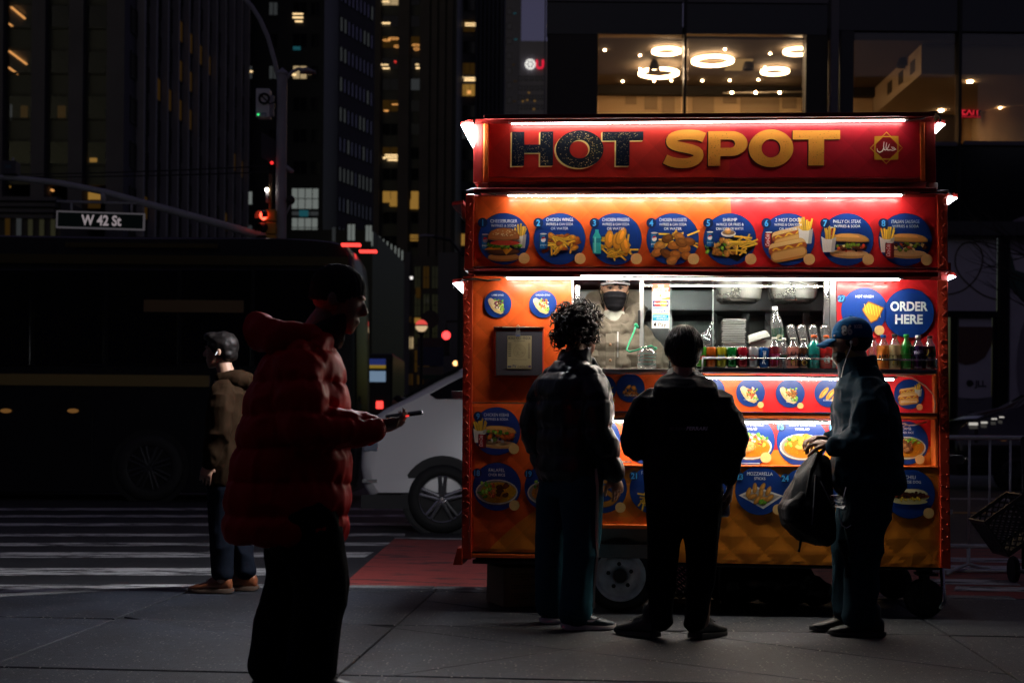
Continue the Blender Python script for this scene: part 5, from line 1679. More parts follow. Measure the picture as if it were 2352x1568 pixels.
# rice row
menu_disc(1140, 990, 56, MO, ['CHICKEN KEBAB', 'W/FRIES & SODA'], 'kebab', '9', ty=.62, dot=(.74, -.72), numat=(-.76, .62))
for (px, py, num, ln, k) in [(1368, 1008, '11', ['CHICKEN', 'OVER RICE'], 'rice_mix'), (1488, 1009, '12', ['LAMB', 'OVER RICE'], 'rice_lamb'), (1606, 1011, '13', ['FISH OVER RICE', 'W/SALAD'], 'rice_mix'), (1722, 1012, '14', ['CHICKEN OVER RICE', 'W/SALAD'], 'rice_chicken'), (1842, 1013, '15', ['SHRIMP OVER RICE', 'W/SALAD'], 'rice_shrimp'), (1962, 1015, '16', ['KOFTA', 'OVER RICE'], 'rice_lamb'), (2082, 1017, '17', ['LAMB', 'OVER RICE'], 'rice_lamb')]:
    menu_disc(px, py, 58 if num != '17' else 50, YR2 - .004, ln, k, num, ty=.60, dot=(.64, -.66) if num != '17' else (.6, -.74), numat=(-.84, .58), hscale=1.0)
# bottom row
for (px, py, num, ln, k) in [(1141, 1117, '18', ['FALAFEL', 'OVER RICE'], 'falafel'), (1260, 1119, '19', ['LAMB', 'OVER RICE'], 'rice_lamb'), (1384, 1122, '20', ['PRETZEL'], 'pretzel'), (1502, 1124, '21', ['FRENCH FRIES'], 'fries'), (1622, 1126, '22', ['ONION RINGS'], 'plain'), (1745, 1126, '23', ['MOZZARELLA', 'STICKS'], 'mozz'), (1850, 1130, '24', ['FISH', 'SANDWICH'], 'plain'), (1970, 1132, '25', ['CHEESE FRIES'], 'fries'), (2090, 1134, None, ['CHILI', 'CHEESE DOG'], 'chili')]:
    menu_disc(px, py, 56, MO, ln, k, num, ty=.62, dot=(.74, -.76), numat=(-.82, .56), hscale=1.1)

# --- permit board in its framed case
pquad('permit_case', [(1134, 752), (1249, 752), (1249, 866), (1134, 866)], -.03, -.008, REDST, bevel=.005)
PC = bpy.data.objects['permit_case']
pquad('case_edge', [(1133, 750), (1250, 750), (1250, 753), (1133, 753)], -.045, -.008, STEEL, PC)
pquad('backing_plate', [(1139, 760), (1246, 760), (1246, 862), (1139, 862)], -.034, -.0305, pm('grey_plate', (.045, .043, .055), .25), PC)
a = Art(); x, z = cl(1193, 809, -.036); a.at(x, z, MPX)
PAP, PK = hx('#8f8466'), hx('#2c2a2e')
a.rect(-28, 28, -38, 38, PAP)
a.fit('MOBILE FOOD VENDOR', 0, 30, 6, 52, PK, .03); a.fit('NOT TRANSFERABLE', 0, 25, 3, 26, PK)
a.ell(0, 3, 15, 16, mixc(PAP, .8)); a.ell(0, 3, 13, 14, mixc(PAP, .9)); bits(a, 0, 3, 9, 9, 14, [mixc(PAP, .7), mixc(PAP, .8)], (1.2, 2.6))
for k in range(8): a.rect(-26, -19, 20 - k * 4.2, 21.6 - k * 4.2, PK)
for k in range(14): a.rect(20, 25, 20 - k * 2.6, 21 - k * 2.6, PK)
a.rect(-18, 18, -17, -16.4, PK)
a.fit('FV', -11, -36, 7, 9, hx('#1a2850'), .03); a.fit('04060', 8, -36, 6, 24, PK, .0); a.rect(-27, -18, -35, -31, hx('#1a2850')); a.rect(21, 27, -35, -30, hx('#3a2850'))
a.build('permit_sheet', PC, -.036)
x, z = cl(1190, 752, -.05)
mb = MB(); mb.box(x - .012, x + .012, -.062, -.048, z - .045, z - .016, 0); mb.box(x - .012, x + .012, -.0625, -.0478, z - .05, z - .0455, 1)
mb.tube([(x - .008, -.055, z - .016), (x - .008, -.055, z + .006), (x, -.055, z + .014), (x + .008, -.055, z + .006), (x + .008, -.055, z - .016)], .003, 6)
o = mb.build('padlock', [STEEL, pm('blue_plastic', (.02, .1, .5), .4)]); o.matrix_world = Matrix.Translation(O) @ Matrix.Rotation(-YAW, 4, 'Z')
tag(o, 'small steel padlock with blue base hanging on the permit case', 'padlock')

# --- card sticker on the pane
a = Art(); x, z = cl(1517.5, 703, .02); a.at(x, z, MPX)
WHT = hx('#f4f1ec')
a.rect(-20, 20, -51, 51, WHT)
a.rect(-20, 20, 33, 51, hx('#e8582e')); a.fit('WE', 0, 43, 6.5, 14, WHT, .03); a.fit('ACCEPT', 0, 34.5, 6.5, 36, WHT, .03)
a.fit('DISC VER', 0, 22, 5, 34, hx('#5a544e')); a.ell(-.5, 24.4, 2.8, 2.8, hx('#e88a2e')); a.poly([(20, 22), (20, 15), (-6, 15)], hx('#e88a2e'))
a.rect(-18.5, 18.5, -1, 13, hx('#1b2f6a')); a.ell(-6, 6, 9.5, 6.4, hx('#d8342a')); a.ell(6.5, 6, 9.5, 6.4, hx('#eda63a')); a.fit('MasterCard', 0, 4.4, 4, 31, WHT, .02)
a.rect(-18.5, 18.5, -6.5, -3.5, hx('#1f74ae')); a.fit('VISA', 0, -14.5, 6.2, 24, hx('#1d4a8e'), .03, shear=.2); a.rect(-18.5, 18.5, -18.5, -16.5, hx('#e8a63a'))
a.rect(-18.5, 18.5, -34, -19.5, hx('#2fa0c4')); a.fit('AMERICAN', -2, -26, 4, 30, WHT); a.fit('EXPRESS', 4, -31.5, 4, 26, WHT)
a.ell(-12.4, -42.5, 3.3, 3.7, hx('#17171a')); a.ell(-10.6, -37.6, 1.0, 1.8, hx('#17171a'), -.5); a.ell(-9.1, -41.6, 1.3, 1.5, WHT)
a.fit('Pay', 4, -46.5, 8.5, 18, hx('#17171a'))
a.build('payment_sticker', cart, .02, print_mat('vinyl_print'))

# --- wiring, side lamps, bumper, stub rails
mb = MB()
def cwire(pts, off, r=.004, m=0):
    mb.tube([(*[cl(px, py, o)[0:1] for o in (off,)][0], off, cl(px, py, off)[1]) for px, py in pts], r, 6, m)
cwire([(2058, 862), (2095, 866), (2125, 885), (2143, 905), (2148, 925), (2146, 945), (2141, 958)], -.02, .004, 1)
cwire([(2060, 975), (2078, 972), (2090, 978), (2084, 984), (2070, 980), (2080, 976), (2100, 976), (2130, 968)], .05, .004, 1)
cwire([(1090, 640), (1060, 644), (1042, 655), (1040, 662)], -.02, .006)
cwire([(1090, 640), (1120, 644), (1150, 642)], -.05, .006)
cwire([(1070, 440), (1084, 434), (1095, 440), (1140, 447)], -.05, .005)
cwire([(2080, 277), (2120, 272), (2138, 258), (2152, 258), (2160, 268), (2160, 280)], -.03, .006)
cwire([(2150, 440), (2178, 438), (2186, 450)], -.02, .006)
mb.build('lamp_wiring', [pm('black_cable', (.012, .012, .013), .5), pm('tan_cable', (.55, .40, .30), .5)], cart, smooth=True)
def side_lamp(px, py, side, h=.10, l=.5, drop=.055, w=.075, bright=None):
    bright = bright or (LEDS if side < 0 else LEDR)
    x, z = cl(px, py, .02)
    s = side
    mb = MB()
    o0 = (x, z)
    # hood sloping out from the wall, running back along the side
    mb.hexa([(x, -.02, z), (x + s * w, -.02, z - drop * .2), (x + s * w, l, z - drop * .2), (x, l, z)], [(x, -.02, z + .02), (x + s * w, -.02, z - drop * .2 + .02), (x + s * w, l, z - drop * .2 + .02), (x, l, z + .02)])
    o = mb.build('side_lamp', DKRED, cart)
    vs = [(x + s * w * .95, -.03, z - drop * .2 - .004), (x + s * w * .95, l, z - drop * .2 - .004), (x + s * .006, l, z - h), (x + s * .006, -.03, z - h), (x + s * .012, -.03, z - .006), (x + s * .012, l, z - .006)]
    g = MB().add(vs, [(0, 1, 2, 3), (4, 0, 3), (5, 1, 2), (4, 5, 1, 0)]).build('lamp_lens', bright, o)
    return o
side_lamp(1087, 286, -1, h=.11, w=.07, bright=emit_mat('flood_led', (.95, .96, 1.0), 650.0))
side_lamp(1066, 470, -1, h=.08, w=.07, bright=pm('unlit_lens', (.25, .25, .25), .3))
side_lamp(1062, 647, -1, h=.06, w=.055)
side_lamp(2150, 284, 1, h=.034, w=.045)
side_lamp(2176, 452, 1, h=.028, w=.05)
side_lamp(2178, 632, 1, h=.022, w=.035)
pquad('bumper', [(1050, 1258), (1062, 1258), (1062, 1297), (1040, 1297)], -.02, .9, REDST)
pquad('rail_stub', [(1036, 897), (1061, 897), (1061, 913), (1036, 913)], .1, .9, DSTEEL)
pquad('rail_stub', [(2180, 1045), (2213, 1045), (2213, 1065), (2180, 1065)], .1, .9, DSTEEL)
pquad('under_frame', [(1085, 1285), (1345, 1287), (1345, 1296), (1085, 1294)], .02, .1, BLKMET)
pquad('under_frame', [(1531, 1292), (2160, 1304), (2160, 1309), (1531, 1300)], .02, .1, BLKMET)
MB().box(xL + .05, xR - .05, .3, DEPTH - .1, zB - .05, zB + .005).build('under_frame', BLKMET, cart)
# wheel well behind the arch
a, b = cl(1346, 1206, .25), cl(1530, 1300, .25)
MB().box(a[0], b[0], .27, .30, b[1], a[1] + .05).build('wheel_well', BLKRUB, cart)

def wheel(parent, x, y, z, R, w, rim, nlug=5, rimmat=None):
    """steel trailer wheel facing -y"""
    prof = [(R * .70, -w / 2 + .012), (R * .80, -w / 2), (R * .93, -w / 2 + .006), (R * .985, -w / 2 + .03), (R, -w / 4), (R, w / 4), (R * .985, w / 2 - .03), (R * .93, w / 2 - .006), (R * .7, w / 2)]
    o = MB().lathe(prof, (x, y, z), 'y', 48).build('wheel', BLKRUB, parent, smooth=True)
    rm = rimmat or pm('grey_painted_rim', (.80, .79, .80), .45, var=.3, vscale=14, rvar=.1)
    pr = [(rim * 1.04, -w / 2 + .002), (rim, -w / 2 - .004), (rim * .93, -w / 2 + .012), (rim * .86, -w / 2 + .035), (rim * .80, -w / 2 + .042), (rim * .70, -w / 2 + .02), (rim * .5, -w / 2 + .012), (rim * .30, -w / 2 + .014), (rim * .28, -w / 2 + .03), (0, -w / 2 + .03)]
    ro = MB().lathe(pr, (x, y, z), 'y', 40).build('rim', rm, o, smooth=True)
    MB().lathe([(rim * .27, -w / 2 + .028), (rim * .27, -w / 2 - .012), (rim * .20, -w / 2 - .022), (0, -w / 2 - .024)], (x, y, z), 'y', 20).build('hub', BLKMET, o, smooth=True)
    for k in range(nlug):
        t = 2 * math.pi * k / nlug + .4
        MB().lathe([(.013, -w / 2 + .016), (.013, -w / 2 - .006), (0, -w / 2 - .008)], (x + rim * .48 * math.cos(t), y, z + rim * .48 * math.sin(t)), 'y', 6).build('lug_nut', BLKMET, o)
    return o
wx, wz = cl(1424, 1322, .06)
wheel(cart, wx, .16, wz, wz, .19, 58 * MPX)
def caster(px, py, y, R):
    x, _ = cl(px, py, y)
    o = MB().lathe([(R * .5, -.04), (R * .93, -.045), (R, -.02), (R, .02), (R * .93, .045), (R * .5, .04)], (x, y, R), 'y', 28).build('caster', BLKRUB, cart, smooth=True)
    MB().lathe([(R * .5, -.03), (R * .3, -.036), (0, -.036)], (x, y, R), 'y', 20).build('hub', BLKMET, o, smooth=True)
    mb = MB(); mb.box(x - .05, x + .07, y - .06, y + .06, 2 * R + .02, 2 * R + .035); mb.box(x - .02, x + .02, y - .058, y - .05, R - .02, 2 * R + .02); mb.box(x - .02, x + .02, y + .05, y + .058, R - .02, 2 * R + .02)
    mb.box(x - .04, x + .04, y - .04, y + .04, 2 * R + .036, zB + .01)
    mb.build('fork', BLKMET, o, bevel=.003)
caster(2122, 1400, .12, .115)
caster(2052, 1370, 1.05, .115)
a = cl(2163, 1330, .1)
MB().tube([(a[0], .1, .30), (a[0] + .01, .08, .10), (a[0] - .02, .06, .06)], .014, 8).build('jack_leg', STEEL, cart, smooth=True)

# --- things under the cart
def on_walk(x, y): return from_walk(x, y, 0)
x, _ = cl(1157, 1380, .25)
bx = MB(); bx.box(0, .30, 0, .32, 0, .235)
card = thing('cardboard_box', 'brown cardboard box with printed side under the cart corner left of the wheel', 'box', from_cart(x, .22, .002), -YAW + .42)
bx.build('carton', pm('cardboard', (.30, .20, .12), .8, var=.15, vscale=5), card, bevel=.004)
MB().box(.0, .298, -.002, .15, .2352, .238).build('flap', pm('cardboard', (.30, .2, .12), .8), card); 
a = Art()
for i, (s, z, h, w) in enumerate([('ICE CREAM CUPS', .19, .016, .19), ('400 CT', .165, .014, .07)]): pass
for (z, w) in [(.195, .2), (.178, .2), (.16, .06), (.125, .2), (.11, .2), (.075, .19), (.06, .2), (.045, .15)]:
    n = int(w / .016)
    for j in range(n): a.rect(.15 - w / 2 + j * .016, .15 - w / 2 + j * .016 + U(.008, .014), z, z + .009, (.10, .06, .04))
a.build('box_print', card, -.0008, print_mat('paint_print', .7))

def crate(name, label, loc, rz, rx=0, ry=0, s=.33, h=.28, mat=None, group=None):
    t = thing(name, label, 'crate', loc, rz, group)
    t.rotation_euler = (rx, ry, rz)
    mat = mat or pm('black_crate', (.014, .015, .017), .4)
    fr = MB(); w = s / 2; k = .014
    for z in (0, h - .03):
        fr.box(-w, w, -w, -w + k, z, z + .03); fr.box(-w, w, w - k, w, z, z + .03); fr.box(-w, -w + k, -w + k, w - k, z, z + .03); fr.box(w - k, w, -w + k, w - k, z, z + .03)
    for sx in (-1, 1):
        for sy in (-1, 1): fr.box(sx * w - (k if sx > 0 else 0), sx * w + (0 if sx > 0 else k), sy * w - (k if sy > 0 else 0), sy * w + (0 if sy > 0 else k), .03, h - .03)
    fr.build('crate_frame', mat, t)
    for side in range(4):
        mb = MB(); n = 6; r = .006
        for i in range(-n, n + 1):
            c = i * s / n
            for sg in (-1, 1):
                p = [(c - sg * (h / 2), .03), (c + sg * (h / 2), h - .03)]
                q = []
                (xa, za), (xb, zb) = p
                for (xx, zz) in p: q.append((xx, zz))
                # trim to the wall
                def atx(xv): return za + (zb - za) * (xv - xa) / (xb - xa)
                lo, hi = -w + k, w - k
                pts = []
                for (xx, zz) in p:
                    if xx < lo: pts.append((lo, atx(lo)))
                    elif xx > hi: pts.append((hi, atx(hi)))
                    else: pts.append((xx, zz))
                if not (.02 <= pts[0][1] <= h and .02 <= pts[1][1] <= h): continue
                if (pts[0][0] - pts[1][0]) ** 2 < 1e-5: continue
                v = [(pts[0][0], -w + .007, pts[0][1]), (pts[1][0], -w + .007, pts[1][1])]
                mb.tube([Matrix.Rotation(side * math.pi / 2, 3, 'Z') @ Vector(u) for u in v], r, 4)
        mb.build('lattice_side', mat, t)
    MB().box(-w + k, w - k, -w + k, w - k, .004, .014).build('crate_floor', mat, t)
    return t
x, _ = cl(1612, 1356, .55)
crate('milk_crate', 'black lattice milk crate under the cart behind the walking legs', from_cart(x - .05, .72, .001), -YAW)
BAGM = pm('black_bag_plastic', (.010, .010, .011), .3, bump=.6, bscale=12)
for (px, y, r, h, lab) in [(1690, .7, .20, .24, 'black plastic sack under the cart, nearest the milk crate'), (1795, .65, .23, .27, 'large black plastic sack under the middle of the cart'), (1872, .6, .12, .17, 'small crumpled black sack under the cart, rightmost of the sacks')]:
    x, _ = cl(px, 1370, y)
    mb = MB().ell((0, 0, h * .5), (r, r * .8, h * .55), 16)
    for k in range(5): mb.ell((U(-r, r) * .8, U(-r, r) * .5, h * U(.3, .8)), (r * U(.3, .5), r * .4, h * U(.2, .35)), 10)
    o = fuse('plastic_sack', mb, .015, BAGM, None, 2, lambda c, n: .02 * (vnoise(c * 14) - .5) + .012 * (vnoise(c * 34 + 5) - .5))
    o.location = from_cart(x, y, .0); o.rotation_euler = (0, 0, -YAW)
    tag(o, lab, 'sack', 'black sacks under the cart')
# ------------------------------------------------------------------ drinks and goods on the cart, each a thing of its own
def put(o, px, y, z=None, rz=0.0):
    x, _ = cl(px, 840, y)
    o.location = from_cart(x, y, tray_z(x) if z is None else z)
    o.rotation_euler = (o.rotation_euler[0], o.rotation_euler[1], -YAW + rz)
    return o
ALU = pm('can_aluminium', (.75, .75, .75), .25, metal=.9)
def cyl_wrap(r, ang0=0.0):
    """bends flat print round a can or bottle"""
    def f(x, y, z):
        t = x / r + ang0
        rr = r + .0006 - y
        return (rr * math.sin(t), -rr * math.cos(t), z)
    return f
def soda_can(px, label, col, txt, tcol, group=None, band=None, rot=0.0, y=-.085, vert=False):
    t = thing('soda_can', label, 'can', (0, 0, 0), 0, group)
    r, h = .031, .118
    MB().lathe([(.0, .0015), (.021, .0), (.026, .004), (r, .014), (r, h - .016), (.0265, h - .002)], n=24).build('can_body', pm('can_' + label.split()[0] + txt[:2].lower(), col, .25, metal=.45, coat=.3), t, smooth=True)
    MB().lathe([(.0265, h - .002), (.027, h), (.0255, h + .001), (.0245, h - .004), (0, h - .004)], n=24).build('can_lid', ALU, t, smooth=True)
    a = Art()
    if band:
        for (z0, z1, c) in band: a.rect(-.045, .045, z0, z1, c)
        a.k += 3
    # subdivide long letters by keeping the word narrow
    if txt:
        if vert: a.fit(txt, 0, .02, .02, .075, tcol, .03, rot=1.45, align='l')
        else: a.fit(txt, .002, .045, .030, .046, tcol, .03, rot=.18)
        a.build('can_print', t, 0, None, cyl_wrap(r, rot))
    return put(t, px, y)
CG = 'soda cans lined up on the tray'
soda_can(1611, 'lime green soda can with red lettering, leftmost can in the tray row', hx('#4a9a2c'), 'up', hx('#c03030'), CG)
soda_can(1633, 'orange soda can with dark blue lettering in the tray row', hx('#c8601c'), 'Fanta', hx('#101c3c'), CG)
soda_can(1657, 'yellow tea can with blue lettering between the orange and green cans', hx('#a8a020'), 'Brisk', hx('#104a80'), CG, band=[(.01, .05, hx('#0f3a60'))])
soda_can(1681, 'dark green soda can with pale lettering in the tray row', hx('#12702c'), 'Sprite', hx('#d8f0d0'), CG)
soda_can(1705.5, 'dark red soda can with white script in the tray row', hx('#9a1424'), 'Coca', hx('#f0e8e8'), CG)
soda_can(1730, 'silver soda can between the dark red and blue cans', hx('#a8aab0'), 'Co', hx('#b01828'), CG)
soda_can(1754.5, 'blue soda can at the right end of the can row', hx('#10509a'), 'pepsi', hx('#e0e6f0'), CG, vert=True)

def liquid(name, col, f=.75): return glass_mat('liquid_' + name, (.9, .9, .9), .06, .05, body=col, bodyf=f)
CLEAR = glass_mat('clear_plastic', (.95, .97, .98), .22, .06, body=(.85, .88, .88), bodyf=.22)
def bottle(px, label, h, r, liq, capc, group, y=-.085, lab=None, txt=None, tcol=(.9, .9, .9), z=None, tilt=None, ribs=False, neckclear=True, fill=.66, cap2=None):
    t = thing('drink_bottle', label, 'bottle', (0, 0, 0), 0, group)
    f = h
    prof = [(0, .001), (r * .62, .0), (r * .88, .009), (r, .024)] if ribs else [(0, .001), (r * .86, .0), (r, .008)]
    nb = 7
    for k in range(nb + 1):
        prof.append((r * (1 - (.14 if (ribs and k % 2) else 0) - (.06 if (not ribs and k == 4) else 0)), .026 + (.62 * f - .026) * k / nb))
    prof += [(r * .96, .68 * f), (r * .78, .76 * f), (r * .50, .84 * f), (r * .42, .88 * f), (r * .42, .93 * f)]
    k = next((i for i, p in enumerate(prof) if p[1] > fill * f), len(prof) - 1)
    MB().lathe(prof[:k + 1], n=22).build('bottle_body', liq, t, smooth=True)
    MB().lathe(prof[k:], n=22).build('bottle_neck', CLEAR if neckclear else liq, t, smooth=True)
    MB().lathe([(r * .46, .925 * f), (r * .48, .93 * f), (r * .48, .99 * f), (r * .42, f), (0, f)], n=18).build('cap', pm('cap_' + capc, hx(capc), .4), t, smooth=True)
    if lab:
        a = Art()
        z0, z1, c = lab
        a.rect(-r * 1.2, -r * .4, z0 * f, z1 * f, c); a.k -= 1; a.rect(-r * .4, r * .4, z0 * f, z1 * f, c); a.k -= 1; a.rect(r * .4, r * 1.2, z0 * f, z1 * f, c)
        if cap2: a.ell(r * .1, (z0 * .7 + z1 * .3) * f, r * .55, r * .5, cap2, n=12)
        if txt:
            if len(txt) == 1: a.text(txt, 0, (z0 * .75 + z1 * .25) * f, .034, tcol, .06)
            else: a.fit(txt, 0, (z0 * .45 + z1 * .55) * f, .020, r * 1.75, tcol, .03, rot=.15)
        a.build('bottle_label', t, 0, None, cyl_wrap(r * 1.01))
    put(t, px, y, z)
    if tilt: t.rotation_euler = (tilt[0], tilt[1], -YAW)
    return t
BG = 'drink bottles standing in the tray'
bottle(1778, 'dark red juice bottle with white cap, next to the blue can', .178, .033, liquid('cranberry', (.28, .02, .03), .85), '#e8e6e2', BG, lab=(.08, .46, hx('#8a1a50')), txt='snap', tcol=hx('#e8e0f0'))
bottle(1800, 'small clear water bottle between red and pink juice bottles', .175, .028, CLEAR, '#e8e8e6', BG, y=-.06, lab=(.3, .44, hx('#244a3a')))
bottle(1821, 'pink juice bottle with pale cap and fruit label', .178, .033, liquid('pink', (.85, .28, .22), .8), '#dcd8d0', BG, lab=(.06, .52, hx('#5a2a30')), txt='snapple', tcol=hx('#f0e8e8'), cap2=hx('#b09030'))
bottle(1845, 'brown tea bottle with pale cap and fruit label', .172, .032, liquid('tea', (.16, .05, .02), .9), '#c8c4bc', BG, lab=(.06, .5, hx('#20243a')), txt='apple', tcol=hx('#d8d8e8'), cap2=hx('#b09030'))
bottle(1869, 'teal sports drink bottle with orange cap', .192, .036, liquid('teal', (.02, .50, .46), .8), '#e8622a', BG, lab=(.08, .42, hx('#0f5a60')), txt='G', tcol=hx('#20a0a0'), fill=.8)
bottle(1897, 'bright red sports drink bottle with orange cap behind the blue capped man', .192, .036, liquid('red', (.85, .05, .05), .85), '#e8622a', BG, lab=(.08, .45, hx('#a01420')), txt='G', tcol=hx('#f0f0f0'), fill=.8)
RB = 'bottles under the order here disc'
bottle(2007, 'half hidden clear bottle with red cap under the knish picture', .19, .031, CLEAR, '#c03028', RB, y=-.05)
bottle(2028, 'orange drink bottle with blue cap on right tray', .197, .034, liquid('peach', (.90, .34, .06), .85), '#1c5aa8', RB, lab=(.14, .5, hx('#e07a24')), txt='kist', tcol=hx('#201410'))
bottle(2054, 'pale yellow lemonade bottle with black cap on right tray', .202, .035, liquid('lemon', (.80, .74, .40), .85), '#181614', RB, lab=(.10, .40, hx('#6a6438')), cap2=hx('#c0a840'))
bottle(2081, 'green soda bottle with green cap on right tray', .202, .034, liquid('green', (.02, .40, .05), .8), '#20a040', RB, lab=(.42, .58, hx('#2a9a3a')), neckclear=False)
bottle(2108, 'dark purple grape drink bottle with white cap on right tray', .197, .034, liquid('grape', (.05, .01, .08), .92), '#e0dedc', RB, lab=(.3, .58, hx('#22204a')), txt="Welch's", tcol=hx('#c8c8e0'))
bottle(2135, 'dark drink bottle with black cap, last on the right tray', .195, .034, liquid('cola', (.06, .015, .015), .92), '#141212', RB, lab=(.34, .6, hx('#6a5a18')), cap2=hx('#20283a'))
WB = 'clear water bottles lying tilted behind the juices'
for i, (px, ang, lab) in enumerate([(1813, .28, 'ribbed water bottle leaning upside down, leftmost of the leaning ones'), (1838, .25, 'ribbed water bottle leaning upside down above the brown tea bottle'), (1864, .22, 'ribbed water bottle leaning upside down above the teal sports drink'), (1891, .2, 'ribbed water bottle leaning upside down above the red sports drink')]):
    x, z = cl(px, 746, .0)
    b = bottle(px, lab,   .21, .0275, CLEAR, '#e8e8e6', WB, y=.0, z=z, tilt=(math.pi - .10, -ang * .8, 0), ribs=True)
x, z = cl(1795, 800, .02)
bottle(1792, 'tall clear sparkling water bottle with green label rising behind the juices', .285, .036, CLEAR, '#e6e6e2', None, y=.0, z=z - .04, tilt=(.05, -.13, 0), lab=(.28, .56, hx('#1c4a34')), cap2=hx('#d8d8b8'))

# inside, on the counter behind the panes
WPLA = pm('white_foam', (.90, .88, .84), .55)
PLST = glass_mat('container_plastic', (.88, .88, .86), .25, .12, body=(.95, .95, .92), bodyf=.92)
zin = zc0 - .12
def inside(px, py, y): return cl(px, py, y)
x0, z0 = inside(1656, 792, .2); x1, z1 = inside(1711, 733, .2)
st = thing('container_stack', 'tall stack of clear plastic takeaway lids behind the pane', 'container stack', from_cart((x0 + x1) / 2, .2, zin), -YAW)
n = 15; w = (x1 - x0) / 2
MB().box(-w * .9, w * .9, -.07, .07, 0, max(.01, z0 - zin)).build('base_box', WPLA, st)
for k in range(n):
    z = z0 - zin + (z1 - z0) * k / n
    h = (z1 - z0) / n
    j = U(-.004, .004)
    mb = MB().hexa([(-w + j, -.075, z), (w + j, -.075, z), (w + j, .075, z), (-w + j, .075, z)], [(-w + .006 + j, -.07, z + h * .75), (w - .006 + j, -.07, z + h * .75), (w - .006 + j, .07, z + h * .75), (-w + .006 + j, .07, z + h * .75)])
    mb.build('container', PLST, st)
x0, z0 = inside(1716, 798, .2); x1, z1 = inside(1770, 778, .2)
fs = thing('foam_box_stack', 'low stack of white foam takeaway boxes behind the pane', 'foam boxes', from_cart((x0 + x1) / 2 + .02, .22, zin), -YAW)
for k in range(5):
    z = k * (z1 - zin) / 5
    MB().box(-.075 + U(-.004, .004), .075, -.07, .07, z, z + (z1 - zin) / 5 * .86).build('foam_box', WPLA, fs, bevel=.005)
x0, z0 = inside(1716, 780, .18); x1, z1 = inside(1769, 756, .18)
ob = MB().hexa([(-.068, -.06, 0), (.068, -.06, 0), (.068, .07, 0), (-.068, .07, 0)], [(-.055, -.05, .04), (.055, -.05, .04), (.055, .06, .04), (-.055, .06, .04)]).build('foam_clamshell', WPLA, bevel=.008)
ob.location = from_cart((x0 + x1) / 2, .17, z0 - .0); ob.rotation_euler = (.1, -.30, -YAW)
tag(ob, 'white foam clamshell tilted open on top of the foam boxes', 'foam box')
x0, z0 = inside(1606, 795, .16); x1, z1 = inside(1642, 745, .16)
mb = MB().ell((0, 0, .05), (.055, .05, .06), 14).ell((.02, 0, .10), (.03, .03, .04), 10).cap((.02, 0, .1), (.03, 0, .16), .02, .012)
ob = fuse('plastic_bag', mb, .006, glass_mat('bag_film', (.9, .9, .9), .3, .15, body=(.85, .83, .8), bodyf=.35), None, 1, lambda c, n: .012 * (vnoise(c * 40) - .5) + .008 * (vnoise(c * 90 + 3) - .5))
ob.location = from_cart((x0 + x1) / 2, .17, z0 - .02); ob.rotation_euler = (0, 0, -YAW)
tag(ob, 'crumpled clear plastic bag behind the pane, left of the container stack', 'plastic bag')
for (pa, pb, lab) in [((1645, 640), (1749, 694), 'steel food pan stored upside down under the hood, left one'), ((1766, 640), (1876, 694), 'steel food pan stored upside down under the hood, right one')]:
    x0, z1 = inside(pa[0], pa[1], .3); x1, z0 = inside(pb[0], pb[1], .3)
    w, h = (x1 - x0) / 2, z1 - z0
    mb = MB()
    secs = []
    for (s, z, p) in [(1.02, h, 5), (1.0, h * .97, 5), (.97, h * .30, 5), (.93, h * .10, 4.5), (.86, .012, 4), (.80, 0, 4)]:
        secs.append(((0, 0, z), (w * s, 0, 0), (0, .16 * s, 0)))
    mb.loft(secs, 40, 0, 4.5)
    o = mb.build('steel_pan', pm('pan_steel', (.62, .60, .56), .30, metal=.85, var=.25, vscale=9, rvar=.12), smooth=True)
    smooth_by_angle(o, 50)
    o.location = from_cart((x0 + x1) / 2, .32, z0); o.rotation_euler = (0, 0, -YAW)
    tag(o, lab, 'food pan', 'steel pans under the hood')

# tip jar with its green cord
x0, z0 = cl(1463, 846, -.12); x1, z1 = cl(1508, 796, -.12)
r, h = (x1 - x0) / 2, z1 - z0
_, ztop = cl(1400, 845, -.20)
jar = thing('tip_jar', 'glass tip jar printed with small teal paw prints on the counter', 'jar', from_cart((x0 + x1) / 2, -.12, ztop + .001), -YAW)
MB().lathe([(0, .003), (r * .85, .0), (r, .012), (r, h * .68), (r * .93, h * .80), (r * .74, h * .86), (r * .74, h * .90), (r * .80, h * .905), (r * .80, h * .99), (r * .76, h)], n=28).build('jar_glass', glass_mat('jar_glass', (.85, .88, .86), .16, .06, body=(.8, .8, .75), bodyf=.25), jar, smooth=True)
a = Art(); TEALI = hx('#0f6a62')
for zz in (.18, .66):
    for k in range(-6, 7):
        a.ell(k * r * .18, h * zz, r * .055, r * .05, TEALI, n=8)
        for q in (-1, 0, 1): a.ell(k * r * .18 + q * r * .05, h * (zz + .045), r * .02, r * .022, TEALI, n=6)
a.fit('a gift is better', 0, h * .50, h * .075, r * 2.0, TEALI, .01, shear=.25); a.fit('furry companions', 0, h * .36, h * .075, r * 2.0, TEALI, .01, shear=.25)
a.build('jar_print', jar, 0, None, cyl_wrap(r))
mb = MB()
pts = [(1461, 748, .0), (1455, 765, -.02), (1444, 790, -.06), (1439, 803, -.08), (1446, 808, -.1), (1462, 804, -.12), (1480, 797, -.15), (1496, 794, -.155), (1506, 800, -.13)]
w3 = []
for px, py, y in pts:
    x, z = cl(px, py, y); w3.append(from_cart(x, y, z))
mb.tube(w3, .005, 6)
for (px, py) in ((1461, 746), (1463, 750), (1505, 800)):
    x, z = cl(px, py, .0 if px < 1480 else -.12); mb.ell(from_cart(x, .0 if px < 1480 else -.13, z), (.012, .01, .01), 8)
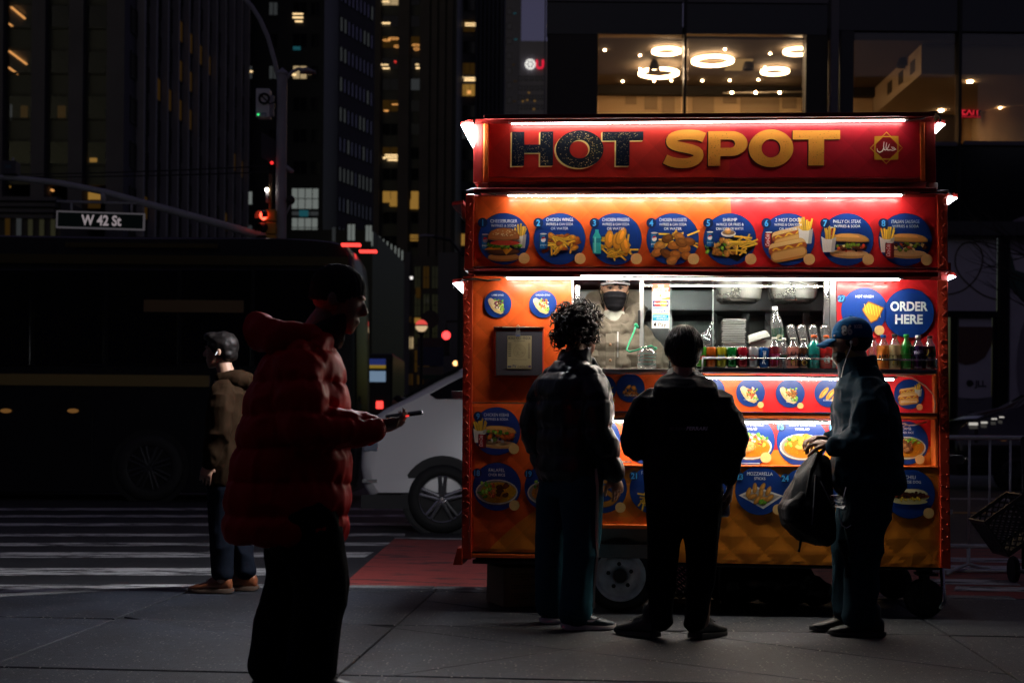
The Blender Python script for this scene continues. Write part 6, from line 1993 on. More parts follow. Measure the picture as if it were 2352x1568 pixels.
tag(mb.build('green_cord', pm('green_cord', (.02, .42, .20), .6), smooth=True), 'bright green cord looping from the pane handle down to the tip jar', 'cord')
# ------------------------------------------------------------------ people
SKIN = pm('skin', (.42, .24, .16), .5, var=.08, vscale=20, bump=.06, bscale=140)
SKIND = pm('skin_tan', (.30, .165, .105), .5, var=.08, vscale=20, bump=.06, bscale=140)
HAIRB = pm('black_hair', (.010, .008, .0075), .42, spec=.25, bump=.3, bscale=120)
EYEW = pm('eye_white', (.22, .20, .18), .3)
EYED = pm('eye_iris', (.03, .018, .012), .15)
V = Vector

def head_shapes(mb, c, yaw=0.0, pitch=0.0, k=1.0, roll=0.0):
    """adds a head: c is the base of the skull at the neck; x forward, y left, z up. Returns the head frame."""
    R = Matrix.Rotation(yaw, 3, 'Z') @ Matrix.Rotation(pitch, 3, 'Y') @ Matrix.Rotation(roll, 3, 'X')
    T = lambda f, l, z: V(c) + R @ (V((f, l, z)) * k)
    A = lambda f, l, z: R @ (V((f, l, z)) * k)
    mb.ell(T(-.012, 0, .132), (.098 * k, .076 * k, .092 * k), 20, rot=R)
    mb.loft([(T(.062, 0, -.004), A(.018, 0, 0), A(0, .018, 0)), (T(.052, 0, .010), A(.034, 0, 0), A(0, .036, 0)), (T(.040, 0, .036), A(.050, 0, 0), A(0, .052, 0)),
             (T(.032, 0, .066), A(.058, 0, 0), A(0, .062, 0)), (T(.026, 0, .098), A(.064, 0, 0), A(0, .068, 0)), (T(.020, 0, .135), A(.068, 0, 0), A(0, .068, 0)), (T(.014, 0, .165), A(.066, 0, 0), A(0, .064, 0))], 20)
    mb.loft([(T(.090, 0, .126), A(.006, 0, 0), A(0, .008, 0)), (T(.098, 0, .108), A(.012, 0, 0), A(0, .011, 0)), (T(.104, 0, .090), A(.017, 0, 0), A(0, .015, 0)), (T(.098, 0, .076), A(.016, 0, 0), A(0, .017, 0)), (T(.088, 0, .070), A(.008, 0, 0), A(0, .012, 0))], 10)
    mb.ell(T(.088, 0, .052), (.010 * k, .022 * k, .007 * k), 10, rot=R); mb.ell(T(.086, 0, .040), (.010 * k, .020 * k, .008 * k), 10, rot=R)
    mb.ell(T(.084, .026, .136), (.012 * k, .026 * k, .008 * k), 10, rot=R); mb.ell(T(.084, -.026, .136), (.012 * k, .026 * k, .008 * k), 10, rot=R)
    for s in (-1, 1):
        mb.ell(T(-.012, s * .076, .100), (.020 * k, .010 * k, .032 * k), 10, rot=R @ Matrix.Rotation(s * -.25, 3, 'Z'))
        mb.ell(T(.0, s * .070, .092), (.012 * k, .012 * k, .012 * k), 8, rot=R)
    return T, R

def hand_shapes(mb, wrist, d, palm, side, curl=.35, k=1.0, spread=.05, thumb_curl=.3):
    """wrist point, finger direction d, direction the palm faces, side: +1 thumb on d x palm side"""
    d = V(d).normalized(); p = V(palm); p = (p - d * p.dot(d)).normalized(); s = d.cross(p) * side
    W = V(wrist)
    kk = W + d * .085 * k
    mb.loft([(W - d * .03 * k, s * .026 * k, p * .020 * k), (W, s * .027 * k, p * .019 * k), (W + d * .03 * k, s * .036 * k, p * .017 * k), (W + d * .065 * k, s * .041 * k, p * .015 * k), (kk, s * .040 * k, p * .012 * k)], 14)
    for i, (o, L) in enumerate([(.031, .072), (.010, .082), (-.011, .076), (-.031, .060)]):
        q = kk + s * o * k - d * .008 * k
        ang = 0.0
        dirv = (d + s * (o / .031) * spread).normalized()
        r = .0092 - .0006 * i
        for j, f in enumerate((.45, .30, .25)):
            c = curl * (.8 + .12 * i) * (1.0 if j else .75)
            ang += c
            dv = dirv * math.cos(ang) + p * math.sin(ang)
            q2 = q + dv * L * f * k * 1.05
            mb.cap(q, q2, r * k, (r - .0008) * k, 8); q = q2; r -= .0007
    q = W + d * .022 * k + s * .030 * k + p * .006 * k
    t1 = (d * .70 + s * .62 + p * .25).normalized(); t2 = (d * .88 + s * .15 + p * (.25 + thumb_curl)).normalized(); t3 = (d * .85 - s * .15 + p * (.3 + thumb_curl)).normalized()
    for dv, L, r in ((t1, .042, .0125), (t2, .034, .0105), (t3, .026, .0092)):
        q2 = q + dv * L * k; mb.cap(q, q2, r * k, r * .92 * k, 8); q = q2

def limb(mb, pts, rs, n=14):
    for i in range(len(pts) - 1): mb.cap(pts[i], pts[i + 1], rs[i], rs[i + 1], n)

def torso(mb, secs, n=24, power=2.3):
    """secs: (forward, left, z, half depth, half width)"""
    mb.loft([((f, l, z), (a, 0, 0), (0, b, 0)) for f, l, z, a, b in secs], n, 0, power)

def folds(scale=9.0, amp=.006, stretch=(1, 1, .55), seed=0.0, fine=.0015):
    st = np.array(stretch)
    def f(c, n):
        a = vnoise(c * scale * st + seed); b = vnoise(c * scale * 2.3 * st + seed + 11)
        r = 1 - np.abs(2 * a - 1)
        return amp * (r ** 2.2 * 1.4 - .5) + amp * .5 * (b - .5) + fine * (vnoise(c * 70 + seed) - .5)
    return f
def shd(p): return V((p[0], p[1] * .76, p[2] - .025))
def puffs(z0, dz, amp=.014, seed=0.0, crease=.004, tiltx=0.0, tilty=0.0, wob=.02):
    """horizontal down baffles with puckered seams"""
    def f(c, n):
        z = c[:, 2] + tiltx * c[:, 0] + tilty * c[:, 1] + wob * (vnoise(c * 3.5 + seed) - .5)
        t = ((z - z0) / dz) % 1.0
        b = np.sin(np.pi * t) ** .55
        near = np.exp(-(np.minimum(t, 1 - t) / .22) ** 2)
        pk = vnoise(c * np.array([34, 34, 9]) + seed)
        r = 1 - np.abs(2 * vnoise(c * np.array([16, 16, 12]) + seed + 5) - 1)
        return amp * (b - .62) + crease * near * (pk - .5) * 2.2 + crease * .9 * (r ** 2 - .4)
    return f

SHOEM = {}
def shoe(parent, heel, ang, L=.285, upper=None, sole=None, w=.048, lift=0.0, chunky=1.0, logo=None, name='shoe'):
    """heel point on the ground, toe direction ang (in the person's own frame)"""
    d = V((math.cos(ang), math.sin(ang), 0)); s = V((-math.sin(ang), math.cos(ang), 0)); z = V((0, 0, 1))
    H = V(heel)
    def sec(t, wz, hz, cz): return (H + d * (t * L) + z * cz, s * wz, z * hz)
    mb = MB()
    mb.loft([(H + d * L * t + z * (.5 * (a + b)), s * ww, z * (.5 * (a - b))) for t, ww, b, a in
             [(.02, .020, .02, .085), (.07, .034, .02, .105), (.18, w * .74, .02, .112), (.30, w * .78, .02, .108), (.42, w * .84, .02, .095), (.56, w * .94, .02, .078), (.70, w * 1.0, .018, .064), (.83, w * .92, .018, .054), (.94, w * .62, .018, .044), (.99, w * .26, .02, .034)]], 20, 0, 2.4)
    mb.cap(H + d * L * .2 + z * .09, H + d * L * .2 + z * .15, .040, .038)
    mb.ell(H + d * L * .42 + z * .092, (.05, .03, .02), 10, rot=Matrix.Rotation(ang, 3, 'Z') @ Matrix.Rotation(.35, 3, 'Y'))
    u = fuse(name, mb, .006, upper or pm('black_shoe', (.015, .015, .017), .5), parent, 3, lambda c, n: .0015 * (vnoise(c * 60) - .5))
    sb = MB()
    pts = [(-.01, -.020), (-.01, .020), (.06, .040 * chunky), (.25, .041 * chunky), (.45, .042 * chunky), (.68, w * 1.06), (.86, w * .92), (.97, w * .52), (1.01, 0), (.97, -w * .52), (.86, -w * .92), (.68, -w * 1.06), (.45, -.042 * chunky), (.25, -.041 * chunky), (.06, -.040 * chunky)]
    P2 = [H + d * (t * L) + s * y for t, y in pts]
    n = len(P2)
    top = [.034 - .012 * min(1, max(0, t)) + (.010 if t > .9 else 0) for t, _ in pts]
    vs = [tuple(p + z * (.004 + (.008 if t > .9 or t < .05 else 0))) for p, (t, _) in zip(P2, pts)] + [tuple(H + d * (t * L) + s * y * 1.04 + z * (h * .6)) for (t, y), h in zip(pts, top)] + [tuple(H + d * (t * L) + s * y * .97 + z * h) for (t, y), h in zip(pts, top)]
    fs = [list(range(n - 1, -1, -1)), list(range(2 * n, 3 * n))]
    for q in (0, 1): fs += [(q * n + i, q * n + (i + 1) % n, (q + 1) * n + (i + 1) % n, (q + 1) * n + i) for i in range(n)]
    so = MB().add(vs, fs).build('sole', sole or pm('black_sole', (.02, .02, .022), .6), u, smooth=False)
    smooth_by_angle(so, 50)
    lc = MB()
    for i in range(4):
        c0 = H + d * L * (.36 + .07 * i) + z * (.112 - .010 * i)
        lc.tube([c0 + s * .024, c0 + z * .006, c0 - s * .024], .0032, 5)
    lc.build('laces', pm('dark_lace', (.05, .05, .055), .8), u)
    return u

def trousers(parent, hips, legs, mat, name='trousers', fold=None, waist=None, voxel=.010):
    """legs: list of joint chains (thigh top, knee, hem) with radii"""
    mb = MB()
    torso(mb, hips)
    for pts, rs in legs: limb(mb, [V(p) for p in pts], rs)
    return fuse(name, mb, voxel, mat, parent, 4, fold or folds(8, .008, (1, 1, .6)))

# ---- C1: curly haired man in a black puffer, turned away and a little to the right
NYL = pm('black_nylon', (.011, .015, .022), .34, spec=.3, var=.15, vscale=10, bump=.10, bscale=60)
NYLB = pm('navy_nylon', (.020, .034, .056), .36, var=.15, vscale=10, bump=.10, bscale=60)
NAVYT = pm('teal_track_cloth', (.020, .070, .098), .6, spec=.03, var=.12, vscale=12)
p1 = thing('person', 'curly haired man in black puffer jacket and striped track trousers at the counter', 'person', G(1308, 1440), .72)
mb = MB()
T1, R1 = head_shapes(mb, (.055, .0, 1.515), -.18, .10)
limb(mb, [(0, 0, 1.42), (.03, 0, 1.53)], [.062, .056])
torso(mb, [(0, 0, .90, .10, .15), (0, 0, 1.1, .10, .14), (.0, 0, 1.3, .11, .17), (-.01, 0, 1.42, .08, .15), (0, 0, 1.46, .05, .07)])
ha = [((0.0, -.19, 1.38), (-.03, -.235, 1.10), (.09, -.235, .86)), ((0, .19, 1.38), (-.05, .25, 1.10), (.07, .27, .86))]
for i, (s, e, w) in enumerate(ha):
    limb(mb, [shd(s), e, w], [.05, .04, .028])
    dv = (V(w) - V(e)).normalized()
    hand_shapes(mb, V(w) + dv * .02, (dv.x * .6 + .1, dv.y, dv.z), (0.2, .9 if i == 0 else -.9, 0), -1 if i == 0 else 1, .38, 1.0)
limb(mb, [(0, -.09, .92), (.0, -.09, .5), (-.035, -.08, .1)], [.08, .055, .04]); limb(mb, [(0, .09, .92), (.0, .14, .5), (.035, .185, .1)], [.08, .055, .04])
fuse('body', mb, .0055, SKIN, p1, 3)
# curls
mb = MB()
hc = T1(-.02, 0, .135)
curl = MB()
random.seed(21)
for i in range(300):
    t, u = U(0, 6.28), U(-.75, 1.0)
    q = V((math.sqrt(1 - u * u) * math.cos(t), math.sqrt(1 - u * u) * math.sin(t), u))
    if q.x > .45 and q.z < .35: continue
    c = hc + R1 @ V((q.x * .118 - .005, q.y * .110, q.z * .108 + .0 - (.02 if q.x < -.2 and q.z < 0 else 0)))
    mb.ell(c, (U(.016, .026), U(.016, .026), U(.014, .022)), 8)
    ax = (q + V((U(-.6, .6), U(-.6, .6), U(-.6, .6)))).normalized(); a = ax.orthogonal().normalized(); b = ax.cross(a)
    pts = []; rr = U(.009, .017)
    for k in range(11):
        w = k * .75
        pts.append(c + R1 @ q * (.004 + .0022 * k) + ax * (.0032 * k) + (a * math.cos(w) + b * math.sin(w)) * rr)
    curl.tube(pts, [.0030] * 8 + [.0024, .0018, .001], 5)
mb.ell(hc, (.112, .100, .104), 16)
h = fuse('hair', mb, .007, HAIRB, p1, 1, lambda c, n: .006 * (vnoise(c * 60) - .5) + .004 * (vnoise(c * 130) - .5))
curl.build('curls', HAIRB, h, smooth=True)
MB().ell(T1(.0, .085, .062), (.006, .004, .009), 8).build('earring', pm('ear_stud', (.8, .8, .85), .15, metal=1), p1)
mb = MB()
torso(mb, [(0, 0, .80, .130, .195), (0, 0, .86, .150, .205), (0, 0, 1.0, .158, .20), (0, 0, 1.14, .158, .205), (-.01, 0, 1.27, .155, .215), (-.015, 0, 1.36, .135, .20), (-.01, 0, 1.42, .105, .15), (.0, 0, 1.46, .075, .10)], 28, 2.3)
for (s, e, w) in ha:
    limb(mb, [shd(s), (V(s) + V(e)) / 2, e, (V(e) + V(w)) / 2, V(w) + (V(w) - V(e)).normalized() * .01], [.088, .088, .082, .076, .058])
j = fuse('puffer_jacket', mb, .008, NYL, p1, 4, puffs(.79, .152, .018, 1, .009, wob=.03))
mb = MB()
mb.loft([((.0, 0, 1.40), (.10, 0, 0), (0, .125, 0)), ((.01, 0, 1.44), (.096, 0, .0), (0, .115, 0)), ((.02, 0, 1.49), (.088, 0, .012), (0, .100, 0)), ((.03, 0, 1.535), (.086, 0, .022), (0, .094, 0)), ((.03, 0, 1.54), (.074, 0, .018), (0, .082, 0)), ((.025, 0, 1.50), (.07, 0, .0), (0, .08, 0))], 26)
mb.cap((.11, -.05, 1.475), (.125, -.085, 1.42), .018, .014)
fuse('collar', mb, .007, NYL, j, 3, folds(14, .005))
th = [([(0, -.08, .86), (.0, -.09, .50), (-.035, -.08, .10)], [.125, .100, .090]), ([(-.0, .09, .86), (.0, .14, .50), (.035, .185, .10)], [.120, .095, .082])]
tr1 = trousers(p1, [(0, 0, .72, .12, .17), (0, 0, .84, .13, .19), (0, 0, .95, .12, .175)], th, NAVYT, fold=folds(7, .012, (1, 1, .5), 3))
mb = MB()
pp = [(.03, -.255 + .04, .86), (.05, -.213, .68), (.06, -.202, .50), (.06, -.192, .32), (.07, -.190, .14), (.085, -.185, .07)]
for dx in (-.006, .006): pass
def on_surface(o, pts, dirn, out=.003):
    """drops points onto a mesh along a direction"""
    from mathutils.bvhtree import BVHTree
    me = o.data
    bv = BVHTree.FromPolygons([v.co.copy() for v in me.vertices], [p.vertices[:] for p in me.polygons])
    r = []
    for p in pts:
        hit = bv.ray_cast(V(p) - V(dirn) * .6, V(dirn))
        r.append(hit[0] - V(dirn) * out if hit[0] is not None else None)
    return r
nrm = V((.12, .99, 0)).normalized()
ps = on_surface(tr1, [(x, 0, z) for x, z in [(.01, .88), (.02, .80), (.03, .70), (.035, .60), (.04, .50), (.042, .40), (.044, .30), (.05, .20), (.055, .12)]], nrm, .003)
ps = [q for q in ps if q is not None]
mb.tube(ps, .010, 5); mb.build('side_stripe', pm('pale_piping', (.62, .55, .48), .6), tr1)
WSOLE = pm('white_sole', (.62, .58, .58), .5)
NAVS = pm('navy_shoe', (.03, .05, .07), .55)
s1 = shoe(p1, (-.10, -.045, 0), -.55, .30, NAVS, WSOLE, chunky=1.1)
s2 = shoe(p1, (-.02, .22, 0), -.60, .30, NAVS, WSOLE, chunky=1.1)
for sh, base in ((s1, V((-.10, -.045, 0))), (s2, V((-.02, .22, 0)))):
    a = Art()
    a.poly([(-.055, .012), (-.03, -.008), (.0, -.010), (.065, .026), (.004, .004), (-.022, .002)], (.62, .60, .60))
    d = V((math.cos(-.57), math.sin(-.57), 0)); sdir = V((math.sin(-.57), -math.cos(-.57), 0)) * 1.0
    o = a.build('side_emblem', sh, 0, print_mat('vinyl_print'))
    o.location = base + d * .16 + sdir * .052 + V((0, 0, .058)); o.rotation_euler = (-.25, 0, -.57)
MB().box(.05, .07, .27, .29, .70, .80).build('key_fob', ALU, p1, bevel=.005)

# ---- C2: stocky man seen from straight behind
HOOD = pm('black_softshell', (.012, .014, .020), .62, spec=.03, var=.12, vscale=12, bump=.10, bscale=240)
BLKP = pm('black_trousers', (.007, .008, .010), .75, spec=.03, var=.15, vscale=14)
p2 = thing('person', 'man in plain black hooded jacket seen from behind holding a silver can', 'person', G(1566, 1466), math.pi / 2 - .06)
mb = MB()
T2, R2 = head_shapes(mb, (.05, .0, 1.385), .1, .12, 1.0)
limb(mb, [(0, 0, 1.3), (.03, 0, 1.41)], [.064, .058])
torso(mb, [(0, 0, .85, .12, .16), (0, 0, 1.0, .13, .17), (.0, 0, 1.2, .12, .18), (-.01, 0, 1.3, .08, .15), (0, 0, 1.34, .05, .07)])
SH = .19
armR = [(0, -.215, 1.26), (-.06, -.255, 1.02), (.04, -.248, .83)]
armL = [(0, .215, 1.26), (-.02, .262, 1.02), (.20, .20, .98)]
limb(mb, [shd(armR[0])] + armR[1:], [.05, .042, .030]); limb(mb, [shd(armL[0])] + armL[1:], [.05, .042, .030])
hand_shapes(mb, (.045, -.248, .80), (.10, .05, -1), (.15, .9, .0), -1, .62, 1.02, thumb_curl=.5)
hand_shapes(mb, (.22, .19, .98), (.9, -.4, .1), (0, -.6, -.6), 1, .5)
for s in (-1, 1): limb(mb, [(0, s * .09, .88), (.02, s * .10, .46), (0, s * .10, .1)], [.09, .06, .045])
fuse('body', mb, .0055, SKIND, p2, 3)
mb = MB()
hc = T2(-.016, 0, .132)
mb.ell(hc + R2 @ V((-.004, 0, .008)), (.115, .094, .108), 20, rot=R2)
mb.ell(T2(-.055, 0, .075), (.055, .076, .055), 14, rot=R2)
for s in (-1, 1): mb.ell(T2(-.005, s * .078, .125), (.045, .018, .035), 10, rot=R2)
random.seed(5)
def strands(c, n):
    q = (c - np.array(hc)); r = np.linalg.norm(q, axis=1) + 1e-6
    az = np.arctan2(q[:, 1], q[:, 0] + .03)
    return .0055 * (np.abs(np.sin(az * 17 + 3 * vnoise(c * 14))) - .5) + .006 * (vnoise(c * 45) - .5)
hh = fuse('hair', mb, .006, HAIRB, p2, 2, strands)
st = MB()
for i in range(150):
    az = U(0, 6.28); top = hc + R2 @ V((-.03, 0, .112))
    pts = []
    e = U(.9, 1.9)
    for k in range(7):
        t = k / 6 * e
        q = V((math.cos(az) * math.sin(t) * .118, math.sin(az) * math.sin(t) * .099, math.cos(t) * .113))
        pts.append(hc + R2 @ (q * (1.02 + .05 * math.sin(k * 1.1) * U(.3, 1.0)) + V((0, 0, .004))))
    if pts[-1].x > hc.x + .09: continue
    st.tube(pts, [.0045, .006, .006, .0055, .005, .0035, .0012], 5)
st.build('hair_strands', HAIRB, hh, smooth=True)
mb = MB()
torso(mb, [(0, 0, .70, .135, .185), (0, 0, .78, .155, .198), (.0, 0, .92, .165, .205), (0, 0, 1.06, .165, .215), (-.01, 0, 1.18, .155, .225), (-.01, 0, 1.26, .125, .205), (.0, 0, 1.31, .09, .15), (.01, 0, 1.345, .07, .10)], 28, 2.4)
limb(mb, [shd(armR[0]), (V(armR[0]) + V(armR[1])) / 2, armR[1], (V(armR[1]) + V(armR[2])) / 2, V(armR[2]) + V((0, 0, .02))], [.078, .074, .072, .062, .048])
limb(mb, [shd(armL[0]), (V(armL[0]) + V(armL[1])) / 2, armL[1], (V(armL[1]) + V(armL[2])) / 2, V(armL[2])], [.078, .076, .076, .066, .050])
f2 = lambda c, n: folds(5.5, .014, (1, 1, .8), 4)(c, n) + folds(14, .007, (1, 1, 1), 8)(c, n)
jk = fuse('hooded_jacket', mb, .009, HOOD, p2, 9, f2)
mb = MB()
mb.loft([((-.10, 0, 1.23), (.035, 0, 0), (0, .14, 0)), ((-.10, 0, 1.27), (.065, 0, .0), (0, .175, 0)), ((-.085, 0, 1.315), (.085, 0, .01), (0, .165, 0)), ((-.055, 0, 1.36), (.090, 0, .03), (0, .125, 0)), ((-.02, 0, 1.385), (.085, 0, .03), (0, .10, 0))], 26)
mb.loft([((.02, 0, 1.30), (.10, 0, 0), (0, .115, 0)), ((.03, 0, 1.36), (.095, 0, .02), (0, .10, 0)), ((.035, 0, 1.40), (.085, 0, .03), (0, .088, 0))], 24)
fuse('hood', mb, .008, HOOD, jk, 4, folds(10, .010, (1, 1, 1.3), 7))
a = Art()
a.fit('SCUDERIA', -.062, 0, .0145, .085, (.16, .16, .17), .01, shear=.2)
a.fit('FERRARI', .035, 0, .018, .105, (.85, .85, .85), .035, shear=.2)
o = a.build('back_lettering', jk, 0, print_mat('cloth_print', .7))
pt = on_surface(jk, [(0, 0, 1.092)], V((1, 0, 0)), .006)[0]
zc = V((pt.x - .004, -.02, 1.092)); o.location = zc; o.rotation_euler = (-.02, 0, -math.pi / 2)
trousers(p2, [(0, 0, .60, .12, .165), (0, 0, .72, .14, .19), (0, 0, .84, .13, .18)], [([(0, -.09, .74), (-.01, -.10, .46), (-.0, -.075, .10)], [.115, .084, .066]), ([(0, .09, .74), (-.01, .105, .46), (.0, .115, .10)], [.115, .084, .064])], BLKP, fold=folds(9, .011, (1, 1, .7), 9))
DKSH = pm('dark_trainer', (.016, .018, .021), .5, bump=.3, bscale=160)
shoe(p2, (-.03, -.055, 0), -.70, .29, DKSH, chunky=1.15)
shoe(p2, (-.02, .125, 0), .85, .29, DKSH, chunky=1.15)
# the can in his hand is a thing of its own
hw = p2.matrix_basis @ V((.055, -.245, .66)) if False else None
can2 = thing('soda_can', 'silver diet soda can held low in the hooded man\'s hand', 'can')
MB().lathe([(.0, .0015), (.021, .0), (.026, .004), (.031, .014), (.031, .106), (.0265, .12)], n=24).build('can_body', pm('silver_can', (.42, .42, .50), .28, metal=.7), can2, smooth=True)
MB().lathe([(.0265, .12), (.027, .122), (.0255, .123), (.0245, .119), (0, .119)], n=24).build('can_lid', ALU, can2, smooth=True)
a = Art(); a.fit('pepsi', .006, .02, .022, .07, hx('#3a2f6a'), .03, rot=1.57, align='l'); a.fit('DIET', -.016, .02, .008, .022, hx('#3a2f6a'), .02, rot=1.57, align='l')
a.build('can_print', can2, 0, None, cyl_wrap(.031))

# ---- C3: man in a blue cap, profile to the left, holding a rucksack
CAPB = pm('blue_cap_cloth', (.012, .115, .30), .7, spec=.03, var=.1, vscale=30, bump=.15, bscale=300)
NAVJ = pm('navy_jacket_cloth', (.009, .028, .046), .6, spec=.03, var=.15, vscale=10, bump=.12, bscale=200)
JEAN = pm('dark_jeans', (.014, .034, .050), .8, spec=.03, var=.2, vscale=16, bump=.2, bscale=260)
p3 = thing('person', 'man in blue baseball cap and long navy jacket holding a rucksack by its strap', 'person', G(1978, 1456), math.pi - .12)
mb = MB()
T3, R3 = head_shapes(mb, (.065, .0, 1.475), .05, .06, 1.0)
limb(mb, [(.01, 0, 1.38), (.040, 0, 1.50)], [.066, .058])
torso(mb, [(0, 0, .88, .11, .15), (0, 0, 1.1, .12, .15), (.0, 0, 1.28, .09, .15), (.02, 0, 1.37, .06, .11), (.03, 0, 1.42, .05, .06)])
aL = [(.0, .19, 1.33), (-.01, .235, 1.05), (.175, .165, 1.02)]
aR = [(.02, -.19, 1.33), (.03, -.22, 1.06), (.17, -.10, 1.05)]
limb(mb, [shd(aL[0])] + aL[1:], [.05, .042, .030]); limb(mb, [shd(aR[0])] + aR[1:], [.05, .042, .030])
hand_shapes(mb, (.185, .150, 1.025), (.8, -.45, .05), (.25, -.35, -.9), 1, .72, 1.05, thumb_curl=.5)
hand_shapes(mb, (.185, -.08, 1.05), (.8, .45, .05), (.25, .3, -.9), -1, .7, 1.05, thumb_curl=.5)
for s in (-1, 1): limb(mb, [(0, s * .09, .88), (.02, s * .10, .46), (0, s * .10, .1)], [.09, .06, .045])
b3 = fuse('body', mb, .0055, SKIND, p3, 3)
mb = MB()
mb.ell(T3(-.03, 0, .105), (.088 , .082, .075), 16, rot=R3)
mb.ell(T3(.01, 0, .098), (.05, .080, .045), 14, rot=R3)
fuse('hair', mb, .006, HAIRB, p3, 2, lambda c, n: .003 * (vnoise(c * 90) - .5))
mb = MB()
mb.ell(T3(.052, 0, .022), (.052, .060, .048), 14, rot=R3)
fuse('beard', mb, .006, HAIRB, p3, 2, lambda c, n: .004 * (vnoise(c * 120) - .5))
mb = MB()
mb.ell(T3(-.012, 0, .150), (.108, .088, .086), 22, rot=R3)
mb.loft([(T3(-.012, 0, .118), R3 @ V((.108, 0, .006)), V((0, .088, 0))), (T3(-.012, 0, .150), R3 @ V((.110, 0, .0)), V((0, .090, 0)))], 24)
def capd(c, n):
    q = (c - np.array(T3(-.012, 0, .14)))
    az = np.arctan2(q[:, 1], q[:, 0])
    seam = np.exp(-(np.abs(((az / (math.pi / 3)) % 1) - .5) * 2 - 1) ** 2 / .004)
    return -.0016 * seam + .0012 * (vnoise(c * 30) - .5)
cp = fuse('cap', mb, .0055, CAPB, p3, 3, capd)
bm_ = MB()
vs, fs = [], []
nu, nv = 14, 7
for i in range(nu + 1):
    a_ = -1.15 + 2.3 * i / nu
    for jv in range(nv + 1):
        t = jv / nv
        ff = .075 + .020 * math.cos(a_) + t * .088 * math.cos(a_) ** .8
        ll = math.sin(a_) * (.080 + .002 * t)
        zz = .124 - .030 * t * t - .010 * math.sin(a_) ** 2 * 1.6 - .004 * t
        vs.append(tuple(T3(ff, ll, zz)))
for i in range(nu):
    for jv in range(nv):
        a_ = i * (nv + 1) + jv; fs.append((a_, a_ + 1, a_ + nv + 2, a_ + nv + 1))
br = bm_.add(vs, fs).build('brim', CAPB, cp, smooth=True)
so = br.modifiers.new('s', 'SOLIDIFY'); so.thickness = .006
mb = MB().ell(T3(-.012, 0, .237), (.010, .010, .006), 10)
mb.loft([(T3(-.118, 0, .105), R3 @ V((.004, 0, 0)), V((0, .03, 0))), (T3(-.116, 0, .128), R3 @ V((.004, 0, 0)), V((0, .03, 0)))], 12)
mb.build('cap_button', CAPB, cp, smooth=True)
# cap numerals and letters sit on the left side, curved with the crown
a = Art()
NUMW = hx('#d8d8d4')
a.fit('86', 0, 0, .050, .060, hx('#20242c'), .09); a.fit('86', 0, .001, .048, .056, NUMW, .05)
bv3 = cp
def on_cap(c0, dirn, up):
    rt = V(up).cross(V(dirn) * -1).normalized()
    return rt
def project_art(art, name, parent, target, origin, right, up, dirn, out=.0015, mat=None):
    from mathutils.bvhtree import BVHTree
    me = target.data
    bv = BVHTree.FromPolygons([v.co.copy() for v in me.vertices], [p.vertices[:] for p in me.polygons])
    right, up, dirn, origin = V(right), V(up), V(dirn), V(origin)
    def f(x, y, z):
        p = origin + right * x + up * z
        h = bv.ray_cast(p - dirn * .3, dirn)
        b = h[0] if h[0] is not None else p
        return tuple(b - dirn * (out - y * 1.0))
    return art.build(name, parent, 0, mat, f)
pr = print_mat('cloth_print', .7)
project_art(a, 'cap_number', cp, cp, T3(.034, .2, .135), R3 @ V((-1, 0, 0)), R3 @ V((0, 0, 1)), V((0, -1, 0)), mat=pr)
a = Art(); a.fit('KGS', 0, 0, .018, .045, NUMW, .05)
project_art(a, 'cap_letters', cp, cp, T3(-.062, .2, .165), R3 @ V((-1, 0, -.0)), R3 @ V((0, 0, 1)), V((.3, -1, 0)).normalized(), mat=pr)
mb = MB()
torso(mb, [(-.03, 0, .765, .165, .20), (-.03, 0, .82, .185, .215), (-.025, 0, .95, .18, .21), (-.02, 0, 1.10, .178, .21), (-.01, 0, 1.22, .165, .215), (.0, 0, 1.31, .14, .205), (.01, 0, 1.38, .11, .15), (.02, 0, 1.43, .085, .105)], 28, 2.3)
limb(mb, [shd(aL[0]), (V(aL[0]) + V(aL[1])) / 2, aL[1], (V(aL[1]) + V(aL[2])) / 2, V(aL[2]) + V((-.02, .008, 0))], [.090, .088, .085, .074, .054])
limb(mb, [shd(aR[0]), (V(aR[0]) + V(aR[1])) / 2, aR[1], (V(aR[1]) + V(aR[2])) / 2, V(aR[2]) + V((-.02, 0, 0))], [.086, .084, .08, .07, .052])
j3 = fuse('long_jacket', mb, .009, NAVJ, p3, 8, lambda c, n: folds(6, .016, (1, 1, .9), 14)(c, n) + folds(13, .008, (1, 1, 1.2), 5)(c, n))
mb = MB()
mb.loft([((.02, 0, 1.385), (.105, 0, -.01), (0, .12, 0)), ((.03, 0, 1.44), (.105, 0, -.01), (0, .108, 0)), ((.04, 0, 1.49), (.102, 0, -.012), (0, .10, 0)), ((.04, 0, 1.492), (.088, 0, -.01), (0, .088, 0)), ((.035, 0, 1.44), (.08, 0, 0), (0, .085, 0))], 26)
fuse('collar', mb, .007, NAVJ, j3, 3, folds(14, .005, (1, 1, 1), 3))
mb = MB()
mb.loft([((.03, 0, 1.42), (.088, 0, 0), (0, .086, 0)), ((.045, 0, 1.50), (.083, 0, .03), (0, .08, 0)), ((.05, 0, 1.515), (.075, 0, .035), (0, .074, 0))], 22)
fuse('inner_hood', mb, .007, pm('olive_lining', (.30, .26, .10), .8, spec=.03), j3, 3, folds(16, .006))
trousers(p3, [(-.02, 0, .64, .12, .16), (-.02, 0, .78, .14, .18), (-.02, 0, .88, .13, .17)], [([(-.02, .09, .76), (-.0, .09, .46), (.02, .08, .10)], [.135, .098, .084]), ([(.0, -.09, .76), (.06, -.09, .46), (.06, -.08, .10)], [.13, .095, .082])], JEAN, fold=folds(8, .013, (1, 1, .7), 19))
shoe(p3, (-.115, .085, 0), .03, .30, DKSH, chunky=1.1)
